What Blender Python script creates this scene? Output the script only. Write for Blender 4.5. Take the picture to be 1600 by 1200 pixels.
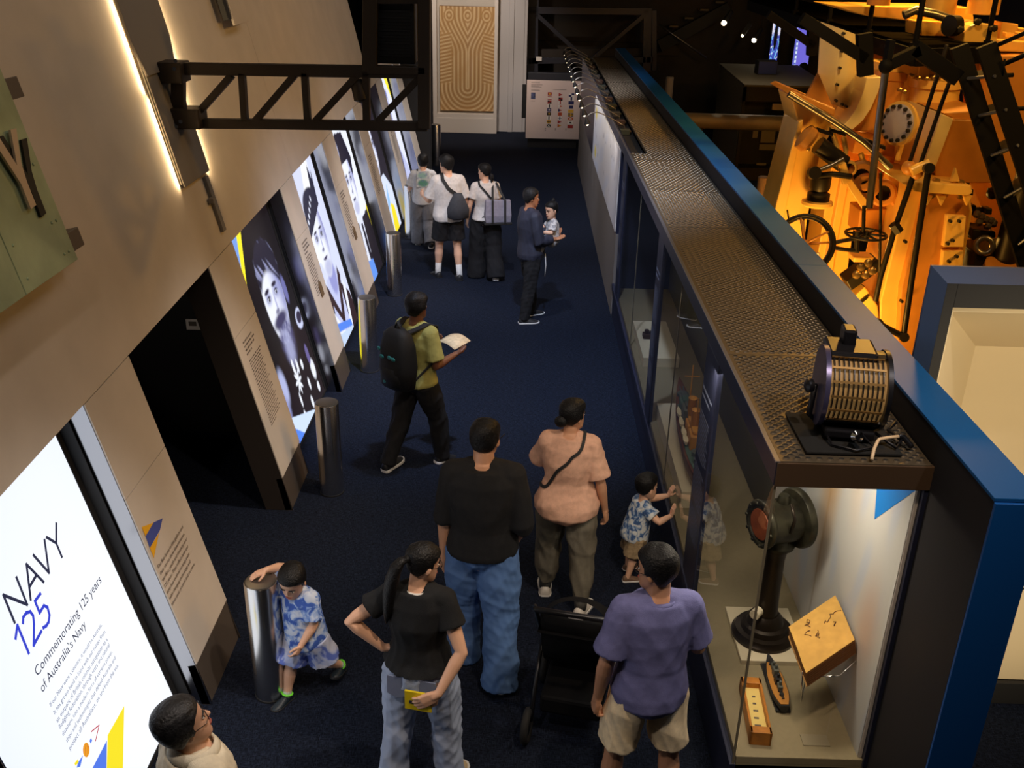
import bpy, bmesh, math, random
import numpy as np
from mathutils import Vector, Matrix, noise as mnoise
random.seed(7); np.random.seed(7)
S = bpy.context.scene
for o in list(bpy.data.objects): bpy.data.objects.remove(o)

# ------------------------------------------------------------------ camera, world, lights, exposure
CAM_H, FPX = 4.26, 1526.0
def _cam_axes():
    t, y, r = math.radians(24.2), math.radians(0.35), math.radians(1.35)
    fwd = Vector((-math.sin(y)*math.cos(t), math.cos(y)*math.cos(t), -math.sin(t)))
    right = fwd.cross(Vector((0, 0, 1))).normalized(); up = right.cross(fwd)
    return math.cos(r)*right+math.sin(r)*up, math.cos(r)*up-math.sin(r)*right, fwd
CR, CU, CF = _cam_axes()
cam = bpy.data.objects.new('camera', bpy.data.cameras.new('camera')); S.collection.objects.link(cam)
cam.matrix_world = Matrix(((CR.x, CU.x, -CF.x, 0), (CR.y, CU.y, -CF.y, 0), (CR.z, CU.z, -CF.z, CAM_H), (0, 0, 0, 1)))
cam.data.sensor_width = 36; cam.data.lens = FPX/1600*36; cam.data.clip_start = .05; cam.data.clip_end = 200
S.camera = cam
vs = S.view_settings
vs.view_transform = 'Standard'; vs.look = 'None'; vs.gamma = 1; vs.exposure = 0.0; vs.use_curve_mapping = False
wd = bpy.data.worlds.new('dark_hall'); S.world = wd; wd.use_nodes = True
wd.node_tree.nodes['Background'].inputs[0].default_value = (.5, .48, .5, 1)
wd.node_tree.nodes['Background'].inputs[1].default_value = .008
def lamp(name, kind, loc, target, power, color, size=.2, angle=60, blend=.6, size_y=None):
    d = bpy.data.lights.new(name, kind); d.energy = power; d.color = color
    if kind == 'AREA':
        d.size = size
        if size_y: d.shape = 'RECTANGLE'; d.size_y = size_y
    elif kind == 'SPOT': d.spot_size = math.radians(angle); d.spot_blend = blend; d.shadow_soft_size = size
    else: d.shadow_soft_size = size
    o = bpy.data.objects.new(name, d); S.collection.objects.link(o)
    o.location = loc; o.rotation_euler = (Vector(target)-Vector(loc)).to_track_quat('-Z', 'Y').to_euler()
    return o
WARM = (1, .74, .48); NEUT = (1, .86, .72); COOL = (.70, .80, 1); ORANGE = (1, .50, .09)
# ceiling spots over the corridor, aimed at the leaning wall (its strips and the cladding above)
for y, p in ((3.6, 60), (6.2, 60), (9.0, 55), (12, 55), (15, 60), (18.0, 60)):
    lamp('wall_spot', 'SPOT', (1.0, y, 6.1), (-1.95, y+.2, .25), p*11, (1, .90, .82), .12, 30, 1.0)
for y, p in ((3.5, 70), (7.5, 60), (11.5, 60), (15.5, 55)):
    lamp('cladding_wash', 'AREA', (.3, y, 6.3), (-2.6, y, 3.0), p*.21, (1, .91, .82), 1.2)
# warm general light over the near end, where the visitors stand
lamp('corridor_spot', 'SPOT', (1.4, 2.2, 6.2), (.3, 5.2, .8), 360, (1, .76, .54), .10, 60, .7)
lamp('corridor_spot', 'SPOT', (-1.6, 1.0, 6.2), (-.7, 4.4, .8), 260, (1, .84, .72), .10, 50, .7)
lamp('corridor_spot', 'SPOT', (-.4, 9.5, 6.2), (-.6, 13.2, .9), 620, (.93, .92, 1), .10, 50, .8)
lamp('corridor_spot', 'SPOT', (-.2, 13.5, 6.2), (-.2, 17.4, 0), 900, (.8, .85, 1), .10, 56, .9)  # added unseen cool spot, brightens the far carpet
lamp('far_wash', 'SPOT', (-1.3, 20.5, 5.9), (-1.4, 24.6, 1.6), 900, (1, .86, .74), .1, 60, .8)
lamp('board_spot', 'SPOT', (.6, 20.5, 4.2), (.6, 24.0, .7), 190, (1, .84, .76), .1, 42, .8)
lamp('blue_floor_fill', 'SPOT', (.2, 7.0, 6.4), (-.2, 10.2, 0), 1700, (.60, .73, 1), .12, 60, 1.0)  # added unseen blue spot, lifts the mid carpet like the portraits' glow
# orange lamps on the engine
for loc, tgt, p in (((6.6, 6.0, 6.6), (4.0, 10, 2.0), 380), ((2.6, 8.4, .6), (2.9, 10.2, 1.7), 210), ((4.4, 11.4, 5.2), (4.6, 10.8, 3.0), 420), ((3.6, 11.3, 1.2), (3.3, 10.2, 1.6), 200), ((5.6, 11.5, 1.6), (5, 10, 1.8), 130)):
    lamp('engine_flood', 'AREA', loc, tgt, p*.36, ORANGE, .5)
lamp('engine_flood', 'AREA', (2.7, 7.4, 5.6), (3.4, 10.2, 2.8), 60, (1, .62, .22), .5)
# lamps over the showcase roof and the blue beam
lamp('roof_spot', 'SPOT', (1.9, 7.0, 5.6), (1.5, 8.0, 2.2), 34, (1, .84, .64), .1, 110, .9)
lamp('roof_spot', 'SPOT', (1.2, 2.2, 5.4), (1.6, 4.2, 2.2), 34, (1, .78, .56), .1, 60, .9)
lamp('beam_spot', 'SPOT', (2.6, 2.6, 5.6), (2.0, 4.0, 2.3), 130, (.9, .92, 1), .08, 50, .9)
lamp('alcove_fill', 'SPOT', (3.7, 1.4, 2.2), (2.9, 5.0, 1.5), 430, (1, .80, .52), .1, 55, .7)  # added low spot in front, stands in for light inside the alcove
# lamps inside the showcase ceiling
for y, p in ((4.35, 17), (5.2, 5), (6.8, 5), (8.6, 2.5), (10.2, 2.5)):
    lamp('case_light', 'AREA', (1.30, y, 2.05), (1.62, y, .7), p, (1, .86, .68), .18, size_y=.7)
lamp('notice_fill', 'SPOT', (-3.3, 6.2, 2.4), (-2.9, 8.2, 1.1), 14, (1, .85, .7), .05, 40, .5)  # added unseen spot, only to make the passage notice show
lamp('far_cabinet_light', 'POINT', (4.6, 20.0, 3.2), (0, 0, 0), 30, (1, .8, .55), .1)

# ------------------------------------------------------------------ helpers
def ray(u, v): return CF+CR*((u-800)/FPX)-CU*((v-600)/FPX)
def P(u, v, Y):                      # the point of the sight line that lies Y metres down the hall
    d = ray(u, v); return Vector((0, 0, CAM_H))+d*(Y/d.y)
def G(u, v, z=0.0):                  # ... that lies at height z
    d = ray(u, v); return Vector((0, 0, CAM_H))+d*((z-CAM_H)/d.z)
def XP(u, v, X):
    d = ray(u, v); return Vector((0, 0, CAM_H))+d*(X/d.x)

MATS = {}
def mat(name, col, rough=.6, metal=0.0, emit=None, estr=0.0, noise_amt=0.0, noise_scale=20, bump=0.0, bump_scale=200, alpha=None, spec=.5, attr=None, attr_emit=0.0, coat=0.0):
    m = bpy.data.materials.new(name); m.use_nodes = True; MATS[name] = m
    nt = m.node_tree; b = nt.nodes['Principled BSDF']
    b.inputs['Base Color'].default_value = (*col, 1); b.inputs['Roughness'].default_value = rough; b.inputs['Metallic'].default_value = metal
    b.inputs['Specular IOR Level'].default_value = spec; b.inputs['Coat Weight'].default_value = coat
    tc = nt.nodes.new('ShaderNodeTexCoord')
    if noise_amt:
        n = nt.nodes.new('ShaderNodeTexNoise'); n.inputs['Scale'].default_value = noise_scale; n.inputs['Detail'].default_value = 4
        nt.links.new(tc.outputs['Object'], n.inputs['Vector'])
        r = nt.nodes.new('ShaderNodeValToRGB'); r.color_ramp.elements[0].position = .3; r.color_ramp.elements[1].position = .7
        r.color_ramp.elements[0].color = (*[c*(1-noise_amt) for c in col], 1); r.color_ramp.elements[1].color = (*[min(1, c*(1+noise_amt)) for c in col], 1)
        nt.links.new(n.outputs['Fac'], r.inputs['Fac']); nt.links.new(r.outputs['Color'], b.inputs['Base Color'])
    if bump:
        n2 = nt.nodes.new('ShaderNodeTexNoise'); n2.inputs['Scale'].default_value = bump_scale; n2.inputs['Detail'].default_value = 3
        nt.links.new(tc.outputs['Object'], n2.inputs['Vector'])
        bp = nt.nodes.new('ShaderNodeBump'); bp.inputs['Strength'].default_value = bump; bp.inputs['Distance'].default_value = .01
        nt.links.new(n2.outputs['Fac'], bp.inputs['Height']); nt.links.new(bp.outputs['Normal'], b.inputs['Normal'])
    if emit: b.inputs['Emission Color'].default_value = (*emit, 1); b.inputs['Emission Strength'].default_value = estr
    if attr:
        a = nt.nodes.new('ShaderNodeAttribute'); a.attribute_name = attr
        nt.links.new(a.outputs['Color'], b.inputs['Base Color'])
        if attr_emit:
            nt.links.new(a.outputs['Color'], b.inputs['Emission Color']); b.inputs['Emission Strength'].default_value = attr_emit
    return m
def srgb(r, g, b):
    return tuple((c/255/12.92 if c/255 <= .04045 else ((c/255+.055)/1.055)**2.4) for c in (r, g, b))

class MB:
    """collects shapes, then links them as ONE mesh object"""
    def __init__(s): s.v = []; s.f = []; s.m = []
    def add(s, vs_, fs, mi=0):
        n = len(s.v); s.v += [tuple(v) for v in vs_]; s.f += [tuple(i+n for i in f) for f in fs]; s.m += [mi]*len(fs); return s
    def box(s, a, b, mi=0, M=None):
        x0, y0, z0 = a; x1, y1, z1 = b
        vs_ = [Vector(p) for p in ((x0,y0,z0),(x1,y0,z0),(x1,y1,z0),(x0,y1,z0),(x0,y0,z1),(x1,y0,z1),(x1,y1,z1),(x0,y1,z1))]
        if M: vs_ = [M @ v for v in vs_]
        return s.add(vs_, ((0,3,2,1),(4,5,6,7),(0,1,5,4),(1,2,6,5),(2,3,7,6),(3,0,4,7)), mi)
    def prism(s, poly, ext, mi=0):               # planar polygon (list of Vector) extruded by vector ext
        poly = [Vector(p) for p in poly]; n = len(poly); ext = Vector(ext)
        return s.add(poly+[p+ext for p in poly], [tuple(range(n))[::-1], tuple(range(n, 2*n))]+[(i, (i+1) % n, n+(i+1) % n, n+i) for i in range(n)], mi)
    def loft(s, rings, mi=0, cap=True, closed=False):
        n = len(rings[0]); base = len(s.v); fs = []
        for r in rings: s.v += [tuple(p) for p in r]
        k = len(rings)
        for i in range(k if closed else k-1):
            for j in range(n):
                a = base+i*n; b = base+((i+1) % k)*n
                fs.append((a+j, a+(j+1) % n, b+(j+1) % n, b+j))
        if cap and not closed: fs += [tuple(base+j for j in range(n))[::-1], tuple(base+(k-1)*n+j for j in range(n))]
        s.f += fs; s.m += [mi]*len(fs); return s
    def cyl(s, a, b, r, r2=None, n=16, mi=0, cap=True):
        return s.tube([a, b], [r, r if r2 is None else r2], n, mi, cap)
    def tube(s, pts, r, n=8, mi=0, cap=True, flat=1.0, up=None):
        pts = [Vector(p) for p in pts]; rr = r if isinstance(r, (list, tuple)) else [r]*len(pts)
        rings = []; ref = None
        for i, p in enumerate(pts):
            d = (pts[min(i+1, len(pts)-1)]-pts[max(i-1, 0)]).normalized()
            if ref is None:
                ref = Vector(up) if up else (Vector((0, 0, 1)) if abs(d.z) < .9 else Vector((1, 0, 0)))
            x = d.cross(ref).normalized(); y = x.cross(d).normalized(); ref = y
            rings.append([p+x*(rr[i]*math.cos(2*math.pi*j/n))+y*(rr[i]*flat*math.sin(2*math.pi*j/n)) for j in range(n)])
        return s.loft(rings, mi, cap)
    def lathe(s, prof, o, axis=(0, 0, 1), n=24, mi=0):   # prof: (radius, height along axis)
        ax = Vector(axis).normalized(); x = ax.orthogonal().normalized(); y = ax.cross(x); o = Vector(o)
        return s.loft([[o+ax*h+x*(r*math.cos(2*math.pi*j/n))+y*(r*math.sin(2*math.pi*j/n)) for j in range(n)] for r, h in prof], mi)
    def torus(s, o, R, r, axis=(0, 0, 1), n=32, m=8, mi=0):
        ax = Vector(axis).normalized(); x = ax.orthogonal().normalized(); y = ax.cross(x); o = Vector(o); rings = []
        for i in range(n):
            d = x*math.cos(2*math.pi*i/n)+y*math.sin(2*math.pi*i/n)
            rings.append([o+d*(R+r*math.cos(2*math.pi*j/m))+ax*(r*math.sin(2*math.pi*j/m)) for j in range(m)])
        return s.loft(rings, mi, closed=True)
    def sphere(s, o, r, n=16, m=10, mi=0, sc=(1, 1, 1), M=None):
        rings = []
        for i in range(m+1):
            t = math.pi*min(max(i/m, .004), .996)
            ring = [Vector((r*sc[0]*math.sin(t)*math.cos(2*math.pi*j/n), r*sc[1]*math.sin(t)*math.sin(2*math.pi*j/n), -r*sc[2]*math.cos(t))) for j in range(n)]
            rings.append([(M @ p if M else p)+Vector(o) for p in ring])
        return s.loft(rings, mi)
    def obj(s, name, mats, parent=None, smooth=False, bevel=0.0, coll=None):
        me = bpy.data.meshes.new(name); me.from_pydata(s.v, [], s.f)
        for m in (mats if isinstance(mats, (list, tuple)) else [mats]): me.materials.append(m)
        if any(s.m): me.polygons.foreach_set('material_index', s.m)
        bm = bmesh.new(); bm.from_mesh(me); bmesh.ops.recalc_face_normals(bm, faces=bm.faces); bm.to_mesh(me); bm.free()
        if smooth: me.shade_smooth() if hasattr(me, 'shade_smooth') else me.polygons.foreach_set('use_smooth', [True]*len(me.polygons))
        o = bpy.data.objects.new(name, me); S.collection.objects.link(o)
        if parent: o.parent = parent
        if bevel:
            md = o.modifiers.new('bevel', 'BEVEL'); md.width = bevel; md.segments = 2; md.limit_method = 'ANGLE'; md.angle_limit = .6
        if smooth == 'auto' or smooth == 2: sharp(me)
        return o
def sharp(me, ang=.6):
    bm = bmesh.new(); bm.from_mesh(me)
    for e in bm.edges:
        if len(e.link_faces) == 2 and e.calc_face_angle(0) > ang: e.smooth = False
    bm.to_mesh(me); bm.free()
def tag(o, label=None, cat=None, group=None, kind=None):
    if label: o['label'] = label
    if cat: o['category'] = cat
    if group: o['group'] = group
    if kind: o['kind'] = kind
    return o
def empty(name, loc=(0, 0, 0), rz=0.0, label=None, cat=None, group=None):
    o = bpy.data.objects.new(name, None); S.collection.objects.link(o); o.empty_display_size = .1
    o.location = loc; o.rotation_euler = (0, 0, rz)
    return tag(o, label, cat, group)
def L(root, p):       # world point into the frame of an unparented, z-turned empty
    return Matrix.Rotation(-root.rotation_euler.z, 3, 'Z') @ (Vector(p)-Vector(root.location))
def copy_tree(o, parent=None):
    c = o.copy(); S.collection.objects.link(c); c.parent = parent
    for ch in list(o.children): copy_tree(ch, c)
    return c
def paint(name, o, ux, uy, nx, ny, fn, m, parent=None, thick=0.0):
    """flat print: a fine grid coloured point by point; fn(U, V) -> (ny+1, nx+1, 3) linear colour, V upwards"""
    o, ux, uy = Vector(o), Vector(ux), Vector(uy)
    Ug, Vg = np.meshgrid(np.linspace(0, 1, nx+1), np.linspace(0, 1, ny+1))
    col = np.clip(fn(Ug, Vg), 0, 4)
    pts = np.array(o)[None]+Ug.reshape(-1, 1)*np.array(ux)[None]+Vg.reshape(-1, 1)*np.array(uy)[None]
    idx = np.arange((nx+1)*(ny+1)).reshape(ny+1, nx+1)
    fs = np.stack([idx[:-1, :-1], idx[:-1, 1:], idx[1:, 1:], idx[1:, :-1]], -1).reshape(-1, 4)
    me = bpy.data.meshes.new(name); me.from_pydata(pts.tolist(), [], fs.tolist()); me.materials.append(m)
    at = me.color_attributes.new('Col', 'FLOAT_COLOR', 'POINT')
    at.data.foreach_set('color', np.concatenate([col.reshape(-1, 3), np.ones((col.size//3, 1))], 1).astype(np.float32).ravel())
    ob = bpy.data.objects.new(name, me); S.collection.objects.link(ob)
    if parent: ob.parent = parent
    return ob
def text(name, body, o, ux, uy, size, m, parent=None, spacing=1.0, align='LEFT', offset=0.0):
    """lettering as mesh, origin o, reading along ux, up uy"""
    c = bpy.data.curves.new(name, 'FONT'); c.body = body; c.size = size; c.space_line = spacing; c.align_x = align; c.resolution_u = 2; c.offset = offset
    t = bpy.data.objects.new(name, c); S.collection.objects.link(t)
    bpy.context.view_layer.update()
    me = bpy.data.meshes.new_from_object(t.evaluated_get(bpy.context.evaluated_depsgraph_get()))
    bpy.data.objects.remove(t); me.name = name
    ux, uy = Vector(ux).normalized(), Vector(uy).normalized(); n = ux.cross(uy); o = Vector(o)
    me.transform(Matrix(((ux.x, uy.x, n.x, o.x), (ux.y, uy.y, n.y, o.y), (ux.z, uy.z, n.z, o.z), (0, 0, 0, 1))))
    me.materials.clear(); me.materials.append(m)
    ob = bpy.data.objects.new(name, me); S.collection.objects.link(ob)
    if parent: ob.parent = parent
    return ob
def polystroke(mb, pts, w, o, ux, uy, mi=0):        # flat stroke along 2-D points
    for a, b in zip(pts[:-1], pts[1:]):
        a = Vector(a); b = Vector(b); d = (b-a).normalized(); nn = Vector((-d.y, d.x))*(w/2); e = d*(w*.35)
        q = [a-e+nn, b+e+nn, b+e-nn, a-e-nn]
        mb.add([o+ux*p.x+uy*p.y for p in q], [(3, 2, 1, 0)], mi)
def ss(a, b, x): t = np.clip((x-a)/(b-a), 0, 1); return t*t*(3-2*t)
def ell(U, V, cx, cy, rx, ry, soft=.15, rot=0.0):
    c, s_ = math.cos(rot), math.sin(rot); x = (U-cx)*c+(V-cy)*s_; y = -(U-cx)*s_+(V-cy)*c
    return 1-ss(1-soft, 1+soft, np.sqrt((x/rx)**2+(y/ry)**2))
def pol(U, V, pts):
    ins = np.zeros(U.shape, bool); n = len(pts)
    for i in range(n):
        x0, y0 = pts[i]; x1, y1 = pts[(i+1) % n]
        c = ((y0 > V) != (y1 > V)) & (U < (x1-x0)*(V-y0)/((y1-y0) if y1 != y0 else 1e-9)+x0); ins ^= c
    return ins.astype(float)
def over(img, mask, col): m_ = mask[..., None]; return img*(1-m_)+np.array(col, float)*m_

# ------------------------------------------------------------------ shared materials
m_plaster = mat('warm_plaster', srgb(206, 196, 184), .75, noise_amt=.05, noise_scale=3, bump=.05)
m_black = mat('black_paint', (.010, .010, .011), .7)
m_blackgloss = mat('polished_dark_metal', (.40, .40, .42), .20, 1.0)
m_plinth = mat('polished_plinth', (.13, .105, .085), .38, .35)
m_steel = mat('brushed_steel', (.70, .69, .68), .24, 1.0)
m_truss = mat('bronze_black_steel', srgb(50, 42, 35), .55, .1)
m_white = mat('white_board', srgb(225, 218, 212), .6)
m_chrome = mat('chrome', (.8, .8, .8), .12, 1)
m_ink = mat('dark_ink', srgb(40, 40, 52), .8)
m_inkgrey = mat('grey_ink', srgb(95, 85, 78), .8)
# ------------------------------------------------------------------ the setting
def carpet():
    m = mat('navy_carpet', srgb(30, 34, 48), .95, spec=.1); nt = m.node_tree; b = nt.nodes['Principled BSDF']
    tc = nt.nodes.new('ShaderNodeTexCoord'); n = nt.nodes.new('ShaderNodeTexNoise'); n.inputs['Scale'].default_value = 1; n.inputs['Detail'].default_value = 2
    mp = nt.nodes.new('ShaderNodeMapping'); mp.inputs['Scale'].default_value = (30, 170, 1); nt.links.new(tc.outputs['Object'], mp.inputs['Vector']); nt.links.new(mp.outputs['Vector'], n.inputs['Vector'])
    n2 = nt.nodes.new('ShaderNodeTexNoise'); n2.inputs['Scale'].default_value = 1; mp2 = nt.nodes.new('ShaderNodeMapping'); mp2.inputs['Scale'].default_value = (170, 30, 1)
    nt.links.new(tc.outputs['Object'], mp2.inputs['Vector']); nt.links.new(mp2.outputs['Vector'], n2.inputs['Vector'])
    mx = nt.nodes.new('ShaderNodeMath'); mx.operation = 'MAXIMUM'; nt.links.new(n.outputs['Fac'], mx.inputs[0]); nt.links.new(n2.outputs['Fac'], mx.inputs[1])
    r = nt.nodes.new('ShaderNodeValToRGB'); r.color_ramp.elements[0].position = .45; r.color_ramp.elements[1].position = .72
    r.color_ramp.elements[0].color = (.0040, .0054, .0100, 1); r.color_ramp.elements[1].color = (.0175, .024, .046, 1)
    nt.links.new(mx.outputs[0], r.inputs['Fac']); nt.links.new(r.outputs['Color'], b.inputs['Base Color'])
    bp = nt.nodes.new('ShaderNodeBump'); bp.inputs['Strength'].default_value = .6; bp.inputs['Distance'].default_value = .004
    nt.links.new(mx.outputs[0], bp.inputs['Height']); nt.links.new(bp.outputs['Normal'], b.inputs['Normal'])
    return m
m_carpet = carpet()
tag(MB().box((-6, -2, -.1), (10, 30, 0)).obj('floor', m_carpet), 'dark navy carpet floor of the gallery', kind='structure')
tag(MB().box((-6, -2, 7.4), (10, 30, 7.5)).obj('ceiling', m_black), 'black ceiling high above the gallery', kind='structure')
tag(MB().box((-6, 29.9, 0), (10, 30, 7.4)).obj('wall_back', m_black), 'black far wall of the gallery', kind='structure')
tag(MB().box((9.9, -2, 0), (10, 30, 7.4)).obj('wall_right', m_black), 'black right wall behind the engine', kind='structure')

# leaning left wall: face X = -1.80 - .235 z ; niches, passage, strips
def WX(z, off=0.0): return -1.80-.235*z-off
def W(y, z, off=0.0): return Vector((WX(z, off), y, z))
WN = Vector((1, 0, .235)).normalized()          # into the corridor
WU = Vector((-.235, 0, 1)).normalized()         # up the slope
wall = tag(empty('wall_left', (0, 0, 0)), 'leaning warm white wall with lit niches', kind='structure')
TOPZ = 2.06
def top(y): return 1.99+.022*(y-3.7)
strips = [(4.60, 5.24, 1.43), (6.84, 7.48, 1.49), (9.16, 9.71, 1.60), (11.29, 11.94, 1.62), (13.52, 14.16, 1.66), (15.78, 16.40, 1.70), (17.98, 18.65, 1.74)]
def slab(y0, y1, z0a, z0b, z1a, z1b, th=.05):   # panel with own thickness, 4 mm joints all round
    g = .003; p = [W(y0+g, z0a+g), W(y1-g, z0b+g), W(y1-g, z1b-g), W(y0+g, z1a-g)]
    return MB().prism(p, -WN*th)
for y0, y1, zs in strips:
    slab(y0, y1, .30, .30, zs, zs).obj('panel', m_plaster, wall)
    slab(y0, y1, zs, zs, top(y0), top(y1)).obj('panel', m_plaster, wall)
    MB().prism([W(y0, .30, .006), W(y1, .30, .006), W(y1, 0, .02), W(y0, 0, .02)], -WN*.05).obj('plinth', m_plinth, wall)
# cladding above the niches: big sheets with vertical joints
edges = [1.6, 9.72, 13.9, 15.2]
for y0, y1 in zip(edges[:-1], edges[1:]):
    slab(y0, y1, top(y0), top(y1), 6.2, 6.2).obj('panel', m_plaster, wall)
slab(15.2, 18.65, top(15.2), top(18.65), 2.62, 2.62).obj('panel', m_plaster, wall)
# niches: sides, soffit and back of dark polished metal
def niche(y0, y1, depth=.19, m=None):
    mb = MB(); t0, t1 = top(y0), top(y1); d = depth+.06
    for y, t in ((y0, t0), (y1, t1)):
        e = .004 if y == y0 else -.004
        mb.prism([W(y, 0, .008), W(y, t, .008), W(y, t, d), W(y, 0, d)], (0, -e*3, 0))
    mb.prism([W(y0, t0+.004, .008), W(y1, t1+.004, .008), W(y1, t1+.004, d), W(y0, t0+.004, d)], (0, 0, .01))
    mb.obj('niche_lining', m or m_blackgloss, wall, bevel=.002)
niches = [(3.0, 4.60), (7.48, 9.16), (9.71, 11.29), (11.94, 13.52), (14.16, 15.78), (16.40, 17.98)]
for a in niches: niche(*a)
# dark passage between the two first portraits
niche(5.24, 6.84, .17, m=mat('dark_bronze_lining', (.075, .06, .05), .35, .5))
mb = MB(); mb.box((-4.4, 5.0, 0), (-4.3, 8.2, 2.6)); mb.box((-4.4, 8.2, 0), (-2.60, 8.3, 2.6)); mb.box((-4.4, 4.9, 0), (-2.75, 5.0, 2.6)); mb.box((-4.4, 4.9, 2.55), (-2.75, 8.3, 2.6))
mb.obj('passage_lining', m_black, wall)
o = MB().box((-.075, -.006, -.05), (.075, .006, .05)).box((-.05, -.008, -.012), (.02, -.006, .03), 1).obj('wall_notice', [m_white, m_inkgrey], bevel=.002)
o.location = P(304, 507, 8.19); tag(o, 'small white notice on the black wall inside the dark passage', 'notice')
# end of the wall and the dark pillar behind it
tag(MB().box((-2.3, 18.67, 0), (-1.76, 18.95, 4.6)).obj('trim_1', m_black, bevel=.01), 'black pillar closing the far end of the leaning wall', kind='structure')
# far white display wall behind the painting and dark mezzanine to its right
m_greywall = mat('grey_white_wall', srgb(176, 172, 172), .8)
tag(MB().box((-3.2, 24.86, 0), (.02, 25.0, 4.4)).box((-3.2, 24.84, 0), (-.05, 24.862, 4.4)).box((-.42, 24.80, 0), (-.30, 24.86, 4.4)).obj('wall_far', m_greywall, bevel=.01), 'grey white wall behind the bark painting', kind='structure')
m_darkwood = mat('dark_brown_cladding', srgb(38, 30, 25), .7, noise_amt=.2, noise_scale=4)
tag(MB().box((.1, 27.0, 0), (9.8, 27.2, 7)).box((.1, 26.9, 1.7), (4, 27.0, 2.0)).obj('wall_mezzanine', m_darkwood, bevel=.01), 'dark brown clad wall at the far end', kind='structure')
tag(MB().box((.06, 24.7, 0), (2.2, 24.9, 1.45)).obj('wall_low', mat('dark_navy_paint', srgb(22, 25, 36), .6), bevel=.01), 'low dark navy wall behind the flag board', kind='structure')

# ------------------------------------------------------------------ bollards of polished steel
boll = [(425, 1082), (519, 768), (578, 578), (617, 460), (643, 372), (682, 258)]
m_dish = mat('satin_steel_top', (.30, .28, .26), .35, .9)
blabel = ['nearest polished steel bollard, the small boy leans on its top', 'polished steel bollard beside the dark passage, second from the front',
          'polished steel bollard just left of the black backpack', 'polished steel bollard between the second and third lit portraits, nearly in the row\'s middle',
          'polished steel bollard at the knee of the person with the printed back', 'farthest polished steel bollard, near the black pillar end of the wall']
for i, (u, v) in enumerate(boll):
    q = G(u, v); R_ = .098; Hh = .84
    r = empty('bollard', q, 0, blabel[i], 'bollard', 'steel bollards along the portrait wall')
    MB().lathe([(R_, 0.012), (R_, Hh-.01), (R_-.003, Hh-.004), (R_-.01, Hh-.002)], (0, 0, 0), n=48).obj('shaft', m_steel, r, smooth=2)
    MB().lathe([(.001, Hh-.004), (R_-.012, Hh-.004), (R_-.009, Hh), (R_-.02, Hh+.002), (.001, Hh+.002)], (0, 0, 0), n=40).obj('top_plate', m_dish, r, smooth=2)
    MB().lathe([(R_+.003, 0), (R_+.003, .012), (R_, .014)], (0, 0, 0), n=40).obj('base_ring', m_black, r, smooth=2)
# ------------------------------------------------------------------ backlit posters in the niches
def backlit(name, strength):
    m = mat(name, (.02, .02, .02), .35, attr='Col', attr_emit=strength)
    b = m.node_tree.nodes['Principled BSDF']
    for l in list(m.node_tree.links):
        if l.to_socket == b.inputs['Base Color']: m.node_tree.links.remove(l)
    return m
m_lit = backlit('backlit_film', 1.1)
m_litink = mat('backlit_ink_dark', (.01, .01, .02), .5, emit=srgb(38, 42, 66), estr=1)
m_litgrey = mat('backlit_ink_grey', (.01, .01, .02), .5, emit=srgb(95, 105, 135), estr=1)
m_litblue = mat('backlit_ink_blue', (.01, .01, .05), .5, emit=srgb(50, 65, 205), estr=1)
m_litblue2 = mat('backlit_mid_blue', (.01, .01, .05), .5, emit=srgb(85, 125, 235), estr=1)
m_lityel = mat('backlit_yellow', (.05, .05, .01), .5, emit=srgb(250, 230, 40), estr=1)
m_litorg = mat('backlit_orange', (.05, .03, .01), .5, emit=srgb(240, 165, 30), estr=1)
m_litred = mat('backlit_red', (.05, .01, .01), .5, emit=srgb(190, 45, 60), estr=1)
def PLn(off):                          # sight line to the (off) plane behind the wall face
    def f(u, v):
        n = Vector((1, 0, .235)); d = ray(u, v); c = Vector((0, 0, CAM_H)); t = (Vector((-1.80-off, 0, 0))-c).dot(n)/d.dot(n); return c+d*t
    return f
def lightbox(name, y0, y1, d, label, fn, nx, ny, group):
    t = top((y0+y1)/2)-.02
    r = empty(name, W((y0+y1)/2, .02, d), 0, label, 'light box', group)
    bx = MB(); a, b = y0+.012, y1-.012
    bx.prism([L(r, W(a, .03, d)), L(r, W(b, .03, d)), L(r, W(b, t, d)), L(r, W(a, t, d))], -WN*.045)
    bx.obj('box_body', m_black, r, bevel=.003)
    e = .03
    o = L(r, W(a+e*.3, .05, d)+WN*.003)
    paint('backlit_print', o, (0, b-a-e*2, 0), W(0, t-.02)-W(0, .05), nx, ny, fn, m_lit, r)
    fr = MB()
    for z0, z1 in ((.03, .05), (t-.02, t)): fr.prism([L(r, W(a, z0, d)), L(r, W(b, z0, d)), L(r, W(b, z1, d)), L(r, W(a, z1, d))], WN*.008)
    fd = .075 if d > .18 else .03
    fr.prism([L(r, W(b-.006, .05, d)), L(r, W(b, .05, d)), L(r, W(b, t-.02, d)), L(r, W(b-.006, t-.02, d))], WN*fd)
    for q0, q1 in ((a, a+e*.3), (b-e*1.7, b)): fr.prism([L(r, W(q0, .05, d)), L(r, W(q1, .05, d)), L(r, W(q1, t-.02, d)), L(r, W(q0, t-.02, d))], WN*.008)
    fr.obj('frame', m_black, r)
    return r, (a+e*.3, b-e*1.7, .05, t-.02)
def YZ(y0, y1, z0, z1): return lambda U, V: (y0+U*(y1-y0), z0+V*(z1-z0))
def blank(U, c): return np.ones(U.shape+(3,))*np.array(c, float)
WHT = srgb(226, 236, 252)
def navy(U, V):
    img = blank(U, srgb(228, 236, 250)); img = over(img, ell(U, V, .75, .35, .5, .6, 1), srgb(246, 249, 255))
    img = over(img, (U < .10-.0*V).astype(float), srgb(198, 216, 244)); return img
d0 = .19
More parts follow.
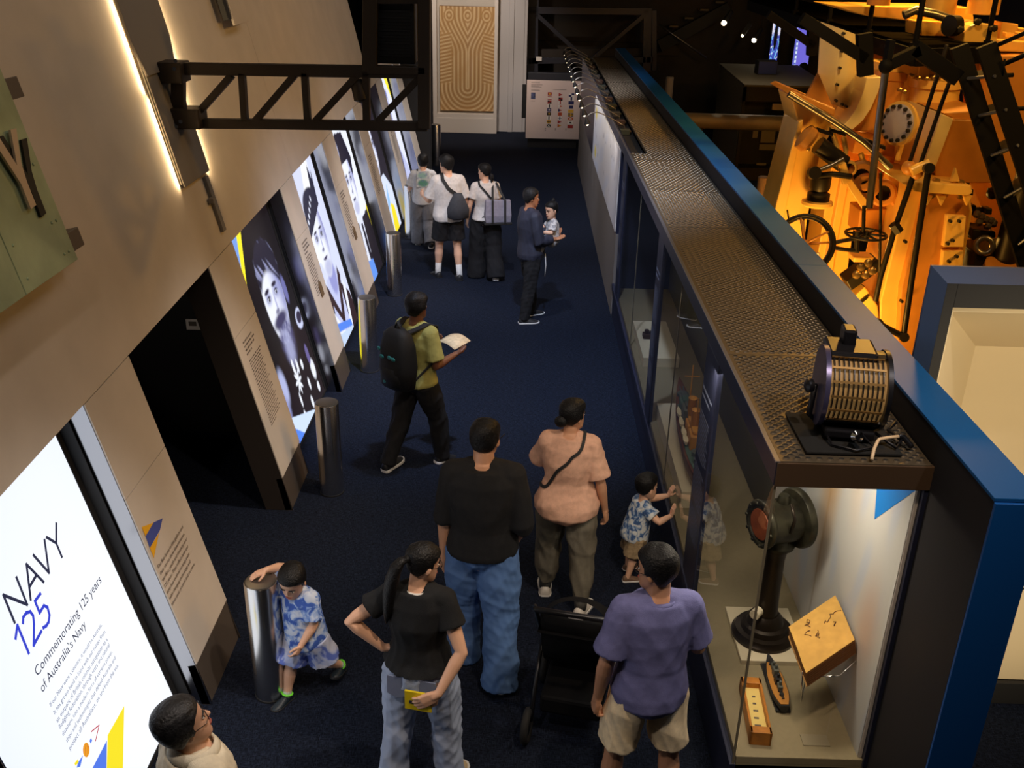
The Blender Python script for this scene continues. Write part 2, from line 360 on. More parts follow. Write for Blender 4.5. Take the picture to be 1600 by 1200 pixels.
nb, ext = lightbox('text_light_box', 3.0, 4.60, d0, 'large bright white lit text panel nearest the camera, in the first niche', navy, 40, 60, 'lit panels in the niches of the leaning wall')
PL0 = PLn(d0); ux, uy = Vector((0, 1, 0)), WU.copy(); o0 = W(0, 0, d0)+WN*.006
def pl2(u, v): q = PL0(u, v)-o0; return Vector((q.y, q.dot(uy)))
def strokes(name, segs, w, m):
    mb = MB()
    for sgm in segs: polystroke(mb, [pl2(*p) for p in sgm], w, L(nb, o0), ux, uy)
    return mb.obj(name, m, nb)
k = 5.4545
def q(*pts): return [(x/k, 820+y/k) for x, y in pts]
strokes('heading_letters', [q((115, 835), (18, 600), (222, 682), (130, 450)), q((252, 640), (216, 338), (362, 490)), q((248, 520), (300, 432)), q((275, 260), (408, 410), (370, 130)), q((388, 108), (470, 158), (470, -10)), q((470, 158), (518, 275))], .016, m_litink)
def arc(cx, cy, rx, ry, a0, a1, n=10): return [(cx+rx*math.cos(math.radians(a0+(a1-a0)*i/n)), cy+ry*math.sin(math.radians(a0+(a1-a0)*i/n))) for i in range(n+1)]
strokes('heading_numerals', [q((122, 972), (138, 858), (235, 1095)), q((185, 838), (188, 790), (215, 752), (248, 742), (272, 775), (280, 850), (276, 1028), (343, 908)), q((335, 588), (288, 652), (328, 752), (365, 690), (395, 705), (412, 770), (405, 830), (385, 862), (358, 880))], .017, m_litblue)
def text_fit(name, body, p, width, m, parent, uyv=uy, pl=None):
    ob = text(name, body, (0, 0, 0), (1, 0, 0), (0, 1, 0), 1.0, m)
    xs = [v.co.x for v in ob.data.vertices]; s_ = width/(max(xs)-min(xs)); x0 = min(xs)
    n = ux.cross(uyv); p = Vector(p)
    M = Matrix(((ux.x*s_, uyv.x*s_, n.x*s_, p.x-ux.x*x0*s_), (ux.y*s_, uyv.y*s_, n.y*s_, p.y-ux.y*x0*s_), (ux.z*s_, uyv.z*s_, n.z*s_, p.z-ux.z*x0*s_), (0, 0, 0, 1)))
    ob.data.transform(M); ob.parent = parent; return ob
def line(name, body, u0, v0, width, m):
    q_ = PL0(u0, v0); return text_fit(name, body, L(nb, q_+WN*.006), width, m, nb)
line('subheading', 'Commemorating 125 years', 57, 1058, .76, m_litink)
line('subheading', "of Australia\u2019s Navy", 65, 1083, .50, m_litink)
body = ['If our Navy were a country, it would be Australia.', 'It has grown hand in hand with our nation from', 'an outpost of British colonial occupation to a', 'fledgling federation, through wars and natural', 'disasters, into a modern force of extreme power,', 'ships and technologies that defend Australia and', 'protect all Australians, on and from the sea.']
st = [(78, 1105), (84, 1117), (88, 1130), (92, 1140), (97, 1151), (103, 1161), (108, 1173)]
for b_, (u, v) in zip(body, st): line('body_text', b_, u, v, .615, m_litgrey)
def flat(name, polys, off=.006):
    mb = MB(); ms = []
    for pts, m in polys:
        if m not in ms: ms.append(m)
        mb.add([L(nb, PL0(*p)+WN*off) for p in pts], [tuple(range(len(pts)))], ms.index(m))
    return mb.obj(name, ms, nb)
kk = 5.0
def q5(*pts): return [(60+x/kk, 960+y/kk) for x, y in pts]
flat('corner_stripes', [(q5((663, 715), (533, 945), (522, 1300), (650, 1300)), m_lityel), (q5((527, 985), (410, 1210), (380, 1300), (522, 1300)), m_litblue2)])
ov = [(365+26*math.cos(a), 1060+58*math.sin(a)) for a in [i*math.pi/8 for i in range(16)]]
flat('small_emblems', [(q5(*ov), m_litorg), (q5((403, 965), (412, 988), (400, 1010), (390, 990)), m_litblue2), (q5((340, 1100), (318, 1190), (290, 1200), (300, 1160)), m_litblue2), (q5((300, 1130), (305, 1160), (280, 1185), (272, 1165)), m_lityel)])
strokes('small_emblem_lines', [q5((405, 918), (466, 866), (438, 990))], .006, m_litred)
strokes('emblem_bars', [q5((345, 1030), (345, 1090)), q5((358, 1015), (358, 1105)), q5((372, 1012), (372, 1108)), q5((385, 1030), (385, 1085))], .004, m_litred)

# ---- portraits: black and white prints of nobody in particular
DP = .17; rng = np.random.RandomState(3)
def ns(U, V, f, seed=0):
    r = np.random.RandomState(seed); a = np.zeros(U.shape)
    for i in range(10): kx, ky, ph = r.uniform(-f, f), r.uniform(-f, f), r.uniform(0, 6.3); a += np.sin(kx*U+ky*V+ph)
    return a/4
LIT, SHD, DRK = srgb(238, 242, 255), srgb(120, 124, 190), srgb(16, 13, 22)
def face(img, Y, Z, cx, cz, rx, rz, side=.12, turn=0.0, smile=0, brow=1.0):
    m_ = ell(Y, Z, cx, cz, rx, rz, .06); img = over(img, m_, LIT)
    img = over(img, m_*ss(cx+side*rx, cx+rx*1.05, Y+.15*(Z-cz))*.9, SHD)
    img = over(img, ell(Y, Z, cx, cz-rz*.78, rx*.6, rz*.22, .5)*.5*m_, SHD)
    for s_ in (-1, 1):
        ex = cx+turn*rx+s_*rx*.42
        img = over(img, ell(Y, Z, ex, cz+.07*rz, rx*.27, rz*.13, .7)*.65*m_, SHD)
        img = over(img, ell(Y, Z, ex, cz+.05*rz, rx*.19, rz*.062, .3), srgb(48, 44, 72)); img = over(img, ell(Y, Z, ex, cz+.038*rz, rx*.165, rz*.042, .3), srgb(205, 210, 238))
        img = over(img, ell(Y, Z, ex+.02*rx, cz+.045*rz, rx*.085, rz*.052, .3), DRK); img = over(img, ell(Y, Z, ex-.02*rx, cz+.062*rz, rx*.03, rz*.016, .3), LIT)
        img = over(img, ell(Y, Z, ex, cz+.205*rz, rx*.25, rz*.032*brow, .4, -.05*s_), srgb(40, 36, 60))
    img = over(img, ell(Y, Z, cx+turn*rx+.10*rx, cz-.14*rz, rx*.07, rz*.22, .7)*.6, SHD)
    img = over(img, ell(Y, Z, cx+turn*rx, cz-.30*rz, rx*.18, rz*.045, .6)*.8, srgb(70, 66, 110))
    img = over(img, ell(Y, Z, cx+turn*rx, cz-.52*rz+smile*(Y-cx)**2, rx*.34, rz*.040, .4), srgb(60, 52, 90))
    return img
def port1(ext_):
    y0, y1, z0, z1 = ext_; f = YZ(*ext_)
    def fn(U, V):
        Y, Z = f(U, V); img = blank(U, srgb(14, 11, 20)); cx, cz = 8.50, 1.26
        img = over(img, pol(Y, Z, [(7.6, .0), (7.75, .6), (8.2, .86), (8.9, .86), (9.3, .5), (9.3, 0)]), srgb(28, 18, 24))
        img = over(img, ell(Y, Z, cx+.04, cz+.24, .32, .27, .08), srgb(34, 32, 54)); img = over(img, ell(Y, Z, cx+.03, cz+.27, .28, .22, .3)*ss(.3, 1.0, ns(Y*34+Z*20, Z*9, 3, 5))*.6, srgb(130, 134, 185))
        img = over(img, ell(Y, Z, cx+.37, cz-.05, .06, .13, .3), srgb(110, 112, 170))
        img = face(img, Y, Z, cx, cz, .30, .44, -.15, -.08, 0, 1.5)
        hm_ = ell(Y, Z, cx+.04, cz+.22, .335, .29, .06)*ss(.20, .27, Z-cz+.16*(np.abs(Y-cx+.02)/.3)**2); img = over(img, hm_, srgb(30, 28, 48)); img = over(img, hm_*ss(.2, 1.1, ns(Y*26+Z*18, Z*6, 3, 15))*.75, srgb(168, 172, 216))
        img = over(img, ell(Y, Z, cx+.0, cz-.40, .20, .24, .35)*(.55+.45*ss(-.6, .6, ns(Y*40, Z*40, 2, 9))), srgb(84, 82, 130))
        img = over(img, ell(Y, Z, cx-.03, cz-.22, .21, .06, .4), srgb(60, 56, 95)); img = over(img, ell(Y, Z, cx-.02, cz-.50, .12, .16, .6)*.6, srgb(190, 195, 235))
        for a, b, rx, rz in ((8.40, .60, .03, .08), (8.52, .56, .03, .07), (8.66, .52, .035, .05), (8.70, .30, .03, .06), (8.32, .30, .025, .07), (8.95, .35, .07, .10), (8.30, .14, .03, .06), (8.62, .14, .035, .06), (8.95, .16, .04, .05)): img = over(img, ell(Y, Z, a, b, rx, rz, .3), LIT)
        for i in range(8):
            a = i*math.pi/4; img = over(img, ell(Y, Z, 8.42+.05*math.cos(a), .45+.07*math.sin(a), .055, .018, .3, a), LIT)
        img = over(img, ell(Y, Z, 9.02, .86, .12, .10, .15), srgb(205, 212, 245)); img = over(img, ell(Y, Z, 9.02, .87, .08, .06, .15), srgb(50, 44, 70))
        img = over(img, ell(Y, Z, 8.92, .52, .05, .10, .2), srgb(105, 95, 150))
        img = over(img, ell(Y, Z, 7.98, .58, .10, .16, .4)*.9, srgb(185, 192, 235)); img = over(img, ell(Y, Z, 7.88, .40, .10, .14, .4)*.8, srgb(150, 156, 210))
        img = over(img, pol(Y, Z, [(7.5, 2.2), (8.37, 2.2), (7.88, 1.5), (7.5, 1.1)]), srgb(255, 238, 40)); img = over(img, pol(Y, Z, [(7.5, 2.2), (8.2, 2.2), (7.84, 1.55), (7.5, 1.3)]), srgb(120, 160, 235))
        img = over(img, pol(Y, Z, [(7.5, .34), (7.82, .34), (8.62, .06), (8.6, 0), (7.5, 0)]), srgb(208, 226, 250)); img = over(img, pol(Y, Z, [(7.5, .27), (7.82, .27), (8.2, .0), (7.5, 0)]), srgb(85, 135, 240))
        return img
    return fn
def port2(ext_):
    f = YZ(*ext_)
    def fn(U, V):
        Y, Z = f(U, V); img = blank(U, srgb(214, 220, 246)); cx, cz = 10.62, 1.22
        img = over(img, pol(Y, Z, [(10.15, 1.1), (10.75, 2.1), (11.0, 2.02), (10.9, 1.7), (10.6, .9)]), srgb(250, 251, 255))
        img = over(img, pol(Y, Z, [(9.75, 0), (9.95, .42), (10.35, .62), (10.9, .62), (11.2, .40), (11.3, 0)]), srgb(46, 28, 34))
        img = over(img, pol(Y, Z, [(10.3, 0), (10.35, .8), (10.9, .8), (10.85, 0)]), srgb(196, 202, 240))
        img = over(img, ell(Y, Z, 10.66, .78, .17, .22, .2), srgb(150, 154, 212))
        img = over(img, pol(Y, Z, [(10.30, .78), (10.6, .34), (10.95, .80), (11.0, .68), (10.62, .18), (10.25, .62)]), srgb(52, 32, 36))
        img = over(img, pol(Y, Z, [(10.15, .6), (10.55, .15), (10.5, 0), (10.1, 0)]), srgb(236, 240, 255)); img = over(img, pol(Y, Z, [(11.02, .62), (10.8, 0), (10.9, 0), (11.1, .5)]), srgb(236, 240, 255))
        img = face(img, Y, Z, cx, cz, .29, .44, .25, -.05, .9)
        img = over(img, ell(Y, Z, cx+.02, cz+.40, .31, .15, .1), srgb(40, 42, 66)); img = over(img, pol(Y, Z, [(10.20, 1.28), (10.32, 1.64), (10.95, 1.75), (10.98, 1.52)]), srgb(34, 36, 60))
        img = over(img, pol(Y, Z, [(10.80, 1.66), (10.94, 1.98), (10.99, 1.80), (11.06, 1.90), (10.98, 1.56)]), srgb(34, 36, 60))
        for i in range(6): img = over(img, ell(Y, Z, 10.27+.085*i, 1.42+.045*i, .025, .03, .3), srgb(226, 230, 250))
        img = over(img, pol(Y, Z, [(9.7, .9), (10.05, .62), (10.30, .14), (10.2, 0), (9.7, 0)]), srgb(255, 238, 40)); img = over(img, pol(Y, Z, [(10.22, .34), (10.9, .16), (10.9, .08), (10.3, .22)]), srgb(85, 135, 240)); img = over(img, pol(Y, Z, [(10.25, .20), (10.9, .08), (10.9, 0), (10.25, 0)]), srgb(196, 216, 250))
        return img
    return fn
def port3(ext_):
    f = YZ(*ext_)
    def fn(U, V):
        Y, Z = f(U, V); img = blank(U, srgb(236, 240, 252)); cx, cz = 12.86, 1.36
        img = over(img, pol(Y, Z, [(11.9, 0), (12.0, .6), (12.5, .85), (13.2, .85), (13.6, .9), (13.6, 0)]), srgb(28, 22, 32))
        img = over(img, pol(Y, Z, [(12.62, 0), (12.7, .9), (13.0, .9), (12.9, 0)]), srgb(225, 230, 250)); img = over(img, pol(Y, Z, [(12.78, 0), (12.82, .8), (12.92, .8), (12.95, 0)]), srgb(30, 26, 40))
        img = face(img, Y, Z, cx, cz, .28, .45, .35, -.05, .5)
        img = over(img, pol(Y, Z, [(12.42, 1.55), (12.40, 1.85), (12.7, 2.0), (13.1, 1.96), (13.3, 1.6), (13.15, 1.35), (13.05, 1.62), (12.7, 1.62)]), srgb(26, 24, 44))
        img = over(img, ell(Y, Z, 12.62, 1.80, .06, .10, .4), srgb(190, 196, 235)); img = over(img, ell(Y, Z, 12.55, 1.15, .08, .20, .3), srgb(28, 24, 40))
        img = over(img, pol(Y, Z, [(13.4, .9), (13.6, .95), (13.6, .2), (13.5, .4)]), srgb(255, 235, 40)); img = over(img, pol(Y, Z, [(12.6, .34), (12.95, .28), (13.0, .0), (12.6, 0)]), srgb(100, 150, 240))
        return img
    return fn
def port4(ext_):
    f = YZ(*ext_)
    def fn(U, V):
        Y, Z = f(U, V); img = blank(U, srgb(30, 26, 40)); cx, cz = 14.95, 1.42
        img = over(img, pol(Y, Z, [(14.16, 0), (14.3, .7), (14.7, .95), (15.3, .95), (15.8, .6), (15.8, 0)]), srgb(215, 225, 248))
        img = face(img, Y, Z, cx, cz, .27, .45, .3, .1, .5)
        img = over(img, ell(Y, Z, cx+.16, cz+.26, .32, .32, .1)*(1-ell(Y, Z, cx-.03, cz-.02, .23, .42, .1)), srgb(26, 22, 38))
        img = over(img, pol(Y, Z, [(15.0, .0), (15.25, .5), (15.5, .4), (15.5, 0)]), srgb(255, 225, 40)); img = over(img, pol(Y, Z, [(14.9, .4), (15.3, .8), (15.25, .5)]), srgb(150, 195, 245))
        return img
    return fn
def port5(ext_):
    f = YZ(*ext_)
    def fn(U, V):
        Y, Z = f(U, V); img = blank(U, srgb(228, 232, 252)); cx, cz = 17.2, 1.42
        img = over(img, pol(Y, Z, [(16.4, 0), (16.5, .6), (16.9, .9), (17.5, .9), (17.9, .5), (17.9, 0)]), srgb(190, 196, 235))
        img = face(img, Y, Z, cx, cz, .28, .45, .2, .05, .6)
        img = over(img, ell(Y, Z, cx, cz+.42, .32, .20, .1)*ss(-.9, .6, ns(Y*20, Z*20, 2, 4)), srgb(110, 115, 180)); img = over(img, pol(Y, Z, [(17.5, 2.2), (18, 2.2), (18, 1.6)]), srgb(255, 235, 60))
        img = over(img, ell(Y, Z, 17.35, .75, .10, .30, .3), srgb(60, 62, 120)); img = over(img, ell(Y, Z, 16.9, .6, .06, .25, .3), srgb(80, 84, 150))
        return img
    return fn
plabels = ['dark lit portrait of a bearded officer with medals, just past the passage', 'pale lit portrait of a smiling young sailor in a tilted cap', 'white lit portrait of a woman in a dark brimmed hat, third along',
           'lit portrait with dark background between the hat portrait and the farthest one', 'farthest lit pale portrait, by the black pillar']
for i, (fn, (y0, y1)) in enumerate(zip((port1, port2, port3, port4, port5), niches[1:])):
    t = top((y0+y1)/2)-.02; a, b = y0+.012, y1-.012
    ext_ = (a+.009, b-.051, .05, t-.02)
    lightbox('portrait_light_box', y0, y1, DP, plabels[i], fn(ext_), (170, 130, 90, 60, 50)[i], (220, 170, 120, 90, 80)[i], 'lit panels in the niches of the leaning wall')

# ---- print on the strips
PW = PLn(-.003)
def on_wall(u, v): return PW(u, v)
mb = MB(); e_ = [(on_wall(*p)) for p in ((222, 824), (241, 815), (228, 841))]
k7 = 6.0
def q7(*pts): return [PW(200+x/k7, 780+y/k7) for x, y in pts]
m_pblue = mat('print_blue', srgb(70, 85, 165), .7); m_pyel = mat('print_yellow', srgb(235, 175, 30), .7)
mb.add(q7((128, 262), (240, 218), (165, 348)), [(0, 1, 2)], 1).add(q7((240, 218), (325, 178), (300, 290), (205, 455), (165, 348)), [(0, 1, 2, 3, 4)], 0).add(q7((290, 320), (243, 550), (205, 455)), [(0, 1, 2)], 1)
mb.obj('printed_emblem', [m_pblue, m_pyel], wall)
ptxt = ['The five faces in this gallery and', 'their stories show determination,', 'sacrifice, youth and diversity over', '125 years. They reflect how our', 'navy has evolved to keep pace', 'with changing technology and', 'times past, present and to come.']
for i, b_ in enumerate(ptxt):
    s_ = (285+22*i, 660+57*i); p = PW(200+s_[0]/k7, 780+s_[1]/k7)
    text_fit('printed_text', b_, p, (.44, .43, .44, .42, .40, .38, .42)[i], m_inkgrey, wall)
# small labels on the other strips: lines too small to read
def fine_lines(y0, z0, w, n, dz, name='printed_text', m=m_inkgrey, parent=None, seed=0):
    r = random.Random(seed); mb = MB()
    for i in range(n):
        y = y0; end = y0+w*(r.uniform(.8, 1) if i < n-1 else .5)
        while y < end:
            l_ = min(r.uniform(.015, .05), end-y); z = z0-i*dz; h = dz*.42
            p = [W(y, z, -.002), W(y+l_, z, -.002), W(y+l_, z+h, -.002), W(y, z+h, -.002)]; mb.add(p, [(0, 1, 2, 3)]); y += l_+.010
    return mb.obj(name, m, wall)
fine_lines(6.98, 1.40, .30, 4, .032, seed=1); fine_lines(6.98, 1.25, .34, 26, .022, seed=2)
for y in (9.30, 11.42, 13.66, 15.92): fine_lines(y, 1.52, .26, 4, .034, seed=int(y)); fine_lines(y, 1.38, .26, 16, .026, seed=int(y)+5)
m_badge = mat('badge_brown', srgb(110, 88, 62), .6)
for y in (9.42, 11.55):
    o = MB().prism([W(y, .94, -.001), W(y+.10, .94, -.001), W(y+.10, 1.06, -.001), W(y+.05, 1.10, -.001), W(y, 1.06, -.001)], WN*.012).obj('wall_badge', m_badge, bevel=.003)
    tag(o, 'small brown crest badge on the strip between the ' + ('first and second' if y < 10 else 'second and third') + ' portraits', 'badge', 'crest badges on the wall strips')

# ---- green metal sign with the raised letter Y, cut off by the picture edge
m_green = mat('verdigris_metal', srgb(168, 186, 152), .42, .1, noise_amt=.35, noise_scale=2.2, bump=.1, bump_scale=30)
SO = -.14
PS = PLn(SO)
sg = empty('hanging_sign', W(4.6, 2.9, SO), 0, 'green patinated metal sign sheet with one raised cream letter at the upper left', 'sign')
c = [PS(0, 500), PS(122, 405), PS(0, 100)]
yR = c[1].y; zB = c[1].z
def sgp(y0, y1, z0, z1): return [L(sg, W(y0, z0, SO)), L(sg, W(y1, z0, SO)), L(sg, W(y1, z1, SO)), L(sg, W(y0, z1, SO))]
seam = PS(44, 466).y
MB().prism(sgp(seam+.004, yR, zB, 4.6), -WN*.012).obj('sheet', m_green, sg, bevel=.002)
MB().prism(sgp(3.2, seam-.004, zB, 3.06), -WN*.012).obj('sheet', m_green, sg, bevel=.002)
MB().prism(sgp(3.2, seam-.004, 3.068, 4.6), -WN*.012).obj('sheet', m_green, sg, bevel=.002)
m_cream = mat('cream_letter_face', srgb(214, 190, 160), .6)
def yl(*pts): return [PS(x/2.725, 80+y/2.725)-PS(0, 0)*0 for x, y in pts]
outl = yl((20, 340), (45, 333), (66, 480), (90, 560), (130, 660), (108, 678), (66, 572), (-90, 330), (-62, 320), (48, 492))
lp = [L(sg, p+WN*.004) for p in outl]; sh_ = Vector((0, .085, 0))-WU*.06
lt = MB().prism([p+sh_ for p in lp], WN*.012).obj('letter_y_shadow', mat('black_letter_shadow', (.006, .006, .006), .6), sg)  # flat black copy offset right and down, shaped as the letter's drop shadow
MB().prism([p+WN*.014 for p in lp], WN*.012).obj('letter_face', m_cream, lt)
rv = MB()
for y in (4.35, 4.75, yR-.06):
    for z in (zB+.06, zB+.22, zB+.5, zB+.9): rv.sphere(L(sg, W(y, z, SO)), .008, 8, 5)
rv.obj('rivets', m_green, sg, True)['kind'] = 'stuff'
m_brk = mat('grey_bracket', srgb(92, 82, 74), .6)
for u0, v0 in ((5, 110), (103, 350)):
    p = PS(u0+8, v0+12); b0 = L(sg, W(p.y-.06, p.z, SO))
    MB().prism([b0+Vector((0, 0, 0))-WN*.012, b0+Vector((0, .17, 0))-WN*.012, b0+Vector((0, .17, 0))-WU*.10-WN*.012, b0-WU*.10-WN*.012], -WN*.11).obj('bracket', m_brk, sg, bevel=.004)

# ---- backlit grey cover plate that carries the truss, and its conduit
m_gplate = mat('grey_plate', srgb(128, 124, 120), .6)
m_led = mat('warm_led_strip', (.1, .08, .05), .5, emit=(1, .66, .30), estr=.4)
PO = -.035
cp = empty('backlit_cover_plate', W(7.2, 2.64, PO), 0, 'tall grey wall plate with a warm glow at both edges, behind the truss end', 'wall plate')
def cpp(y0, y1, z0, z1, off): return [L(cp, W(y0, z0, off)), L(cp, W(y1, z0, off)), L(cp, W(y1, z1, off)), L(cp, W(y0, z1, off))]
PC = PLn(PO); bl, br = PC(290, 293), PC(325, 262)
y0p, y1p = bl.y, br.y+.02; zp = bl.z
MB().prism(cpp(y0p, y1p, zp, 3.42, PO), -WN*.012).obj('lower_plate', m_gplate, cp, bevel=.003)
MB().prism([L(cp, W(y0p-.02, 3.40, PO-.02)), L(cp, W(y1p-.02, 3.40, PO-.02)), L(cp, W(y1p+.06, 3.62, PO-.02)), L(cp, W(y1p+.06, 5.2, PO-.02)), L(cp, W(y0p-.10, 5.2, PO-.02)), L(cp, W(y0p-.10, 3.62, PO-.02))], -WN*.02).obj('upper_plate', m_gplate, cp, bevel=.003)
for a, b, s_ in ((y0p-.004, y0p+.006, -1), (y1p-.006, y1p+.004, 1)):
    MB().prism(cpp(a, b, zp+.02, 4.9, PO+.02), -WN*.006).obj('led_strip', m_led, cp)
    for zc in (2.95, 3.6, 4.25):
        sh_y = 0 if zc < 3.3 else .045*s_+.02
        l_ = lamp('strip_light', 'AREA', W(a+s_*.012+sh_y, zc, PO+.012), W(a+s_*.9+sh_y, zc, .30), 2.2 if s_ < 0 else 8, (1, .70, .36), .62, size_y=.02)
        d_ = (Vector((0, s_*.9, 0))-WN*.42).normalized(); x_ = (WU-d_*WU.dot(d_)).normalized(); l_.rotation_euler = Matrix((x_, (-d_).cross(x_), -d_)).transposed().to_euler()
PK = PLn(-.03)
a, b = PK(302, 275), PK(378, 350)
o = empty('conduit', (a+b)/2, 0, 'thin grey cable duct running down the wall below the glowing plate', 'cable duct')
dy = .035
MB().prism([L(o, W(7.30, 2.62, -.03)), L(o, W(7.30+.07, 2.62, -.03)), L(o, W(7.30+.07, 2.20, -.03)), L(o, W(7.30, 2.20, -.03))], -WN*.028).obj('duct', m_gplate, o, bevel=.003)
MB().box((-.02, -.03, -.02), (.02, .03, .02)).obj('junction_box', m_gplate, o, bevel=.004).location = L(o, W(7.27, 2.45, -.03))
# dark fitting high on the cladding at the top edge
PT_ = PLn(-.06); a = PT_(343, 10); zb_ = PT_(349, 33).z; a.y += .02
o = empty('wall_fitting', a, 0, 'slim dark light fitting high on the cladding at the top edge', 'light fitting')
MB().prism([L(o, W(a.y-.05, 4.6, -.06)), L(o, W(a.y+.05, 4.6, -.06)), L(o, W(a.y+.05, zb_, -.06)), L(o, W(a.y-.05, zb_, -.06))], WN*.05).obj('housing', m_black, o, bevel=.006)
MB().prism([L(o, W(a.y+.06, 4.6, -.12)), L(o, W(a.y+.55, 4.6, -.12)), L(o, W(a.y+.55, zb_-.04, -.12)), L(o, W(a.y+.06, zb_-.04, -.12))], -WN*.02).obj('reflector_plate', m_plaster, o, bevel=.004)

# ---- truss arm with its frame, loudspeaker and hanging spot
TY = 7.15
tr = empty('truss_arm', (-1.6, TY, 3.2), 0, 'bronze black lattice truss reaching out from the leaning wall', 'truss')
def T(u, v, dy=0.0): return L(tr, P(u, v, TY+dy))
def bar(name, a, b, w, d=.07, m=None, parent=None):
    a, b = Vector(a), Vector(b); dr = (b-a).normalized(); s_ = Vector((0, 1, 0))*d/2; n = dr.cross(Vector((0, 1, 0))).normalized()*w/2
    return MB().loft([[p+s_+n, p+s_-n, p-s_-n, p-s_+n] for p in (a, b)]).obj(name, m or m_truss, parent or tr, bevel=.004)
bar('top_chord', T(285, 107), T(660, 113), .082); bar('bottom_chord', T(275, 192), T(668, 197), .066)
bar('end_post', T(279, 100), T(279, 200), .09)
for a in (378, 476): bar('post', T(a, 113), T(a+5, 190), .045)
for a, b in ((298, 362), (398, 460), (492, 558), (590, 655)): bar('brace', T(a, 190), T(b, 118 if b < 600 else 122), .048)
bar('post', T(572, 104), T(573, 190), .05)
bar('upright', T(663, -60), T(663, 200), .085, .09); bar('upright', T(580, -60), T(578, 112), .10, .09)
bar('cross_bar', T(575, 109), T(665, 110), .05, .09); bar('cross_bar', T(575, 2), T(665, 2), .03, .06)
for v0, v1, u0 in ((95, 128, 236), (166, 200, 264)):
    MB().box((-.14, -.10, -.07), (.12, .10, .07)).obj('bracket', m_truss, tr, bevel=.008).location = T(u0+28, (v0+v1)/2)
bt = MB()
for u0, v0 in ((272, 108), (282, 190), (275, 198), (274, 95)): bt.cyl(T(u0, v0, -.10), T(u0, v0, -.12), .014, n=8)
bt.obj('bolts', m_steel, tr)['kind'] = 'stuff'
sp = empty('loudspeaker', P(622, 50, TY+.10), 0, 'black box loudspeaker hung inside the truss frame at the top', 'loudspeaker')
def SPk(u, v, dy=0): return L(sp, P(u, v, TY+.10+dy))
a, b = SPk(588, 98), SPk(648, -30)
MB().box((a.x, -.05, a.z), (b.x, .22, b.z)).obj('cabinet', m_black, sp, bevel=.012)
gr_ = MB()
for i in range(14): gr_.box((a.x+.03, -.058, a.z+.05+i*.042), (b.x-.03, -.05, a.z+.062+i*.042))
gr_.obj('grille', mat('speaker_grille', (.012, .012, .014), .5), sp)
MB().box((b.x+.012, -.02, a.z-.03), (b.x+.02, .0, b.z)).box((a.x, -.02, a.z-.035), (b.x+.02, .05, a.z-.022)).obj('lit_edge_strips', mat('amber_lit_edge', srgb(150, 108, 52), .4, .3), sp)  # amber strips stand for light caught on the cabinet's edges
hs = empty('hanging_spotlight', P(572, 150, TY), 0, 'small dark spotlight hanging below the truss near the far portraits', 'spotlight')
def HS(u, v): return L(hs, P(u, v, TY))
MB().cyl(HS(572, 112), HS(571, 140), .015).obj('stem', m_truss, hs, True)
MB().lathe([(.02, 0), (.055, .02), (.055, .12), (.03, .16)], HS(566, 160), (-.2, .1, 1), n=20).obj('housing', m_truss, hs, smooth=2)
MB().lathe([(.015, 0), (.02, .02), (.02, .13), (.014, .15)], HS(575, 190), (0, 0, 1), n=14).obj('brass_sleeve', mat('brass', (.6, .38, .12), .3, 1), hs, smooth=2)
MB().tube([HS(555, 203), HS(562, 196), HS(572, 186)], .008).obj('cable', m_black, hs)
# ------------------------------------------------------------------ the long showcase on the right
X0, X1, CY0, CY1, CZ, DECK = 1.16, 1.845, 3.82, 21.0, 2.2, .46
m_navy = mat('navy_satin', srgb(40, 44, 66), .35, .2)
m_bronze = mat('brown_bronze_fascia', srgb(88, 68, 50), .5, .3)
m_perf = mat('perforated_metal', srgb(112, 100, 82), .42, .6)
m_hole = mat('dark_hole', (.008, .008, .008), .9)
m_deck = mat('grey_beige_deck', srgb(150, 138, 108), .85, noise_amt=.04, noise_scale=40)
m_kick = mat('grey_brown_kickboard', srgb(112, 104, 98), .7)
m_glass = bpy.data.materials.new('showcase_glass'); m_glass.use_nodes = True
nt = m_glass.node_tree; nt.nodes.remove(nt.nodes['Principled BSDF'])
tb = nt.nodes.new('ShaderNodeBsdfTransparent'); gb = nt.nodes.new('ShaderNodeBsdfGlossy'); mxs = nt.nodes.new('ShaderNodeMixShader'); fr = nt.nodes.new('ShaderNodeFresnel')
tb.inputs[0].default_value = (.95, .95, .94, 1); gb.inputs['Roughness'].default_value = .01; fr.inputs['IOR'].default_value = 1.45
geo = nt.nodes.new('ShaderNodeNewGeometry'); inv = nt.nodes.new('ShaderNodeMath'); inv.operation = 'SUBTRACT'; inv.inputs[0].default_value = 1.0; mul = nt.nodes.new('ShaderNodeMath'); mul.operation = 'MULTIPLY'
nt.links.new(geo.outputs['Backfacing'], inv.inputs[1]); nt.links.new(inv.outputs[0], mul.inputs[0]); nt.links.new(fr.outputs[0], mul.inputs[1]); nt.links.new(mul.outputs[0], mxs.inputs[0]); nt.links.new(tb.outputs[0], mxs.inputs[1]); nt.links.new(gb.outputs[0], mxs.inputs[2]); nt.links.new(mxs.outputs[0], nt.nodes['Material Output'].inputs['Surface'])
m_edge = mat('glass_edge', srgb(120, 112, 92), .3)
sc = empty('showcase', (1.5, 12, 0), 0, 'long glazed showcase with a perforated metal roof and navy frame', 'display case')
def B(name, a, b, m, parent=None, bevel=.003):
    r = parent or sc; o_ = MB().box(Vector(a)-sc.location, Vector(b)-sc.location).obj(name, m, sc, bevel=bevel); return o_
B('plinth', (X0+.01, CY0+.02, 0), (X1, 11.7, .36), m_navy); B('plinth_rail', (X0-.012, CY0, .36), (X0+.02, 11.7, .42), m_navy)
B('deck', (X0+.02, CY0+.015, .40), (X1, 11.4, DECK), m_deck)
B('end_wall', (X0+.02, 11.4, .36), (X1, 11.45, 2.08), m_navy)
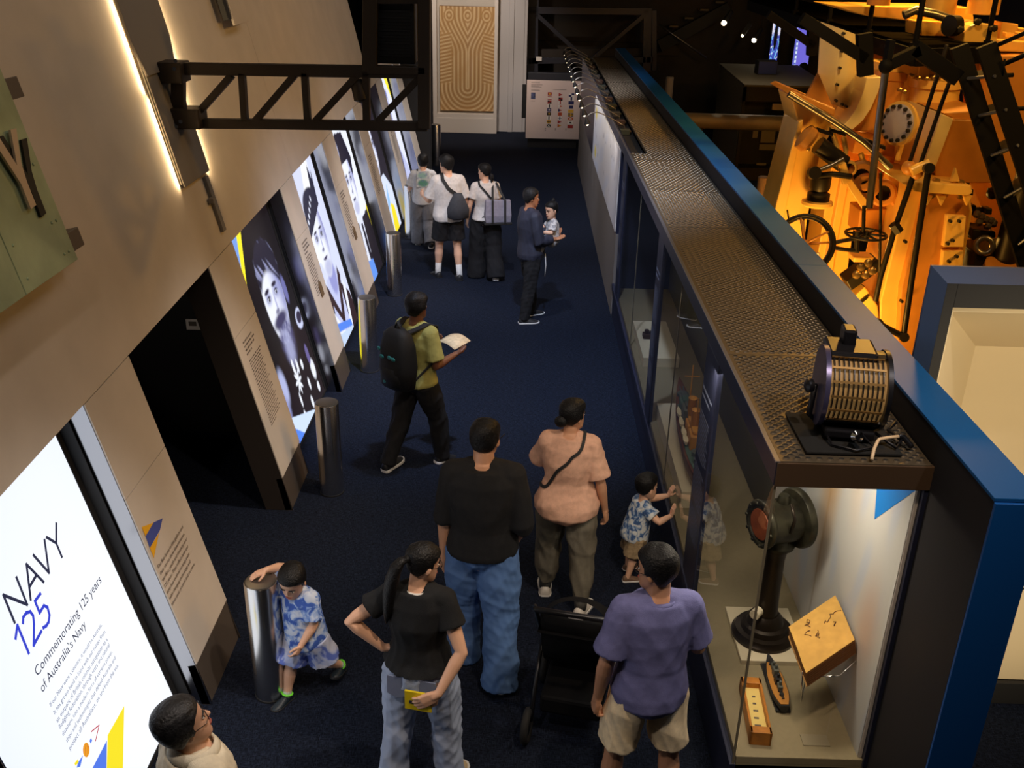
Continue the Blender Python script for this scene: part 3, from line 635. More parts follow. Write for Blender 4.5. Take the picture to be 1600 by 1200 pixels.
B('kickboard', (X0, 11.72, 0), (X1, CY1, 1.05), m_kick); B('upper_body', (X0, 11.72, 1.05), (X1, CY1, 2.10), m_navy)
B('fascia', (X0-.004, CY0, 2.08), (X0+.03, CY1, CZ), m_navy); B('end_fascia', (X0, CY0-.006, 2.075), (X1+.01, CY0+.02, CZ-.004), m_bronze)
B('edge_strip', (X0-.01, CY0-.004, CZ-.004), (X0+.012, CY1, CZ+.004), mat('bright_edge', srgb(170, 170, 178), .3, .8), bevel=.001)
B('case_ceiling', (X0+.03, CY0+.02, 2.09), (X1, 11.4, 2.13), m_black)
pil = [(5.20, 5.58), (7.72, 8.02), (11.02, 11.36)]
for y0, y1 in pil: B('pillar', (X0-.002, y0, .42), (X0+.03, y1, 2.08), m_navy)
panes = [(CY0+.01, 5.19), (5.59, 6.70), (6.705, 7.71), (8.03, 9.5), (9.505, 11.01)]
for y0, y1 in panes: B('glass_pane', (X0+.004, y0, .42), (X0+.012, y1, 2.08), m_glass, bevel=0)
B('end_pane', (X0+.02, CY0+.008, .42), (X1-.006, CY0+.016, 2.08), m_glass, bevel=0)
B('glass_edge', (X0+.001, CY0+.002, .42), (X0+.012, CY0+.012, 2.08), m_edge, bevel=0)
for y in (6.7, 9.5): B('glass_edge', (X0+.003, y, .42), (X0+.013, y+.005, 2.08), m_edge, bevel=0)
# lettering on the pillars: two headings and lines too small to read
m_caption = mat('caption_print', srgb(125, 135, 165), .7)
r = random.Random(5)
for y0, y1 in pil:
    z = 1.78
    for blk, (nl, h, dz) in enumerate(((2, .020, .05), (12, .009, .026), (10, .009, .026), (8, .009, .026))):
        mb = MB()
        for k_ in range(nl):
            w = (y1-y0-.05)*r.uniform(.75, 1); yy = y1-.025; end = yy-w
            while yy > end:
                l_ = min(r.uniform(.02, .06), yy-end); mb.add([Vector((X0-.004, yy, z))-sc.location, Vector((X0-.004, yy-l_, z))-sc.location, Vector((X0-.004, yy-l_, z+h))-sc.location, Vector((X0-.004, yy, z+h))-sc.location], [(0, 1, 2, 3)]); yy -= l_+.008
            z -= dz
        mb.obj('caption_heading' if blk == 0 else 'caption_block', m_caption, sc); z -= .05
# rear panel: faded colour print, blue triangle at the near top corner
m_panelprint = mat('faded_panel_print', (.6, .6, .6), .6, attr='Col')
def rear(U, V):
    img = blank(U, srgb(196, 196, 192)); n_ = ns(U*30, V*7, 2, 11); n2 = ns(U*14, V*3, 2, 12)
    img = over(img, ss(.2, 1.0, n_)*.6, srgb(176, 186, 205)); img = over(img, ss(.3, 1.1, n2)*.6, srgb(206, 180, 150))
    img = over(img, (1-ss(.0, .012, abs(U-.50)))*.5, srgb(150, 130, 100)); img = over(img, ell(U, V, .50, .72, .06, .36, .8)*.75, srgb(196, 156, 98)); img = over(img, ell(U, V, .10, .40, .05, .16, .9)*.5, srgb(196, 150, 120))
    return img
B('rear_panel', (X1-.03, CY0+.03, DECK), (X1-.012, 5.9, 2.08), m_white)
paint('rear_print', Vector((X1-.033, CY0+.035, DECK))-sc.location, (0, 2.06, 0), (0, 0, 1.61), 160, 90, rear, m_panelprint, sc)
MB().add([Vector((X1-.0345, CY0+.035+u_*2.06, DECK+v_*1.61))-sc.location for u_, v_ in ((0, .99), (.18, .75), (.238, .999), (0, .999))], [(0, 1, 2, 3)]).obj('blue_triangle', mat('blue_print', srgb(10, 120, 205), .6), sc)
B('rear_lining', (X1-.03, 5.9, DECK), (X1-.01, 11.4, 2.08), mat('dark_olive_lining', srgb(84, 80, 62), .85))
B('corner_post', (X1-.012, CY0, .42), (X1+.012, CY0+.05, 2.08), m_navy)
# roof: perforated sheets with joints; the dimples are real, one mesh per roof
js = [CY0-.004, 5.06, 7.78, 10.50, 12.92, 15.0, 16.95, 19.05, CY1]
for y0, y1 in zip(js[:-1], js[1:]):
    x0 = X0+.012 if y0 < 10.4 else X0+.20
    B('roof_sheet', (x0, y0+.004, CZ-.03), (X1-.002, y1-.004, CZ+.003), m_perf, bevel=.002)
    if y0 > 10.4: B('cable_channel', (X0+.012, y0+(.0 if y0 > 10.6 else .35), CZ-.08), (X0+.20, y1, CZ-.06), m_hole)
    if 10.4 < y0 < 10.6: B('roof_sheet', (X0+.012, y0+.004, CZ-.03), (X0+.199, y0+.36, CZ+.003), m_perf, bevel=.002)
dv, df, dm = [], [], []; n8 = 8; row = 0; y = CY0+.03
while y < 20.9:
    st_ = .0245 if y < 9 else .049 if y < 14 else .07
    xs = np.arange(X0+.045+(.0245 if row % 2 else 0), X1-.02, .049)
    for x in xs:
        if y > 10.85 and x < X0+.21: continue
        if any(abs(y-j) < .018 for j in js): continue
        if 1.29 < x < 1.74 and 3.86 < y < 4.30: continue
        b = len(dv)
        for rr, rl, z in ((.0175, .0120, CZ+.0028), (.0132, .0085, CZ+.0085)):
            dv += [(x+rr*math.cos(a)-1.5, y+rl*math.sin(a)-12, z) for a in [2*math.pi*i/n8 for i in range(n8)]]
        df += [(b+i, b+(i+1) % n8, b+n8+(i+1) % n8, b+n8+i) for i in range(n8)]; dm += [0]*n8
        df.append(tuple(b+n8+i for i in range(n8))); dm.append(1)
    y += st_; row += 1
me = bpy.data.meshes.new('roof_dimples'); me.from_pydata(dv, [], df); me.materials.append(m_perf); me.materials.append(m_hole); me.polygons.foreach_set('material_index', dm)
o = bpy.data.objects.new('roof_dimples', me); S.collection.objects.link(o); o.parent = sc; o['kind'] = 'stuff'
# chart panel on the far section
def chart(U, V):
    img = blank(U, srgb(206, 206, 214)); img = over(img, ss(.3, 1.0, ns(U*12, V*9, 2, 21))*.5, srgb(190, 198, 220))
    for i in range(16):
        rr_ = np.random.RandomState(i); img = over(img, ell(U, V, rr_.uniform(.08, .95), rr_.uniform(.25, .9), .008, rr_.uniform(.015, .05), .3)*.8, srgb(120, 128, 150))
    for cx, cy in ((.90, .80), (.86, .22)): img = over(img, ell(U, V, cx, cy, .04, .09, .4)*.9, srgb(225, 205, 60))
    return img
B('chart_board', (X0-.012, 11.78, 1.06), (X0, 16.4, 2.06), m_white)
paint('chart_print', Vector((X0-.015, 11.79, 1.07))-sc.location, (0, 4.6, 0), (0, 0, .98), 140, 60, chart, m_panelprint, sc)

# gooseneck lamps over the chart, each with its clamp
m_gn = mat('gooseneck_grey', srgb(150, 145, 138), .3, .9); m_bulb = mat('lamp_glow', (.2, .15, .1), .5, emit=(1, .82, .55), estr=4)
ordn = ['nearest', 'second', 'third', 'fourth', 'fifth', 'sixth', 'seventh', 'eighth', 'ninth', 'tenth', 'eleventh', 'twelfth', 'farthest']
m_clamps = [mat('clamp_green', srgb(52, 58, 48), .6), mat('clamp_brown', srgb(70, 50, 42), .6), mat('clamp_grey', srgb(62, 62, 62), .6)]
for i in range(13):
    y = 12.35+i*.70
    g = empty('gooseneck_lamp', (X0+.06, y, CZ), 0, ('nearest' if i == 0 else 'farthest' if i == 12 else ordn[i])+' small gooseneck lamp in the row over the chart panel', 'lamp', 'gooseneck lamps over the chart panel')
    pts = [(0.02, 0, -.02)]+[(.02-.46*math.sin(t*1.45)-.02*t, .02*math.sin(t*3), .05+.17*math.sin(t*2.05)-.16*max(0, t-.55)) for t in [j/9*1.0 for j in range(10)]]
    MB().tube(pts, .007, 6).obj('arm', m_gn, g, True)
    e = Vector(pts[-1])
    MB().lathe([(.010, 0), (.018, .02), (.040, .075), (.040, .082), (.02, .07)], e+Vector((0, 0, .01)), (.25, 0, -1), n=14).obj('shade', m_black, g, smooth=2)
    MB().sphere(e+Vector((.018, 0, -.075)), .016, 10, 6).obj('bulb', m_bulb, g, True)
    MB().box((-.03, -.04, -.06), (.09, .06, .012)).obj('clamp', m_clamps[i % 3], g, bevel=.008)
    MB().tube([(.09, .0, -.02), (.12, .12, -.035), (.06, .30, -.03), (.02, .36, -.04)], .010, 6).obj('cable', m_clamps[(i+1) % 3], g, True)
    if 1:
        d_ = lamp('gooseneck_light', 'SPOT', (0, 0, 0), (0, 0, -1), 7, (1, .88, .74), .02, 120, .9); d_.parent = g; d_.location = e+Vector((.03, 0, -.10)); d_.rotation_euler = Vector((.9, 0, -1)).to_track_quat('-Z', 'Y').to_euler()

# ---- stage lantern, its base plate, cable and the white tube on the roof
m_lan = mat('lantern_black', (.016, .016, .02), .38, .5); m_lanp = mat('lantern_sheen', srgb(92, 90, 128), .3, .6)
m_glow = mat('lantern_inside', (.35, .22, .09), .6, emit=(1, .55, .18), estr=.10); m_fin = mat('lantern_fin', srgb(150, 118, 70), .35, .6)
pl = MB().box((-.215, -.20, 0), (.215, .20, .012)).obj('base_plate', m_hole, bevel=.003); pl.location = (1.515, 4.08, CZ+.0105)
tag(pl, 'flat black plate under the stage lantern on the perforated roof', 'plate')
ln = empty('stage_lantern', (1.535, 4.12, CZ+.0225), math.radians(-8), 'black stage lantern with a vented drum on the near end of the showcase roof', 'lantern')
c = Vector((0, 0, .215)); hw, R_ = .125, .165
MB().lathe([(.02, -hw), (R_-.015, -hw), (R_-.012, -hw+.02), (R_-.012, hw-.02), (R_-.015, hw), (.02, hw)], c, (1, 0, 0), n=40).obj('drum_core', m_glow, ln, smooth=2)
sh = MB(); n = 26                                  # outer shell everywhere but the vented back
for i in range(n):
    a0, a1 = math.radians(-78.4-245*i/n), math.radians(-78.4-245*(i+1)/n)
    f_ = lambda a, rr, x: c+Vector((x, rr*math.sin(a-.9), rr*math.cos(a-.9)))
    sh.loft([[f_(a0, R_+.012, -hw), f_(a0, R_+.012, hw), f_(a0, R_, hw), f_(a0, R_, -hw)], [f_(a1, R_+.012, -hw), f_(a1, R_+.012, hw), f_(a1, R_, hw), f_(a1, R_, -hw)]])
sh.obj('shell', m_lan, ln, smooth=2)
fin = MB(); bars = MB()
def dr(a, rr, x): return c+Vector((x, -rr*math.cos(a), rr*math.sin(a)))
A0, A1 = math.radians(-38), math.radians(74)
for k_ in range(11):
    x = -hw+.02+k_*(2*hw-.04)/10
    fin.loft([[dr(a, R_+.006, x-.0025), dr(a, R_+.006, x+.0025), dr(a, R_-.012, x+.0025), dr(a, R_-.012, x-.0025)] for a in [A0+(A1-A0)*j/14 for j in range(15)]])
fin.obj('cooling_fins', m_lan, ln)['kind'] = 'stuff'
for j in range(6):
    a = A0+(A1-A0)*j/5
    bars.loft([[dr(a-.03, R_+.010, x), dr(a+.03, R_+.010, x), dr(a+.03, R_+.002, x), dr(a-.03, R_+.002, x)] for x in (-hw+.01, hw-.01)])
bars.obj('vent_bars', m_fin, ln)['kind'] = 'stuff'
MB().lathe([(R_-.01, 0), (R_+.022, 0), (R_+.022, .022), (R_-.01, .022)], c+Vector((-hw-.02, 0, 0)), (1, 0, 0), n=44).obj('front_ring', m_lanp, ln, smooth=2)
MB().lathe([(R_-.01, 0), (R_+.018, 0), (R_+.018, .02), (R_-.01, .02)], c+Vector((hw, 0, 0)), (1, 0, 0), n=44).obj('rear_ring', m_lan, ln, smooth=2)
MB().loft([[Vector((x-.03, y, z)), Vector((x+.03, y, z)), Vector((x+.03, y+.10, z)), Vector((x-.03, y+.10, z))] for x, y, z in ((-.02, .06, .34), (-.03, .05, .42), (-.03, .05, .47))]).obj('top_handle_block', m_lan, ln, bevel=.01)
MB().box((-.13, -.05, .355), (.09, .16, .40)).obj('top_cap', m_lan, ln, bevel=.015)
yk = MB(); yk.tube([(-hw-.035, 0, .215), (-hw-.04, 0, .06), (-hw+.02, 0, .012), (hw-.0, 0, .012), (hw+.05, 0, .06), (hw+.045, 0, .215)], .014, 8)
yk.obj('yoke', m_lan, ln, True)
MB().lathe([(.012, 0), (.03, .005), (.03, .03), (.014, .04)], (-hw-.055, -.06, .235), (-1, -.4, 0), n=14).obj('clamp_knob', m_lan, ln, smooth=2)
MB().lathe([(.02, 0), (.02, .025), (.028, .03), (.012, .045)], (.02, -.175, .055), (0, -1, .3), n=14).obj('lens_screw', m_chrome, ln, smooth=2)
MB().box((-.11, -.15, .02), (.11, .10, .06)).obj('lower_tray', m_lan, ln, bevel=.008)
MB().tube([(.05, -.15, .05), (.10, -.20, .018), (.02, -.24, .012), (-.08, -.20, .012), (-.10, -.14, .03)], .006, 8).obj('mains_lead', m_lan, ln, True)
MB().tube([(.12, -.1, .04), (.20, -.18, .015), (.24, -.10, .014), (.20, .0, .014), (.24, .04, .04)], .008, 8).obj('mains_lead', m_lan, ln, True)
p0, p1, p2 = G(1362, 718, CZ+.02), G(1369, 686, CZ+.06), G(1404, 682, CZ+.06)
wt = empty('white_tube', p0, 0, 'bent white tube lying at the near right edge of the showcase roof', 'tube')
MB().tube([L(wt, p) for p in (p0, p0.lerp(p1, .5), p1-Vector((0, .02, 0)), p1+Vector((.015, .0, .0)), p1.lerp(p2, .5), p2)], .008, 8).obj('tube', mat('white_plastic', srgb(225, 200, 165), .5), wt, True)
MB().tube([L(wt, p2), L(wt, p2)+Vector((.03, .02, -.01)), L(wt, p2)+Vector((.05, -.04, -.03))], .013, 8).obj('grip', m_lan, wt, True)

# ---- exhibits
m_slab = mat('white_exhibit_slab', srgb(226, 214, 184), .6)
def slab_obj(a, b, label, nm='exhibit_plinth'):
    c_ = (Vector(a)+Vector(b))/2; o_ = MB().box(Vector(a)-c_, Vector(b)-c_).obj(nm, m_slab, bevel=.004); o_.location = c_; return tag(o_, label, 'plinth')
slab_obj((1.345, 4.55, DECK), (1.74, 5.06, DECK+.03), 'square white slab under the ship telegraph in the showcase')
slab_obj((1.235, 6.28, DECK), (1.42, 7.82, .60), 'long white plinth under the model warship behind the glass')
slab_obj((1.24, 8.95, DECK), (1.60, 10.0, .56), 'white plinth in the farther bay of the showcase, a small dark part on it')
o = MB().box((-.07, -.05, 0), (.07, .05, .05)).cyl((-.03, 0, .05), (-.03, 0, .09), .025).box((.0, -.02, .05), (.05, .02, .075)).obj('small_exhibit', mat('rusty_iron', srgb(70, 48, 38), .7, .3), bevel=.006)
o.location = (1.36, 9.5, .56); tag(o, 'small dark rusty part on the white plinth of the farther bay', 'exhibit')
m_verd = mat('verdigris_bronze', srgb(52, 50, 38), .42, .6, noise_amt=.8, noise_scale=11); m_copper = mat('copper_dial', srgb(128, 64, 34), .45, .3, noise_amt=.3, noise_scale=14); m_iron = mat('dark_bronze_column', srgb(46, 38, 30), .35, .6)
tg = empty('ship_telegraph', (1.525, 4.80, DECK+.03), math.radians(20), 'old bronze ship telegraph on a round dark pedestal behind the end glass', 'telegraph')
MB().lathe([(.19, 0), (.19, .02), (.175, .035), (.17, .05), (.14, .055), (.13, .085), (.11, .095), (.10, .13), (.075, .16)], (0, 0, 0), n=40).obj('pedestal_base', m_iron, tg, smooth=2)
MB().lathe([(.068, .15), (.062, .25), (.058, .55), (.066, .60), (.075, .62), (.075, .65)], (0, 0, 0), n=28).obj('column', m_iron, tg, smooth=2)
MB().cyl((-.07, -.02, .20), (-.12, -.05, .20), .03, n=14).obj('side_boss', m_slab, tg, smooth=2)
hc = Vector((0, 0, .80))
MB().lathe([(.01, -.13), (.12, -.13), (.135, -.12), (.125, -.09), (.13, 0), (.13, .07), (.17, .085), (.178, .10), (.178, .125), (.16, .13), (.14, .12), (.01, .12)], hc, (1, 0, 0), n=40).obj('head_drum', m_verd, tg, smooth=2)
MB().torus(hc+Vector((-.125, 0, 0)), .125, .020, (1, 0, 0), 36, 8).obj('bezel_ring', m_verd, tg, True)
MB().lathe([(.005, 0), (.09, 0), (.092, .006), (.005, .008)], hc+Vector((-.14, 0, 0)), (1, 0, 0), n=30).obj('dial', m_copper, tg, smooth=2)
bt = MB()
for a in range(10): t = a*math.pi/5; bt.sphere(hc+Vector((-.145, .125*math.cos(t), .125*math.sin(t))), .011, 8, 5)
bt.obj('bezel_screws', m_verd, tg, True)['kind'] = 'stuff'
MB().lathe([(.04, 0), (.035, .03), (.028, .05)], hc+Vector((0, 0, .12)), (0, 0, 1), n=16).obj('top_boss', m_verd, tg, smooth=2)
MB().tube([hc+Vector((-.02, -.13, 0)), hc+Vector((-.02, -.15, .10)), hc+Vector((-.02, -.10, .17))], .010, 8).obj('lever', m_iron, tg, True)
MB().lathe([(.10, -.02), (.105, .0), (.06, .08)], (0, 0, .66), n=24).obj('neck_cup', m_verd, tg, smooth=2)
# open old book on a wire stand
m_page = mat('aged_page', srgb(214, 166, 82), .8, noise_amt=.12, noise_scale=18); m_pages = mat('page_edges', srgb(150, 100, 44), .8, noise_amt=.4, noise_scale=90)
bk = empty('old_book', (1.65, 4.2, .9), 0, 'thick old yellowed book with line drawings, held open above the showcase deck', 'book')
A, Bp, Cp, Dp = [Vector(p)-bk.location for p in ((1.50, 4.30, .93), (1.785, 4.47, 1.02), (1.795, 4.13, .99), (1.52, 3.99, .88))]
nb_ = (Bp-A).cross(Dp-A).normalized(); nb_ = nb_ if nb_.z > 0 else -nb_
MB().prism([A, Bp, Cp, Dp], -nb_*.075).obj('page_block', m_pages, bk, bevel=.004)
def pgp(s_, t_, h): return A+(Bp-A)*s_+(Dp-A)*t_*(1-s_)+(Cp-Bp)*t_*s_+nb_*h
MB().loft([[pgp(s_, t_, .004+.012*math.sin(min(1, t_*1.25)*math.pi)) for t_ in [j/10 for j in range(11)]]+[pgp(s_, t_, .001) for t_ in [j/10 for j in range(10, -1, -1)]] for s_ in [i/6 for i in range(7)]]).obj('open_page', m_page, bk, smooth=2)
lay = MB()
for i in range(7): h = -.012-.0095*i; lay.prism([pgp(0, .9, h), pgp(1, .9, h), pgp(1, 1.015+.012*i, h), pgp(0, 1.015+.012*i, h)], nb_*.004)
lay.obj('page_layers', mat('page_gap', srgb(112, 70, 34), .85), bk)['kind'] = 'stuff'
MB().prism([pgp(-.02, -.02, -.076), pgp(1.02, -.02, -.076), pgp(1.02, 1.06, -.076), pgp(-.02, 1.06, -.076)], -nb_*.006).obj('cover', mat('tan_cover', srgb(190, 140, 76), .7), bk, bevel=.002)
dl = MB(); r = random.Random(4)
for s0, t0, n in ((.35, .30, 9), (.6, .4, 12), (.42, .6, 8), (.75, .55, 5), (.28, .35, 6)):
    pts = [(s0, t0)]
    for i in range(n): pts.append((pts[-1][0]+r.uniform(-.06, .075), pts[-1][1]+r.uniform(-.06, .06)))
    dl.tube([pgp(a, b, .0175) for a, b in pts], .0022, 4)
dl.obj('ink_drawing', mat('brown_ink', srgb(92, 56, 40), .8), bk)
MB().tube([pgp(0, .8, -.06), pgp(0, .8, -.06)+Vector((.02, 0, -.20)), pgp(.2, .5, -.06)+Vector((.04, .05, -.24)), pgp(1, .5, -.06)+Vector((.02, 0, -.06))], .004, 6).obj('wire_stand', m_chrome, bk, True)
MB().tube([pgp(1.02, 1, -.06), pgp(1.0, 1.1, -.12), pgp(.6, 1.2, -.10), pgp(.2, 1.05, -.06)], .003, 6).obj('wire_stand', m_chrome, bk, True)
# model ships
m_hull = mat('model_hull_brown', srgb(110, 62, 40), .5); m_deckw = mat('model_deck_wood', srgb(190, 130, 55), .5); m_gun = mat('model_grey', srgb(92, 98, 92), .5); m_yell = mat('model_ochre', srgb(200, 140, 50), .5); m_dk = mat('model_dark', srgb(34, 34, 36), .5); m_green2 = mat('model_green_grey', srgb(86, 112, 100), .5)
def hull(mb, Ln, Wd, Ht, z0=0.0, mi=0, n=14):
    rings = []
    for i in range(n+1):
        t = i/n; y = -Ln/2+Ln*t; w = Wd/2*max(.02, (math.sin(min(1, t*2.4+.32)*math.pi/2) if t < .5 else math.cos(max(0, (t-.45)/.55)*math.pi/2)**.8)); sh_ = .35*Ht*max(0, (t-.6)/.4)**2
        rings.append([Vector((-w, y, z0+Ht+sh_)), Vector((w, y, z0+Ht+sh_)), Vector((w*.9, y, z0+Ht*.4)), Vector((w*.35, y, z0)), Vector((-w*.35, y, z0)), Vector((-w*.9, y, z0+Ht*.4))])
    return mb.loft(rings, mi)
def plan(mb, Ln, Wd, z, mi=0, n=14, th=.004):
    pts = []
    for sgn in (1, -1):
        rr_ = range(n+1) if sgn == 1 else range(n, -1, -1)
        for i in rr_:
            t = i/n; w = Wd/2*max(.02, (math.sin(min(1, t*2.4+.32)*math.pi/2) if t < .5 else math.cos(max(0, (t-.45)/.55)*math.pi/2)**.8)); pts.append(Vector((sgn*w, -Ln/2+Ln*t, z)))
    return mb.prism(pts, (0, 0, th), mi)
ms = empty('model_warship', (1.40, 7.06, .602), math.radians(-2), 'large painted model warship with ochre and grey superstructure on the long plinth', 'ship model')
hull(MB(), 1.75, .20, .15).obj('hull', m_hull, ms, smooth=2)
plan(MB(), 1.66, .17, .152).obj('deck', m_green2, ms)
for y, w, h, m in ((.28, .11, .10, m_green2), (.08, .12, .14, m_gun), (-.12, .10, .10, m_yell), (-.34, .11, .12, m_yell), (.42, .08, .06, m_gun)):
    MB().box((-w/2, y-.08, .15), (w/2, y+.08, .15+h)).box((-w*.35, y-.05, .15+h), (w*.35, y+.05, .18+h)).obj('deckhouse', m, ms, bevel=.008)
for y in (.02, -.2): MB().lathe([(.035, 0), (.034, .16), (.037, .165), (.028, .17)], (0, y, .24), (0, -.1, 1), n=16).obj('funnel', m_yell, ms, smooth=2)
for y, d in ((.56, 1), (-.5, -1), (-.62, -1)):
    t_ = MB().lathe([(.05, 0), (.05, .035), (.03, .05)], (0, y, .155), n=16); [t_.cyl((s_*.014, y, .185), (s_*.014, y+d*.13, .195), .006, n=8) for s_ in (-1, 1)]
    t_.obj('gun_turret', m_gun, ms, smooth=2)
for s_ in (-1, 1):
    for y in (.18, 0, -.18, -.30): hull(MB(), .14, .04, .03, .17).obj('lifeboat', m_slab, ms).location = (s_*.075, y, .0)
MB().cyl((0, .16, .3), (0, .16, .62), .005).cyl((0, -.26, .25), (0, -.26, .52), .005).box((-.06, .157, .52), (.06, .163, .526)).obj('masts', m_yell, ms)
sm = empty('small_ship_model', (1.50, 4.36, DECK+.012), math.radians(0), 'small model battleship with ochre deck lying on the showcase deck below the book', 'ship model')
hull(MB(), .42, .10, .045).obj('hull', m_dk, sm, smooth=2); plan(MB(), .40, .088, .0465).obj('deck', m_deckw, sm)
for y, w, h in ((.03, .03, .05), (-.03, .035, .04), (-.08, .025, .03), (.08, .02, .03)): MB().box((-w/2, y-.022, .05), (w/2, y+.022, .05+h)).cyl((0, y, .05+h), (0, y, .075+h), .008).obj('deckhouse', m_gun if h != .04 else m_dk, sm, bevel=.003)
for y, d in ((.12, 1), (-.13, -1), (-.10, -1)): MB().lathe([(.014, 0), (.012, .012)], (0, y, .05), n=10).cyl((.004, y, .057), (.004, y+d*.04, .06), .003).cyl((-.004, y, .057), (-.004, y+d*.04, .06), .003).obj('gun_turret', m_dk, sm)
MB().box((-.04, -.2, -.012), (.04, .2, .001)).obj('stand', m_dk, sm)
m_oak = mat('golden_oak', srgb(186, 118, 40), .45, noise_amt=.15, noise_scale=25); m_card = mat('cream_card', srgb(232, 206, 120), .7)
fb = empty('wooden_box_frame', (1.335, 4.13, DECK), math.radians(-4), 'shallow golden oak box frame with a cream picture, on the showcase deck', 'box frame')
w, l_, h = .056, .215, .085
for a, b in (((-w, -l_, 0), (-w+.014, l_, h)), ((w-.014, -l_, 0), (w, l_, h)), ((-w, -l_, 0), (w, -l_+.05, h)), ((-w, l_-.05, 0), (w, l_, h))): MB().box(a, b).obj('side', m_oak, fb, bevel=.003)
MB().box((-w+.01, -l_+.04, .02), (w-.01, l_-.04, .05)).obj('picture', m_card, fb)
pk = MB()
for i in range(5): pk.box((-.02+.004*i, -.13+.055*i, .05), (.014-.004*(i % 2), -.118+.055*i, .0515))
pk.obj('drawing', m_inkgrey, fb)
for y, lab in ((3.96, 'small clear label card on the deck nearest the end glass'),):
    o = MB().box((-.07, -.04, 0), (.07, .04, .006)).obj('label_card', mat('label_grey', srgb(150, 140, 115), .5), bevel=.001); o.location = (1.62, y, DECK); tag(o, lab, 'label card')

# ------------------------------------------------------------------ blue topped wall behind the showcase
m_blue = mat('blue_satin_paint', srgb(20, 88, 150), .45, .0, noise_amt=.06, noise_scale=2, spec=.25); m_bluedk = mat('blue_end_paint', srgb(8, 84, 160), .5)
bw = tag(empty('wall_divider', (1.95, 12, 0)), 'dark dividing wall with a blue capping, between showcase and engine', kind='structure')
def BW(name, a, b, m, bevel=.002): return MB().box(Vector(a)-bw.location, Vector(b)-bw.location).obj(name, m, bw, bevel=bevel)
m_side = mat('dark_wall_side', srgb(42, 40, 42), .7, spec=.2)
BW('core', (1.853, 3.285, 0), (2.02, 21.4, 2.34), m_side)
joints = [3.28, 6.3, 9.4, 11.9, 14.2, 17.0, 21.4]
for i, (y0, y1) in enumerate(zip(joints[:-1], joints[1:])): BW('capping', (1.85, y0+.002, 2.34), (2.05, y1-.002, 2.356), m_blue)
BW('end_panel', (1.852, 3.268, 0), (2.05, 3.283, 2.338), m_bluedk)
# ------------------------------------------------------------------ framed alcove at the right edge
m_alc = mat('cream_alcove', srgb(222, 204, 168), .75); m_frblue = mat('blue_frame_paint', srgb(66, 86, 124), .5)
al = empty('framed_alcove', (3.4, 4.8, 0), 0, 'blue edged cream display alcove at the right, behind the blue topped wall', 'display alcove')
def A_(x, y, z): return Vector((x-3.4, y-4.8, z))
xl, xr, zt, zb = 2.13, 4.8, 2.76, .16
mb = MB()
o1 = [A_(xl, 4.90, 0), A_(xl, 4.90, zt+.03), A_(xr, 4.90, zt+.03), A_(xr, 4.90, 0)]; i1 = [A_(xl+.055, 4.80, 0), A_(xl+.055, 4.80, zt-.03), A_(xr-.055, 4.80, zt-.03), A_(xr-.055, 4.80, 0)]
for a, b in ((0, 1), (1, 2), (2, 3)): mb.prism([o1[a], o1[b], i1[b], i1[a]], (0, .02, 0))
mb.obj('blue_surround', m_frblue, al)
MB().box(A_(xl+.03, 4.89, 0), A_(xl+.06, 4.93, zt)).box(A_(xr-.06, 4.89, 0), A_(xr-.03, 4.93, zt)).box(A_(xl+.03, 4.89, zt-.03), A_(xr-.03, 4.93, zt)).obj('carcase', m_black, al, bevel=.003)
for a, b in (((xl+.055, 4.80, 0), (2.24, 4.83, zt-.03)), ((2.24, 4.80, 2.60), (xr-.055, 4.83, zt-.03)), ((xr-.17, 4.80, 0), (xr-.055, 4.83, 2.60)), ((2.24, 4.80, 0), (xr-.17, 4.83, zb))): MB().box(A_(*a), A_(*b)).obj('black_frame', m_black, al, bevel=.002)
BX, BZ, BY = 2.80, 2.08, 5.60
def sheet(name, pts, m=m_alc): return MB().prism([A_(*p) for p in pts], (0, .012, .0)).obj(name, m, al)
sheet('left_splay', [(2.24, 4.83, zb), (2.24, 4.83, 2.57), (BX, BY, BZ), (BX, BY, zb)]); sheet('top_splay', [(2.24, 4.83, 2.57), (xr-.17, 4.83, 2.57), (4.2, BY, BZ), (BX, BY, BZ)]); sheet('right_splay', [(xr-.17, 4.83, zb), (xr-.17, 4.83, 2.57), (4.2, BY, BZ), (4.2, BY, zb)])
sheet('back_sheet', [(BX, BY, zb), (BX, BY, BZ), (4.2, BY, BZ), (4.2, BY, zb)])
MB().box(A_(2.24, 4.82, 2.57), A_(xr-.17, 4.86, 2.60)).box(A_(2.24, 4.82, .74), A_(2.255, 4.85, 2.57)).obj('inner_reveal', m_alc, al, bevel=.002)
MB().box(A_(2.60, 4.84, zb), A_(xr-.17, 4.90, .84)).obj('lower_panel', m_alc, al, bevel=.002)
MB().box(A_(2.60, 4.84, .844), A_(xr-.17, 5.2, .87)).obj('ledge', m_alc, al, bevel=.002)
MB().box(A_(2.60, 4.834, .836), A_(xr-.17, 4.85, .846)).obj('ledge_gap', m_black, al)
lb = MB().box(A_(2.93, 4.92, .872), A_(3.3, 4.932, 1.08)).obj('label_board', m_white, al)
mb = MB(); q0 = A_(3.0, 4.918, .0)
for a, b in (((0, .90), (.006, 1.06)), ((0, 1.054), (.2, 1.06)), ((0, .90), (.2, .906))): mb.box((q0.x+a[0], q0.y, a[1]), (q0.x+b[0], q0.y+.003, b[1]))
mb.obj('outlined_mark', m_ink, al)

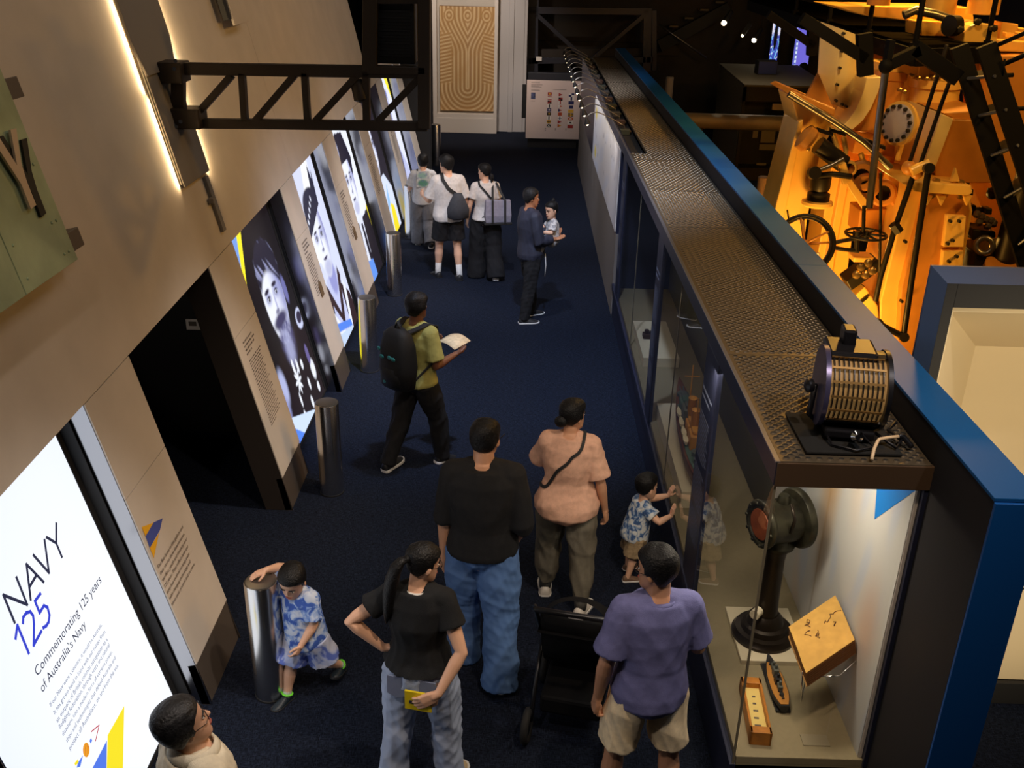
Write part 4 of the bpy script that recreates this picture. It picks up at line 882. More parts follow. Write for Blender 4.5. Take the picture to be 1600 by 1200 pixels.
# ------------------------------------------------------------------ the yellow triple frame steam engine
m_pale = mat('pale_lit_enamel', srgb(232, 208, 150), .3, noise_amt=.05, noise_scale=5, coat=.3); m_ye = mat('cream_yellow_enamel', srgb(232, 184, 92), .38, noise_amt=.06, noise_scale=5, coat=.2); m_yd = mat('ochre_shaded_enamel', srgb(196, 130, 54), .42, noise_amt=.08, noise_scale=6)  # pale and ochre copies put lit and shaded faces into the yellow paint
m_rod = mat('oiled_steel', srgb(140, 135, 130), .3, .9); m_drk = mat('dark_iron', (.02, .016, .012), .45, .5); m_cov = mat('grey_cover_plate', srgb(172, 168, 190), .5, .2); m_brass = mat('machined_brass', (.55, .36, .14), .3, .9)
en = empty('steam_engine', (4.2, 10, 0), 0, 'tall yellow painted marine steam engine standing behind the blue topped wall', 'steam engine')
def E_(u, v, Y=9.6): return L(en, P(u, v, Y))
def plate(name, pts, Y, depth, m=m_ye, bevel=.012):
    return MB().prism([E_(u, v, Y) for u, v in pts], (0, depth, 0)).obj(name, m, en, bevel=bevel)
def rod(name, pts, Y, r, m=m_rod, n=12, Y2=None):
    k = len(pts); return MB().tube([E_(u, v, Y+((Y2-Y)*i/(k-1) if Y2 else 0)) for i, (u, v) in enumerate(pts)], r, n).obj(name, m, en, 2)
def bolts(name, pts, Y, r, m=m_drk, ax=(0, -1, 0), h=.03):
    mb = MB()
    for u, v in pts: mb.lathe([(r, -.02), (r, h), (r*.5, h+.004)], E_(u, v, Y), ax, n=6)
    o_ = mb.obj(name, m, en); o_['kind'] = 'stuff'; return o_
Z0 = lambda u, Y: 0
# legs
plate('frame_leg', [(1236, 150), (1300, 176), (1300, 205), (1282, 238), (1262, 340), (1230, 560), (1150, 560), (1212, 318), (1246, 190)], 9.7, .55)
plate('frame_leg_rib', [(1248, 190), (1256, 186), (1228, 330), (1190, 560), (1165, 560), (1213, 318)], 9.62, .10)
plate('head_flange', [(1230, 146), (1240, 142), (1305, 170), (1303, 182)], 9.5, .75, m_yd)
plate('middle_leg', [(1302, 240), (1345, 262), (1338, 330), (1322, 440), (1310, 560), (1245, 560), (1272, 440), (1288, 330)], 10.3, .5)
plate('middle_leg_rib', [(1318, 262), (1330, 266), (1308, 380), (1282, 560), (1262, 560), (1292, 400)], 10.22, .10, m_ye)
plate('front_column', [(1420, 292), (1514, 300), (1520, 330), (1498, 450), (1485, 620), (1372, 620), (1376, 470)], 9.2, .7, m_ye)
plate('front_column_face', [(1446, 300), (1512, 302), (1516, 330), (1494, 450), (1480, 620), (1398, 620), (1408, 450)], 9.12, .10, m_yd)
for a in ([(1480, 336), (1510, 338), (1506, 386), (1474, 386)], [(1474, 392), (1506, 392), (1500, 470), (1466, 470)]): plate('inspection_plate', a, 9.06, .07, m_ye, .008)
bolts('plate_studs', [(1484, 345), (1488, 375), (1480, 380), (1498, 345), (1494, 400), (1482, 408), (1486, 425), (1408, 470), (1414, 377)], 9.05, .016)
plate('column_flange', [(1428, 284), (1518, 290), (1520, 302), (1512, 306), (1430, 300), (1412, 288)], 9.0, .9, m_ye)
for x in (1450, 1472, 1496, 1512): plate('flange_rib', [(x-7, 306), (x+8, 306), (x-1, 322)] if x != 1496 else [(x-10, 284), (x+4, 284), (x-2, 262)], 9.05, .05, m_ye, .005)
bolts('flange_bolts', [(1462, 283), (1500, 285), (1455, 304), (1500, 305)], 9.1, .035, m_brass)
plate('rear_frame', [(1515, 262), (1562, 262), (1575, 440), (1500, 440)], 10.9, .3, m_ye)
plate('rear_frame', [(1575, 300), (1640, 300), (1660, 470), (1570, 470)], 11.0, .3, m_ye)
# housings round the cylinders
plate('cylinder_housing', [(1488, 186), (1540, 188), (1560, 286), (1462, 286), (1460, 256)], 9.35, .9, m_yd)
plate('housing_chamfer', [(1472, 178), (1490, 186), (1463, 258), (1440, 286), (1436, 276)], 9.30, .95, m_pale, .006)
plate('housing_top', [(1472, 176), (1540, 172), (1542, 188), (1490, 187)], 9.4, .9, m_yd)
plate('receiver_casing', [(1535, 88), (1660, 86), (1660, 300), (1552, 290)], 10.2, .6, m_yd)
plate('back_casing', [(1300, 80), (1500, 70), (1500, 300), (1320, 300)], 11.0, .3, m_yd)
def drum(name, u, v0, v1, Y, r, m=m_ye, n=40):
    a, b = E_(u, v1, Y), E_(u, v0, Y); h = b.z-a.z
    return MB().lathe([(r*.6, 0), (r, .0), (r, h-.09), (r*1.10, h-.08), (r*1.10, h), (r*.7, h), (r*.66, h+.015)], a, (0, 0, 1), n=n).obj(name, m, en, smooth=2)
drum('cylinder', 1450, 122, 192, 10.2, .24); drum('cylinder', 1400, 96, 175, 10.5, .30); drum('valve_chest', 1378, 110, 210, 10.35, .16, m_yd)
plate('cylinder_foot', [(1425, 186), (1478, 190), (1490, 215), (1418, 222)], 9.9, .5, m_yd); plate('cylinder_web', [(1370, 205), (1470, 215), (1462, 300), (1372, 300)], 10.0, .3, m_yd)
plate('slim_neck', [(1437, 96), (1452, 96), (1454, 124), (1434, 124)], 10.15, .12, m_ye)
bolts('cylinder_nuts', [(1424, 118), (1434, 122), (1446, 123), (1458, 121), (1468, 119), (1478, 114), (1405, 140), (1412, 143)], 9.98, .022, m_brass)
# curved cleading sheet with its bolts, gusset and rib
mb = MB(); pts = [(1281, 1352), (1272, 1330)]
a_, b_ = E_(1283, 34, 10.1), E_(1276, 150, 10.1); c_, d_ = E_(1352, 60, 10.1), E_(1332, 176, 10.1)
ring = []
for s_, (p, q_) in ((0, (a_, c_)), (1, (b_, d_))):
    ring.append([p.lerp(q_, t)+Vector((0, -.16*math.sin(t*math.pi), 0)) for t in [i/16 for i in range(17)]]+[q_.lerp(p, t)+Vector((0, -.16*math.sin(t*math.pi)+.02, 0)) for t in [i/16 for i in range(17)]])
mb.loft(ring).obj('cleading_sheet', m_pale, en, smooth=2)
bolts('sheet_bolts', [(1318, 52), (1315, 80), (1312, 106), (1308, 132), (1306, 157), (1280, 135), (1316, 163), (1322, 166)], 9.92, .014)
plate('gusset', [(1279, 114), (1304, 172), (1256, 158)], 9.75, .06, m_yd); plate('gusset_shelf', [(1258, 156), (1306, 170), (1304, 182), (1260, 170)], 9.6, .5, m_yd)
arc_ = [E_(u, v, 9.7) for u, v in ((1366, 122), (1360, 145), (1349, 170), (1336, 190), (1320, 204))]
MB().loft([[p+Vector((-.07, 0, 0)), p+Vector((.075, 0, .01)), p+Vector((.075, .5, .01)), p+Vector((-.07, .5, 0))] for p in arc_]).obj('curved_rib', m_pale, en, bevel=.008)
plate('rib_web', [(1372, 124), (1384, 126), (1380, 205), (1332, 206), (1352, 170)], 9.8, .08, m_yd); plate('crosshead_box', [(1340, 205), (1400, 214), (1398, 246), (1332, 240)], 9.9, .4, m_yd)
# valve chest cover with its ring of studs
cc = E_(1403, 193, 9.5); ax = Vector((-.82, -.50, .05)).normalized()
MB().lathe([(.10, -.16), (.13, -.14), (.13, -.03), (.205, -.03), (.205, 0), (.1, .0)], cc, ax, n=40).obj('chest_flange', m_ye, en, smooth=2)
MB().lathe([(.02, 0), (.178, 0), (.178, .02), (.17, .024), (.02, .026)], cc, ax, n=40).obj('chest_cover', m_cov, en, smooth=2)
x_ = ax.orthogonal().normalized(); y_ = ax.cross(x_); mb = MB()
for i in range(14): t = 2*math.pi*i/14; mb.lathe([(.02, 0), (.02, .045), (.01, .05)], cc+(x_*math.cos(t)+y_*math.sin(t))*.158, ax, n=6)
mb.obj('cover_studs', m_drk, en)['kind'] = 'stuff'
# shafts, links and hubs of the valve gear
rod('weigh_shaft', [(1232, 147), (1300, 188), (1350, 222), (1392, 262)], 9.4, .030)
rod('reversing_drum', [(1278, 226), (1318, 256)], 9.5, .085, m_drk, 20)
MB().lathe([(.05, 0), (.10, .0), (.125, .03), (.125, .10), (.085, .12), (.03, .13)], E_(1268, 222, 9.5), (-.75, .1, .5), n=24).obj('drum_collar', m_yd, en, smooth=2)
bolts('collar_bolts', [(1255, 222), (1260, 212), (1270, 208), (1262, 232)], 9.45, .022, m_brass)
rod('drag_link', [(1264, 272), (1300, 258), (1318, 248)], 9.3, .022, m_rod); rod('drag_link', [(1266, 276), (1300, 272), (1330, 276)], 9.35, .028, m_drk)
MB().lathe([(.03, 0), (.06, 0), (.06, .08), (.03, .08)], E_(1270, 270, 9.3), (0, -1, .2), n=18).obj('link_eye', m_drk, en, smooth=2)
for u, v, R_, r_, m in ((1345, 274, .15, .075, m_yd), (1326, 262, .075, .05, m_ye), (1352, 290, .13, .06, m_yd), (1378, 300, .13, .075, m_yd), (1406, 306, .11, .06, m_yd)):
    MB().lathe([(r_, -.02), (R_*.8, -.02), (R_, .0), (R_, .10), (R_*.82, .12), (r_, .12), (r_, .03)], E_(u, v, 9.55), (-.25, -1, .1), n=28).obj('bearing_hub', m, en, smooth=2)
    MB().lathe([(.005, 0), (r_+.002, 0), (r_+.002, .05), (.005, .05)], E_(u, v, 9.55), (-.25, -1, .1), n=20).obj('bearing_bore', m_drk, en, smooth=2)
plate('link_plate', [(1322, 268), (1345, 300), (1362, 322), (1350, 330), (1330, 300), (1316, 276)], 9.4, .05, m_ye, .006); plate('link_plate', [(1310, 258), (1322, 254), (1330, 282), (1318, 290)], 9.35, .06, m_ye, .006)
plate('bracket_box', [(1344, 328), (1405, 326), (1398, 362), (1340, 366)], 9.6, .35, m_yd)
MB().lathe([(.09, 0), (.11, .02), (.11, .10), (.08, .12), (.10, .16), (.10, .26), (.07, .28)], E_(1277, 318, 9.5), (0, 0, 1), n=20).obj('lubricator', m_drk, en, smooth=2)
MB().lathe([(.13, 0), (.15, .02), (.15, .05), (.10, .06)], E_(1276, 322, 9.5), (0, 0, 1), n=20).obj('lubricator_seat', m_ye, en, smooth=2)
for pts in ([(1300, 205), (1306, 224), (1312, 250)], [(1318, 214), (1322, 235), (1316, 262)], [(1345, 240), (1352, 262)], [(1364, 246), (1368, 268)], [(1410, 222), (1402, 250)]): rod('gear_strut', pts, 9.5, .026, m_ye, 8)
for u, v in ((1290, 205), (1310, 205), (1352, 218), (1372, 226)): plate('slot_block', [(u-12, v-5), (u+12, v+2), (u+12, v+9), (u-12, v+1)], 9.45, .06, m_drk, .006)
rod('lifting_rod', [(1389, 70), (1372, 200), (1358, 325)], 9.0, .033, m_rod, 14)
rod('wheel_spindle', [(1350, 322), (1349, 362)], 9.0, .018, m_drk)
def wheel(name, c_, R_, r_, ax, m, ms, ns_=6, hub=.03, tilt=0):
    w_ = MB().torus(c_, R_, r_, ax, 40, 8).obj(name, m, en, True); a = Vector(ax).normalized(); x_ = a.orthogonal().normalized(); y_ = a.cross(x_); mb = MB()
    for i in range(ns_): t = 2*math.pi*i/ns_+tilt; mb.tube([c_, c_+(x_*math.cos(t)+y_*math.sin(t))*R_], [.014, .010], 8)
    mb.obj('spokes', ms, w_, True); MB().lathe([(.006, -.03), (hub, -.03), (hub, .03), (.006, .035)], c_, ax, n=18).obj('hub', ms, w_, smooth=2); return w_
wheel('flat_handwheel', E_(1353, 366, 9.0), .185, .013, (0, -.04, 1), m_drk, m_drk, 6)
wheel('upright_handwheel', E_(1257, 381, 8.9), .262, .020, (-.35, -1, .35), m_drk, m_yd, 5, .04, .4)
wheel('inner_handwheel_ring', E_(1256, 381, 8.92), .238, .012, (-.35, -1, .35), m_rod, m_yd, 4, .03, .9)
rod('gauge_stem', [(1230, 328), (1233, 345)], 8.95, .008, m_drk)
for p in ([(1296, 381), (1318, 376), (1340, 372)], [(1296, 386), (1320, 390), (1342, 392)]): rod('lever_arm', p, 9.0, .020, m_drk)
rod('wheel_post', [(1340, 362), (1338, 392)], 9.0, .022, m_drk)
rod('guide_rod', [(1480, 70), (1450, 165), (1418, 264)], 8.9, .018, m_drk); rod('guide_rod', [(1502, 78), (1470, 165), (1436, 262)], 8.9, .018, m_drk)
rod('connecting_link', [(1428, 272), (1400, 352), (1376, 432), (1368, 470)], 8.85, .026, m_drk); rod('side_link', [(1376, 270), (1376, 330), (1374, 440)], 9.0, .014, m_drk)
rod('long_push_rod', [(1451, 264), (1436, 360), (1424, 440), (1412, 524)], 8.6, .028, m_drk, 12)
rod('crank_arm', [(1366, 502), (1388, 514), (1412, 526)], 8.6, .030, m_drk)
for u, v in ((1412, 526), (1372, 505), (1451, 263)): MB().lathe([(.01, -.05), (.045, -.05), (.045, .05), (.01, .05)], E_(u, v, 8.6), (-.2, -1, .2), n=16).obj('pin_joint', m_drk, en, smooth=2)
rod('top_link', [(1424, 268), (1436, 262), (1452, 256)], 8.8, .045, m_ye, 14); MB().sphere(E_(1420, 262, 8.9), .065, 16, 10).sphere(E_(1432, 270, 8.85), .06, 16, 10).obj('link_knuckle', m_yd, en, True)
rod('square_block', [(1396, 350), (1404, 362)], 8.85, .05, m_drk, 6)
for pts in ([(1288, 440), (1268, 440)], ): pass
plate('slotted_casting', [(1328, 470), (1352, 448), (1372, 478), (1374, 500), (1340, 500)], 9.2, .3, m_ye); plate('casting_slot', [(1340, 474), (1355, 462), (1357, 466), (1342, 478)], 9.17, .04, m_drk, .003)
plate('crosshead_guide', [(1322, 440), (1372, 405), (1380, 420), (1330, 455)], 9.25, .25, m_drk); plate('white_wedge', [(1335, 402), (1366, 402), (1364, 410), (1333, 410)], 9.3, .2, m_ye)
plate('bed_plate', [(1320, 500), (1400, 490), (1420, 640), (1290, 640)], 9.4, .6, m_yd)
for u, v in ((1345, 418), (1356, 412), (1362, 424), (1338, 430), (1352, 430)): MB().lathe([(.02, 0), (.04, .01), (.04, .05), (.02, .06)], E_(u, v, 9.15), (-.3, -1, .5), n=12).obj('oil_cup', m_brass, en, smooth=2)
rod('red_handle', [(1291, 412), (1295, 424)], 9.0, .012, mat('red_enamel', (.5, .02, .01), .4))
rod('wheel_lever', [(1278, 395), (1280, 412)], 8.9, .014, m_slab)
# right hand machinery
MB().lathe([(.10, 0), (.12, .05), (.115, .9), (.13, .95), (.13, 1.05), (.09, 1.1)], E_(1566, 418, 9.3), (.05, 0, 1), n=24).obj('black_pillar', m_drk, en, smooth=2)
for i, (u, v) in enumerate(((1526, 338), (1534, 342), (1540, 346), (1548, 348), (1552, 352), (1530, 350), (1543, 356))): MB().lathe([(.02, 0), (.034, .01), (.034, .05), (.015, .07)], E_(u, v, 9.4), (-.3, -.6, .8), n=10).obj('valve_nut', m_rod, en, smooth=2)
plate('pump_body', [(1520, 358), (1556, 362), (1556, 372), (1520, 376)], 9.4, .3, m_drk); plate('pump_body', [(1524, 396), (1640, 392), (1640, 440), (1520, 440)], 9.3, .5, m_drk)
MB().torus(E_(1538, 384, 9.3), .075, .028, (-.3, -1, .3), 24, 8).obj('eye_ring', m_rod, en, True)
MB().lathe([(.25, 0), (.28, .02), (.28, .10), (.2, .12)], E_(1580, 432, 9.2), (0, -.5, 1), n=30).obj('flange_ring', m_yd, en, smooth=2)
ring = [E_(1532, 300, 9.9)+Vector((.20*math.cos(t), 0, .20*math.sin(t))) for t in [math.radians(100+i*15) for i in range(13)]]
MB().tube(ring, .045, 8).obj('gear_rim', m_drk, en, True)
for u, v in ((1522, 272), (1534, 264), (1516, 300), (1520, 325), (1545, 330), (1555, 302)): plate('gear_tooth', [(u-5, v-5), (u+6, v-4), (u+5, v+6), (u-6, v+5)], 9.8, .12, m_drk, .01)
MB().sphere(E_(1551, 302, 9.6), .06, 14, 10).obj('black_knob', m_drk, en, True)
# top works
plate('top_casting', [(1300, 8), (1520, 12), (1522, 34), (1490, 40), (1360, 26)], 11.4, .8, m_ye); plate('top_rail', [(1440, 34), (1600, 44), (1700, 60), (1700, 92), (1440, 62)], 11.0, .5, m_ye)
drum('top_cylinder', 1465, -20, 22, 11.0, .17); drum('top_cylinder', 1534, -20, 22, 11.0, .16); drum('top_cylinder', 1372, -20, 8, 11.2, .12, m_yd)
rod('top_steam_pipe', [(1412, 24), (1430, 16), (1460, 22), (1502, 36)], 10.6, .045, m_rod, 14)
plate('bearing_cap', [(1506, 80), (1506, 50), (1516, 40), (1530, 36), (1548, 38), (1560, 44), (1556, 80), (1552, 110), (1512, 110)], 10.3, .25, m_ye); plate('bearing_cap', [(1492, 78), (1494, 40), (1510, 32), (1526, 32), (1530, 78)], 10.7, .2, m_yd)
bolts('cap_bolts', [(1552, 44), (1527, 34), (1500, 46), (1548, 100)], 10.25, .035)
MB().lathe([(.04, 0), (.10, .0), (.10, .10), (.04, .1)], E_(1494, 40, 10.4), (-1, -.5, 0), n=20).obj('pipe_flange', m_drk, en, smooth=2)
plate('top_lug', [(1566, 34), (1592, 38), (1590, 60), (1560, 66)], 10.9, .2, m_ye); plate('side_beam', [(1555, 62), (1660, 70), (1660, 84), (1555, 80)], 10.4, .3, m_ye)
for u in (1580, 1600): plate('small_block', [(u-8, 50), (u+6, 52), (u+6, 60), (u-8, 58)], 10.6, .1, m_ye)

# ------------------------------------------------------------------ black walkway, rail and ship's ladder beside the engine
m_steelblk = mat('black_steel', (.004, .004, .005), .7, .0, spec=.08); m_grate = mat('worn_tread', srgb(96, 88, 72), .5, .5); m_nose = mat('tread_nosing', srgb(96, 102, 128), .35, .7)
wk = empty('walkway', (4, 10, 3.4), 0, 'black steel walkway with rail posts crossing the top right before the engine', 'walkway')
ZW = 3.45
pA, pB, pC, pD = G(1196, 8, ZW), G(1432, 76, ZW), G(1545, 72, ZW), G(1262, 0, ZW)
pA2 = pA+(pA-pB)*.2; pD = pC+(pA2-pB)
MB().prism([L(wk, p) for p in (pA2, pB, pC, pD)], (0, 0, .03)).obj('deck_plate', mat('walkway_deck', (.006, .005, .004), .95, spec=.0), wk)
dirw = (pA2-pB).normalized()
for a, b in ((pA2, pB), (pD, pC), (pB, pC)):
    n_ = Vector((0, 0, 1)).cross((b-a).normalized())*.03; MB().prism([L(wk, a-n_), L(wk, b-n_), L(wk, b+n_), L(wk, a+n_)], (0, 0, -.16)).obj('edge_beam', m_steelblk, wk, bevel=.004)
ln_ = (pA2-pB).length
for t in (.06, 1.6, 3.3, 5.2):
    for e_, nm in ((pB, 'rail_post'), (pC, 'rail_post')):
        q_ = L(wk, e_+dirw*t); MB().cyl(q_, q_+Vector((0, 0, 1.05)), .026, n=10).box((q_.x-.04, q_.y-.04, q_.z-.02), (q_.x+.04, q_.y+.04, q_.z+.05)).obj(nm, m_steelblk, wk, smooth=2)
for e_ in (pB, pC):
    for h in (.55, 1.05): MB().cyl(L(wk, e_)+Vector((0, 0, h)), L(wk, e_+dirw*min(ln_, 6.5))+Vector((0, 0, h)), .018, n=8).obj('hand_rail', m_steelblk, wk, smooth=2)
def WKb(name, a, b, w, Y): 
    a, b = L(wk, P(*a, Y)), L(wk, P(*b, Y)); dr_ = (b-a).normalized(); n_ = dr_.cross(Vector((0, 1, 0))).normalized()*w/2; s_ = Vector((0, .05, 0))
    MB().loft([[p+n_+s_, p-n_+s_, p-n_-s_, p+n_-s_] for p in (a, b)]).obj(name, m_steelblk, wk, bevel=.004)
WKb('strut', (1252, 28), (1352, 92), .10, 9.4); WKb('hanger', (1350, 52), (1352, 118), .13, 9.4); WKb('strut', (1200, 22), (1272, 72), .08, 11); WKb('hanger', (1270, 36), (1268, 86), .10, 11)
WKb('strut', (1380, 105), (1436, 78), .09, 8.7); WKb('strut', (1428, 74), (1496, 122), .13, 8.7); WKb('hanger', (1392, 62), (1384, 108), .05, 8.7)
MB().sphere(L(wk, P(1384, 104, 8.65)), .06, 12, 8).obj('strut_joint', m_steelblk, wk, True)
ld = empty('ships_ladder', (4.6, 8.5, 2), 0, "steep black ship's ladder with lit tread edges at the right edge", 'ladder')
def LD(u, v, Y): return L(ld, P(u, v, Y))
def beam(name, a, b, w, d, m, parent):
    dr_ = (b-a).normalized(); n_ = dr_.cross(Vector((0, 1, 0))).normalized()*w/2; s_ = Vector((0, d/2, 0)); return MB().loft([[p+n_+s_, p-n_+s_, p-n_-s_, p+n_-s_] for p in (a, b)]).obj(name, m, parent, bevel=.004)
la, lb_ = LD(1498, 72, 8.9), LD(1625, 480, 8.2); ra, rb = LD(1540, 70, 8.6), LD(1660, 430, 8.0)
beam('stringer', la, lb_, .15, .05, m_steelblk, ld); beam('stringer', ra, rb, .16, .05, m_steelblk, ld)
for i, t in enumerate((.12, .26, .41, .57, .75, .92)):
    p, q_ = la.lerp(lb_, t), ra.lerp(rb, t*1.02+.01); d_ = Vector((0, .20, 0)); nrm = Vector((0, 0, .012))
    MB().prism([p+Vector((.05, -.02, 0)), q_+Vector((.02, -.02, 0)), q_+d_+Vector((.02, 0, .02)), p+d_+Vector((.05, 0, .02))], (0, 0, .012)).obj('tread', m_grate, ld)
    MB().cyl(p+Vector((-.02, -.03, 0)), q_+Vector((-.02, -.03, 0)), .014, n=8).obj('tread_nosing', m_nose, ld, smooth=2)
    MB().cyl(q_, q_+Vector((.14, 0, .01)), .018, n=8).obj('rail_bracket', m_steelblk, ld, smooth=2)
MB().tube([LD(1555, 72, 8.6), LD(1610, 48, 8.4), LD(1680, 20, 8.3)], .018, 8).obj('hand_rail', m_steelblk, ld, True); MB().tube([LD(1555, 106, 8.6), LD(1592, 90, 8.5), LD(1660, 60, 8.3)], .020, 8).obj('hand_rail', m_steelblk, ld, True)
MB().tube([LD(1570, 92, 8.5), LD(1566, 120, 8.5)], .010, 6).obj('rail_hook', m_steelblk, ld, True)
# ------------------------------------------------------------------ far end: bark painting, flag board, footbridge, cabinets, screens
m_frame = mat('white_case_frame', srgb(205, 196, 188), .6); m_bark = mat('bark_print', (.5, .4, .3), .7, attr='Col')
pc = empty('painting_case', (-1.45, 24.6, 0), 0, 'tall white display case holding an ochre line painting at the far end', 'display case')
def PC_(x, y, z): return Vector((x+1.45, y-24.6, z))
for nm, a, b in (('case_base', (-2.24, 24.52, 0), (-.68, 24.84, .36)), ('case_frame', (-2.24, 24.52, .36), (-2.14, 24.84, 3.3)), ('case_frame', (-.76, 24.52, .36), (-.68, 24.84, 3.3)), ('case_back', (-2.14, 24.78, .36), (-.76, 24.84, 3.3)), ('case_sill', (-2.14, 24.54, .36), (-.76, 24.78, .46)), ('case_top', (-2.24, 24.52, 3.3), (-.68, 24.84, 3.4))):
    MB().box(PC_(*a), PC_(*b)).obj(nm, m_frame, pc, bevel=.006)
MB().box(PC_(-2.13, 24.56, .46), PC_(-.77, 24.566, 3.28)).obj('clear_cover', m_glass, pc)
pt = empty('bark_painting', (-1.42, 24.7, .5), 0, 'tall ochre painting of concentric lines inside the white case', 'painting')
def bark(U, V):
    x, y = (U-.5)*1.36, V*2.4; s_ = np.zeros(U.shape)
    d_up = np.sqrt(x**2+np.minimum(0, y-.55)**2); lines = np.sin(d_up*62)                    # nested U shapes at the foot
    flare = np.abs(x)/(.16+.42*ss(1.5, 2.3, y)); lines = np.where(y > 1.35, np.sin((np.abs(x)-.34*ss(1.35, 2.2, y))*62), lines)
    side = np.sin((y+.25*np.abs(x))*75); mside = ss(.36, .42, np.abs(x))*ss(.6, .7, y)*(1-ss(1.7, 1.9, y)); lines = lines*(1-mside)+side*mside
    for cx in (-.45, .0, .46): r_ = np.hypot(x-cx, (y-2.2)*.8); k_ = 1-ss(.12, .14, r_); lines = lines*(1-k_)+np.sin(r_*90)*k_
    img = over(blank(U, srgb(200, 158, 106)), ss(.1, .8, lines), srgb(230, 200, 156)); img = over(img, ss(.75, 1.0, -lines)*.5, srgb(128, 84, 52)); return over(img, ss(.2, 1, ns(U*8, V*14, 2, 31))*.25, srgb(188, 138, 78))
MB().box((-.66, .0, 0), (.68, .03, 2.42)).obj('bark_sheet', mat('bark_brown', srgb(120, 84, 50), .8), pt, bevel=.012)
paint('painted_lines', (-.655, -.003, .01), (1.33, 0, 0), (0, 0, 2.40), 130, 240, bark, m_bark, pt)
# flag board
YB = 22.8; a0, a1, a2 = P(821, 216, YB), P(904, 218, YB), P(822, 125, YB)
fbd = empty('flag_board', (a0.x, YB, 0), 0, 'white information board with three columns of small signal flags at the far end', 'information board')
w_, zb_, zt_ = a1.x-a0.x, a0.z, a2.z
MB().box((0, 0, zb_), (w_, .04, zt_)).obj('board', mat('pinkish_white_board', srgb(228, 208, 200), .6), fbd, bevel=.004); MB().box((w_, -.01, zb_), (w_+.05, .05, zt_+.01)).obj('edge_post', m_black, fbd, bevel=.004); MB().box((w_+.05, -.015, zb_), (w_+.08, .04, zt_+.01)).obj('edge_strip', m_chrome, fbd)
MB().box((-.10, .02, zb_+.45), (-.0, .08, zt_-.1)).obj('side_post', m_black, fbd, bevel=.004); MB().box((.05, .05, 0), (w_-.05, .09, zb_+.3)).obj('back_stand', m_black, fbd, bevel=.004)
FC = [mat('flag_red', srgb(170, 52, 46), .6), mat('flag_blue', srgb(40, 44, 96), .6), mat('flag_yellow', srgb(226, 176, 62), .6), mat('flag_black', srgb(28, 26, 28), .6), mat('flag_white', srgb(240, 234, 226), .6), mat('flag_orange', srgb(200, 96, 50), .6)]
def fpx(x, y): return (w_*(x-195)/(885-195), zt_-(zt_-zb_)*(y-292)/(1090-292))
cols = [(490, [472, 526, 580, 636, 688, 742, 798, 852, 906], [(0, 2), (0, 4), (0, 3), (4, 3), (1, 4), (3, 2), (4, 3), (2, 3), (3, 4)]),
        (630, [478, 540, 586, 636, 690, 742, 798, 850, 902], [(0, 0), (0, 3), (4, 0), (5, 4), (0, 1), (5, 0), (4, 1), (0, 0), (2, 5)]),
        (768, [480, 530, 585, 642, 700, 752, 803, 858, 912], [(1, 4), (4, 1), (1, 1), (1, 1), (2, 2), (3, 2), (5, 4), (4, 3), (0, 0)])]
kinds = ['stripe', 'cross', 'saltire', 'square', 'hstripe', 'quarter', 'bar', 'disc', 'ring']
for cx, ys, cs in cols:
    for i, (y, (c1, c2)) in enumerate(zip(ys, cs)):
        x0, z0 = fpx(cx, y); fw, fh = .045 if cx != 768 or i in (3,) else .062, .036; mb = MB(); k_ = kinds[(i+(cx//140)) % 9]
        def rect(a, b, c, d, mi, yy): mb.add([(x0+a*fw, yy, z0+b*fh), (x0+c*fw, yy, z0+b*fh), (x0+c*fw, yy, z0+d*fh), (x0+a*fw, yy, z0+d*fh)], [(0, 1, 2, 3)], mi)
        if cx == 630 and i in (0, 3, 4, 7, 8): mb.add([(x0-fw, -.003, z0-fh), (x0+fw, -.003, z0), (x0-fw, -.003, z0+fh)], [(0, 1, 2)], 0); mb.add([(x0-fw, -.004, z0-fh), (x0-fw*.2, -.004, z0-fh*.6), (x0-fw*.2, -.004, z0+fh*.6), (x0-fw, -.004, z0+fh)], [(0, 1, 2, 3)], 1)
        else:
            rect(-1, -1, 1, 1, 0, -.003)
            if k_ in ('stripe', 'bar'): rect(-.3, -1, .3, 1, 1, -.004)
            elif k_ in ('hstripe',): rect(-1, -.35, 1, .35, 1, -.004)
            elif k_ == 'cross': rect(-1, -.22, 1, .22, 1, -.004); rect(-.2, -1, .2, 1, 1, -.005)
            elif k_ == 'saltire': mb.add([(x0-fw, -.004, z0-fh), (x0-fw*.7, -.004, z0-fh), (x0+fw, -.004, z0+fh), (x0+fw*.7, -.004, z0+fh)], [(0, 1, 2, 3)], 1); mb.add([(x0+fw, -.005, z0-fh), (x0+fw*.7, -.005, z0-fh), (x0-fw, -.005, z0+fh), (x0-fw*.7, -.005, z0+fh)], [(0, 1, 2, 3)], 1)
            elif k_ == 'quarter': rect(-1, 0, 0, 1, 1, -.004); rect(0, -1, 1, 0, 1, -.004)
            else: rect(-.4, -.4, .4, .4, 1, -.004)
        mb.obj('printed_flag', [FC[c1], FC[c2]], fbd)
x0, z0 = fpx(280, 502); MB().box((x0-.05, -.003, z0-.07), (x0+.05, -.001, z0+.07)).obj('printed_photo', mat('printed_photo', srgb(78, 84, 120), .6, noise_amt=.6, noise_scale=18), fbd)
mb = MB(); r = random.Random(8)
for (xa, xb, ya, n) in ((250, 395, 325, 1), (250, 395, 355, 3), (250, 395, 415, 2), (530, 700, 412, 1), (250, 320, 575, 1), (440, 460, 945, 3), (572, 592, 945, 3), (708, 728, 945, 3)):
    for i in range(n): xx, zz = fpx(xa, ya+i*15); xe = fpx(xa+(xb-xa)*r.uniform(.7, 1), 0)[0]; mb.box((xx, -.002, zz), (xe, -.001, zz+.007))
mb.obj('print_lines', m_inkgrey, fbd)
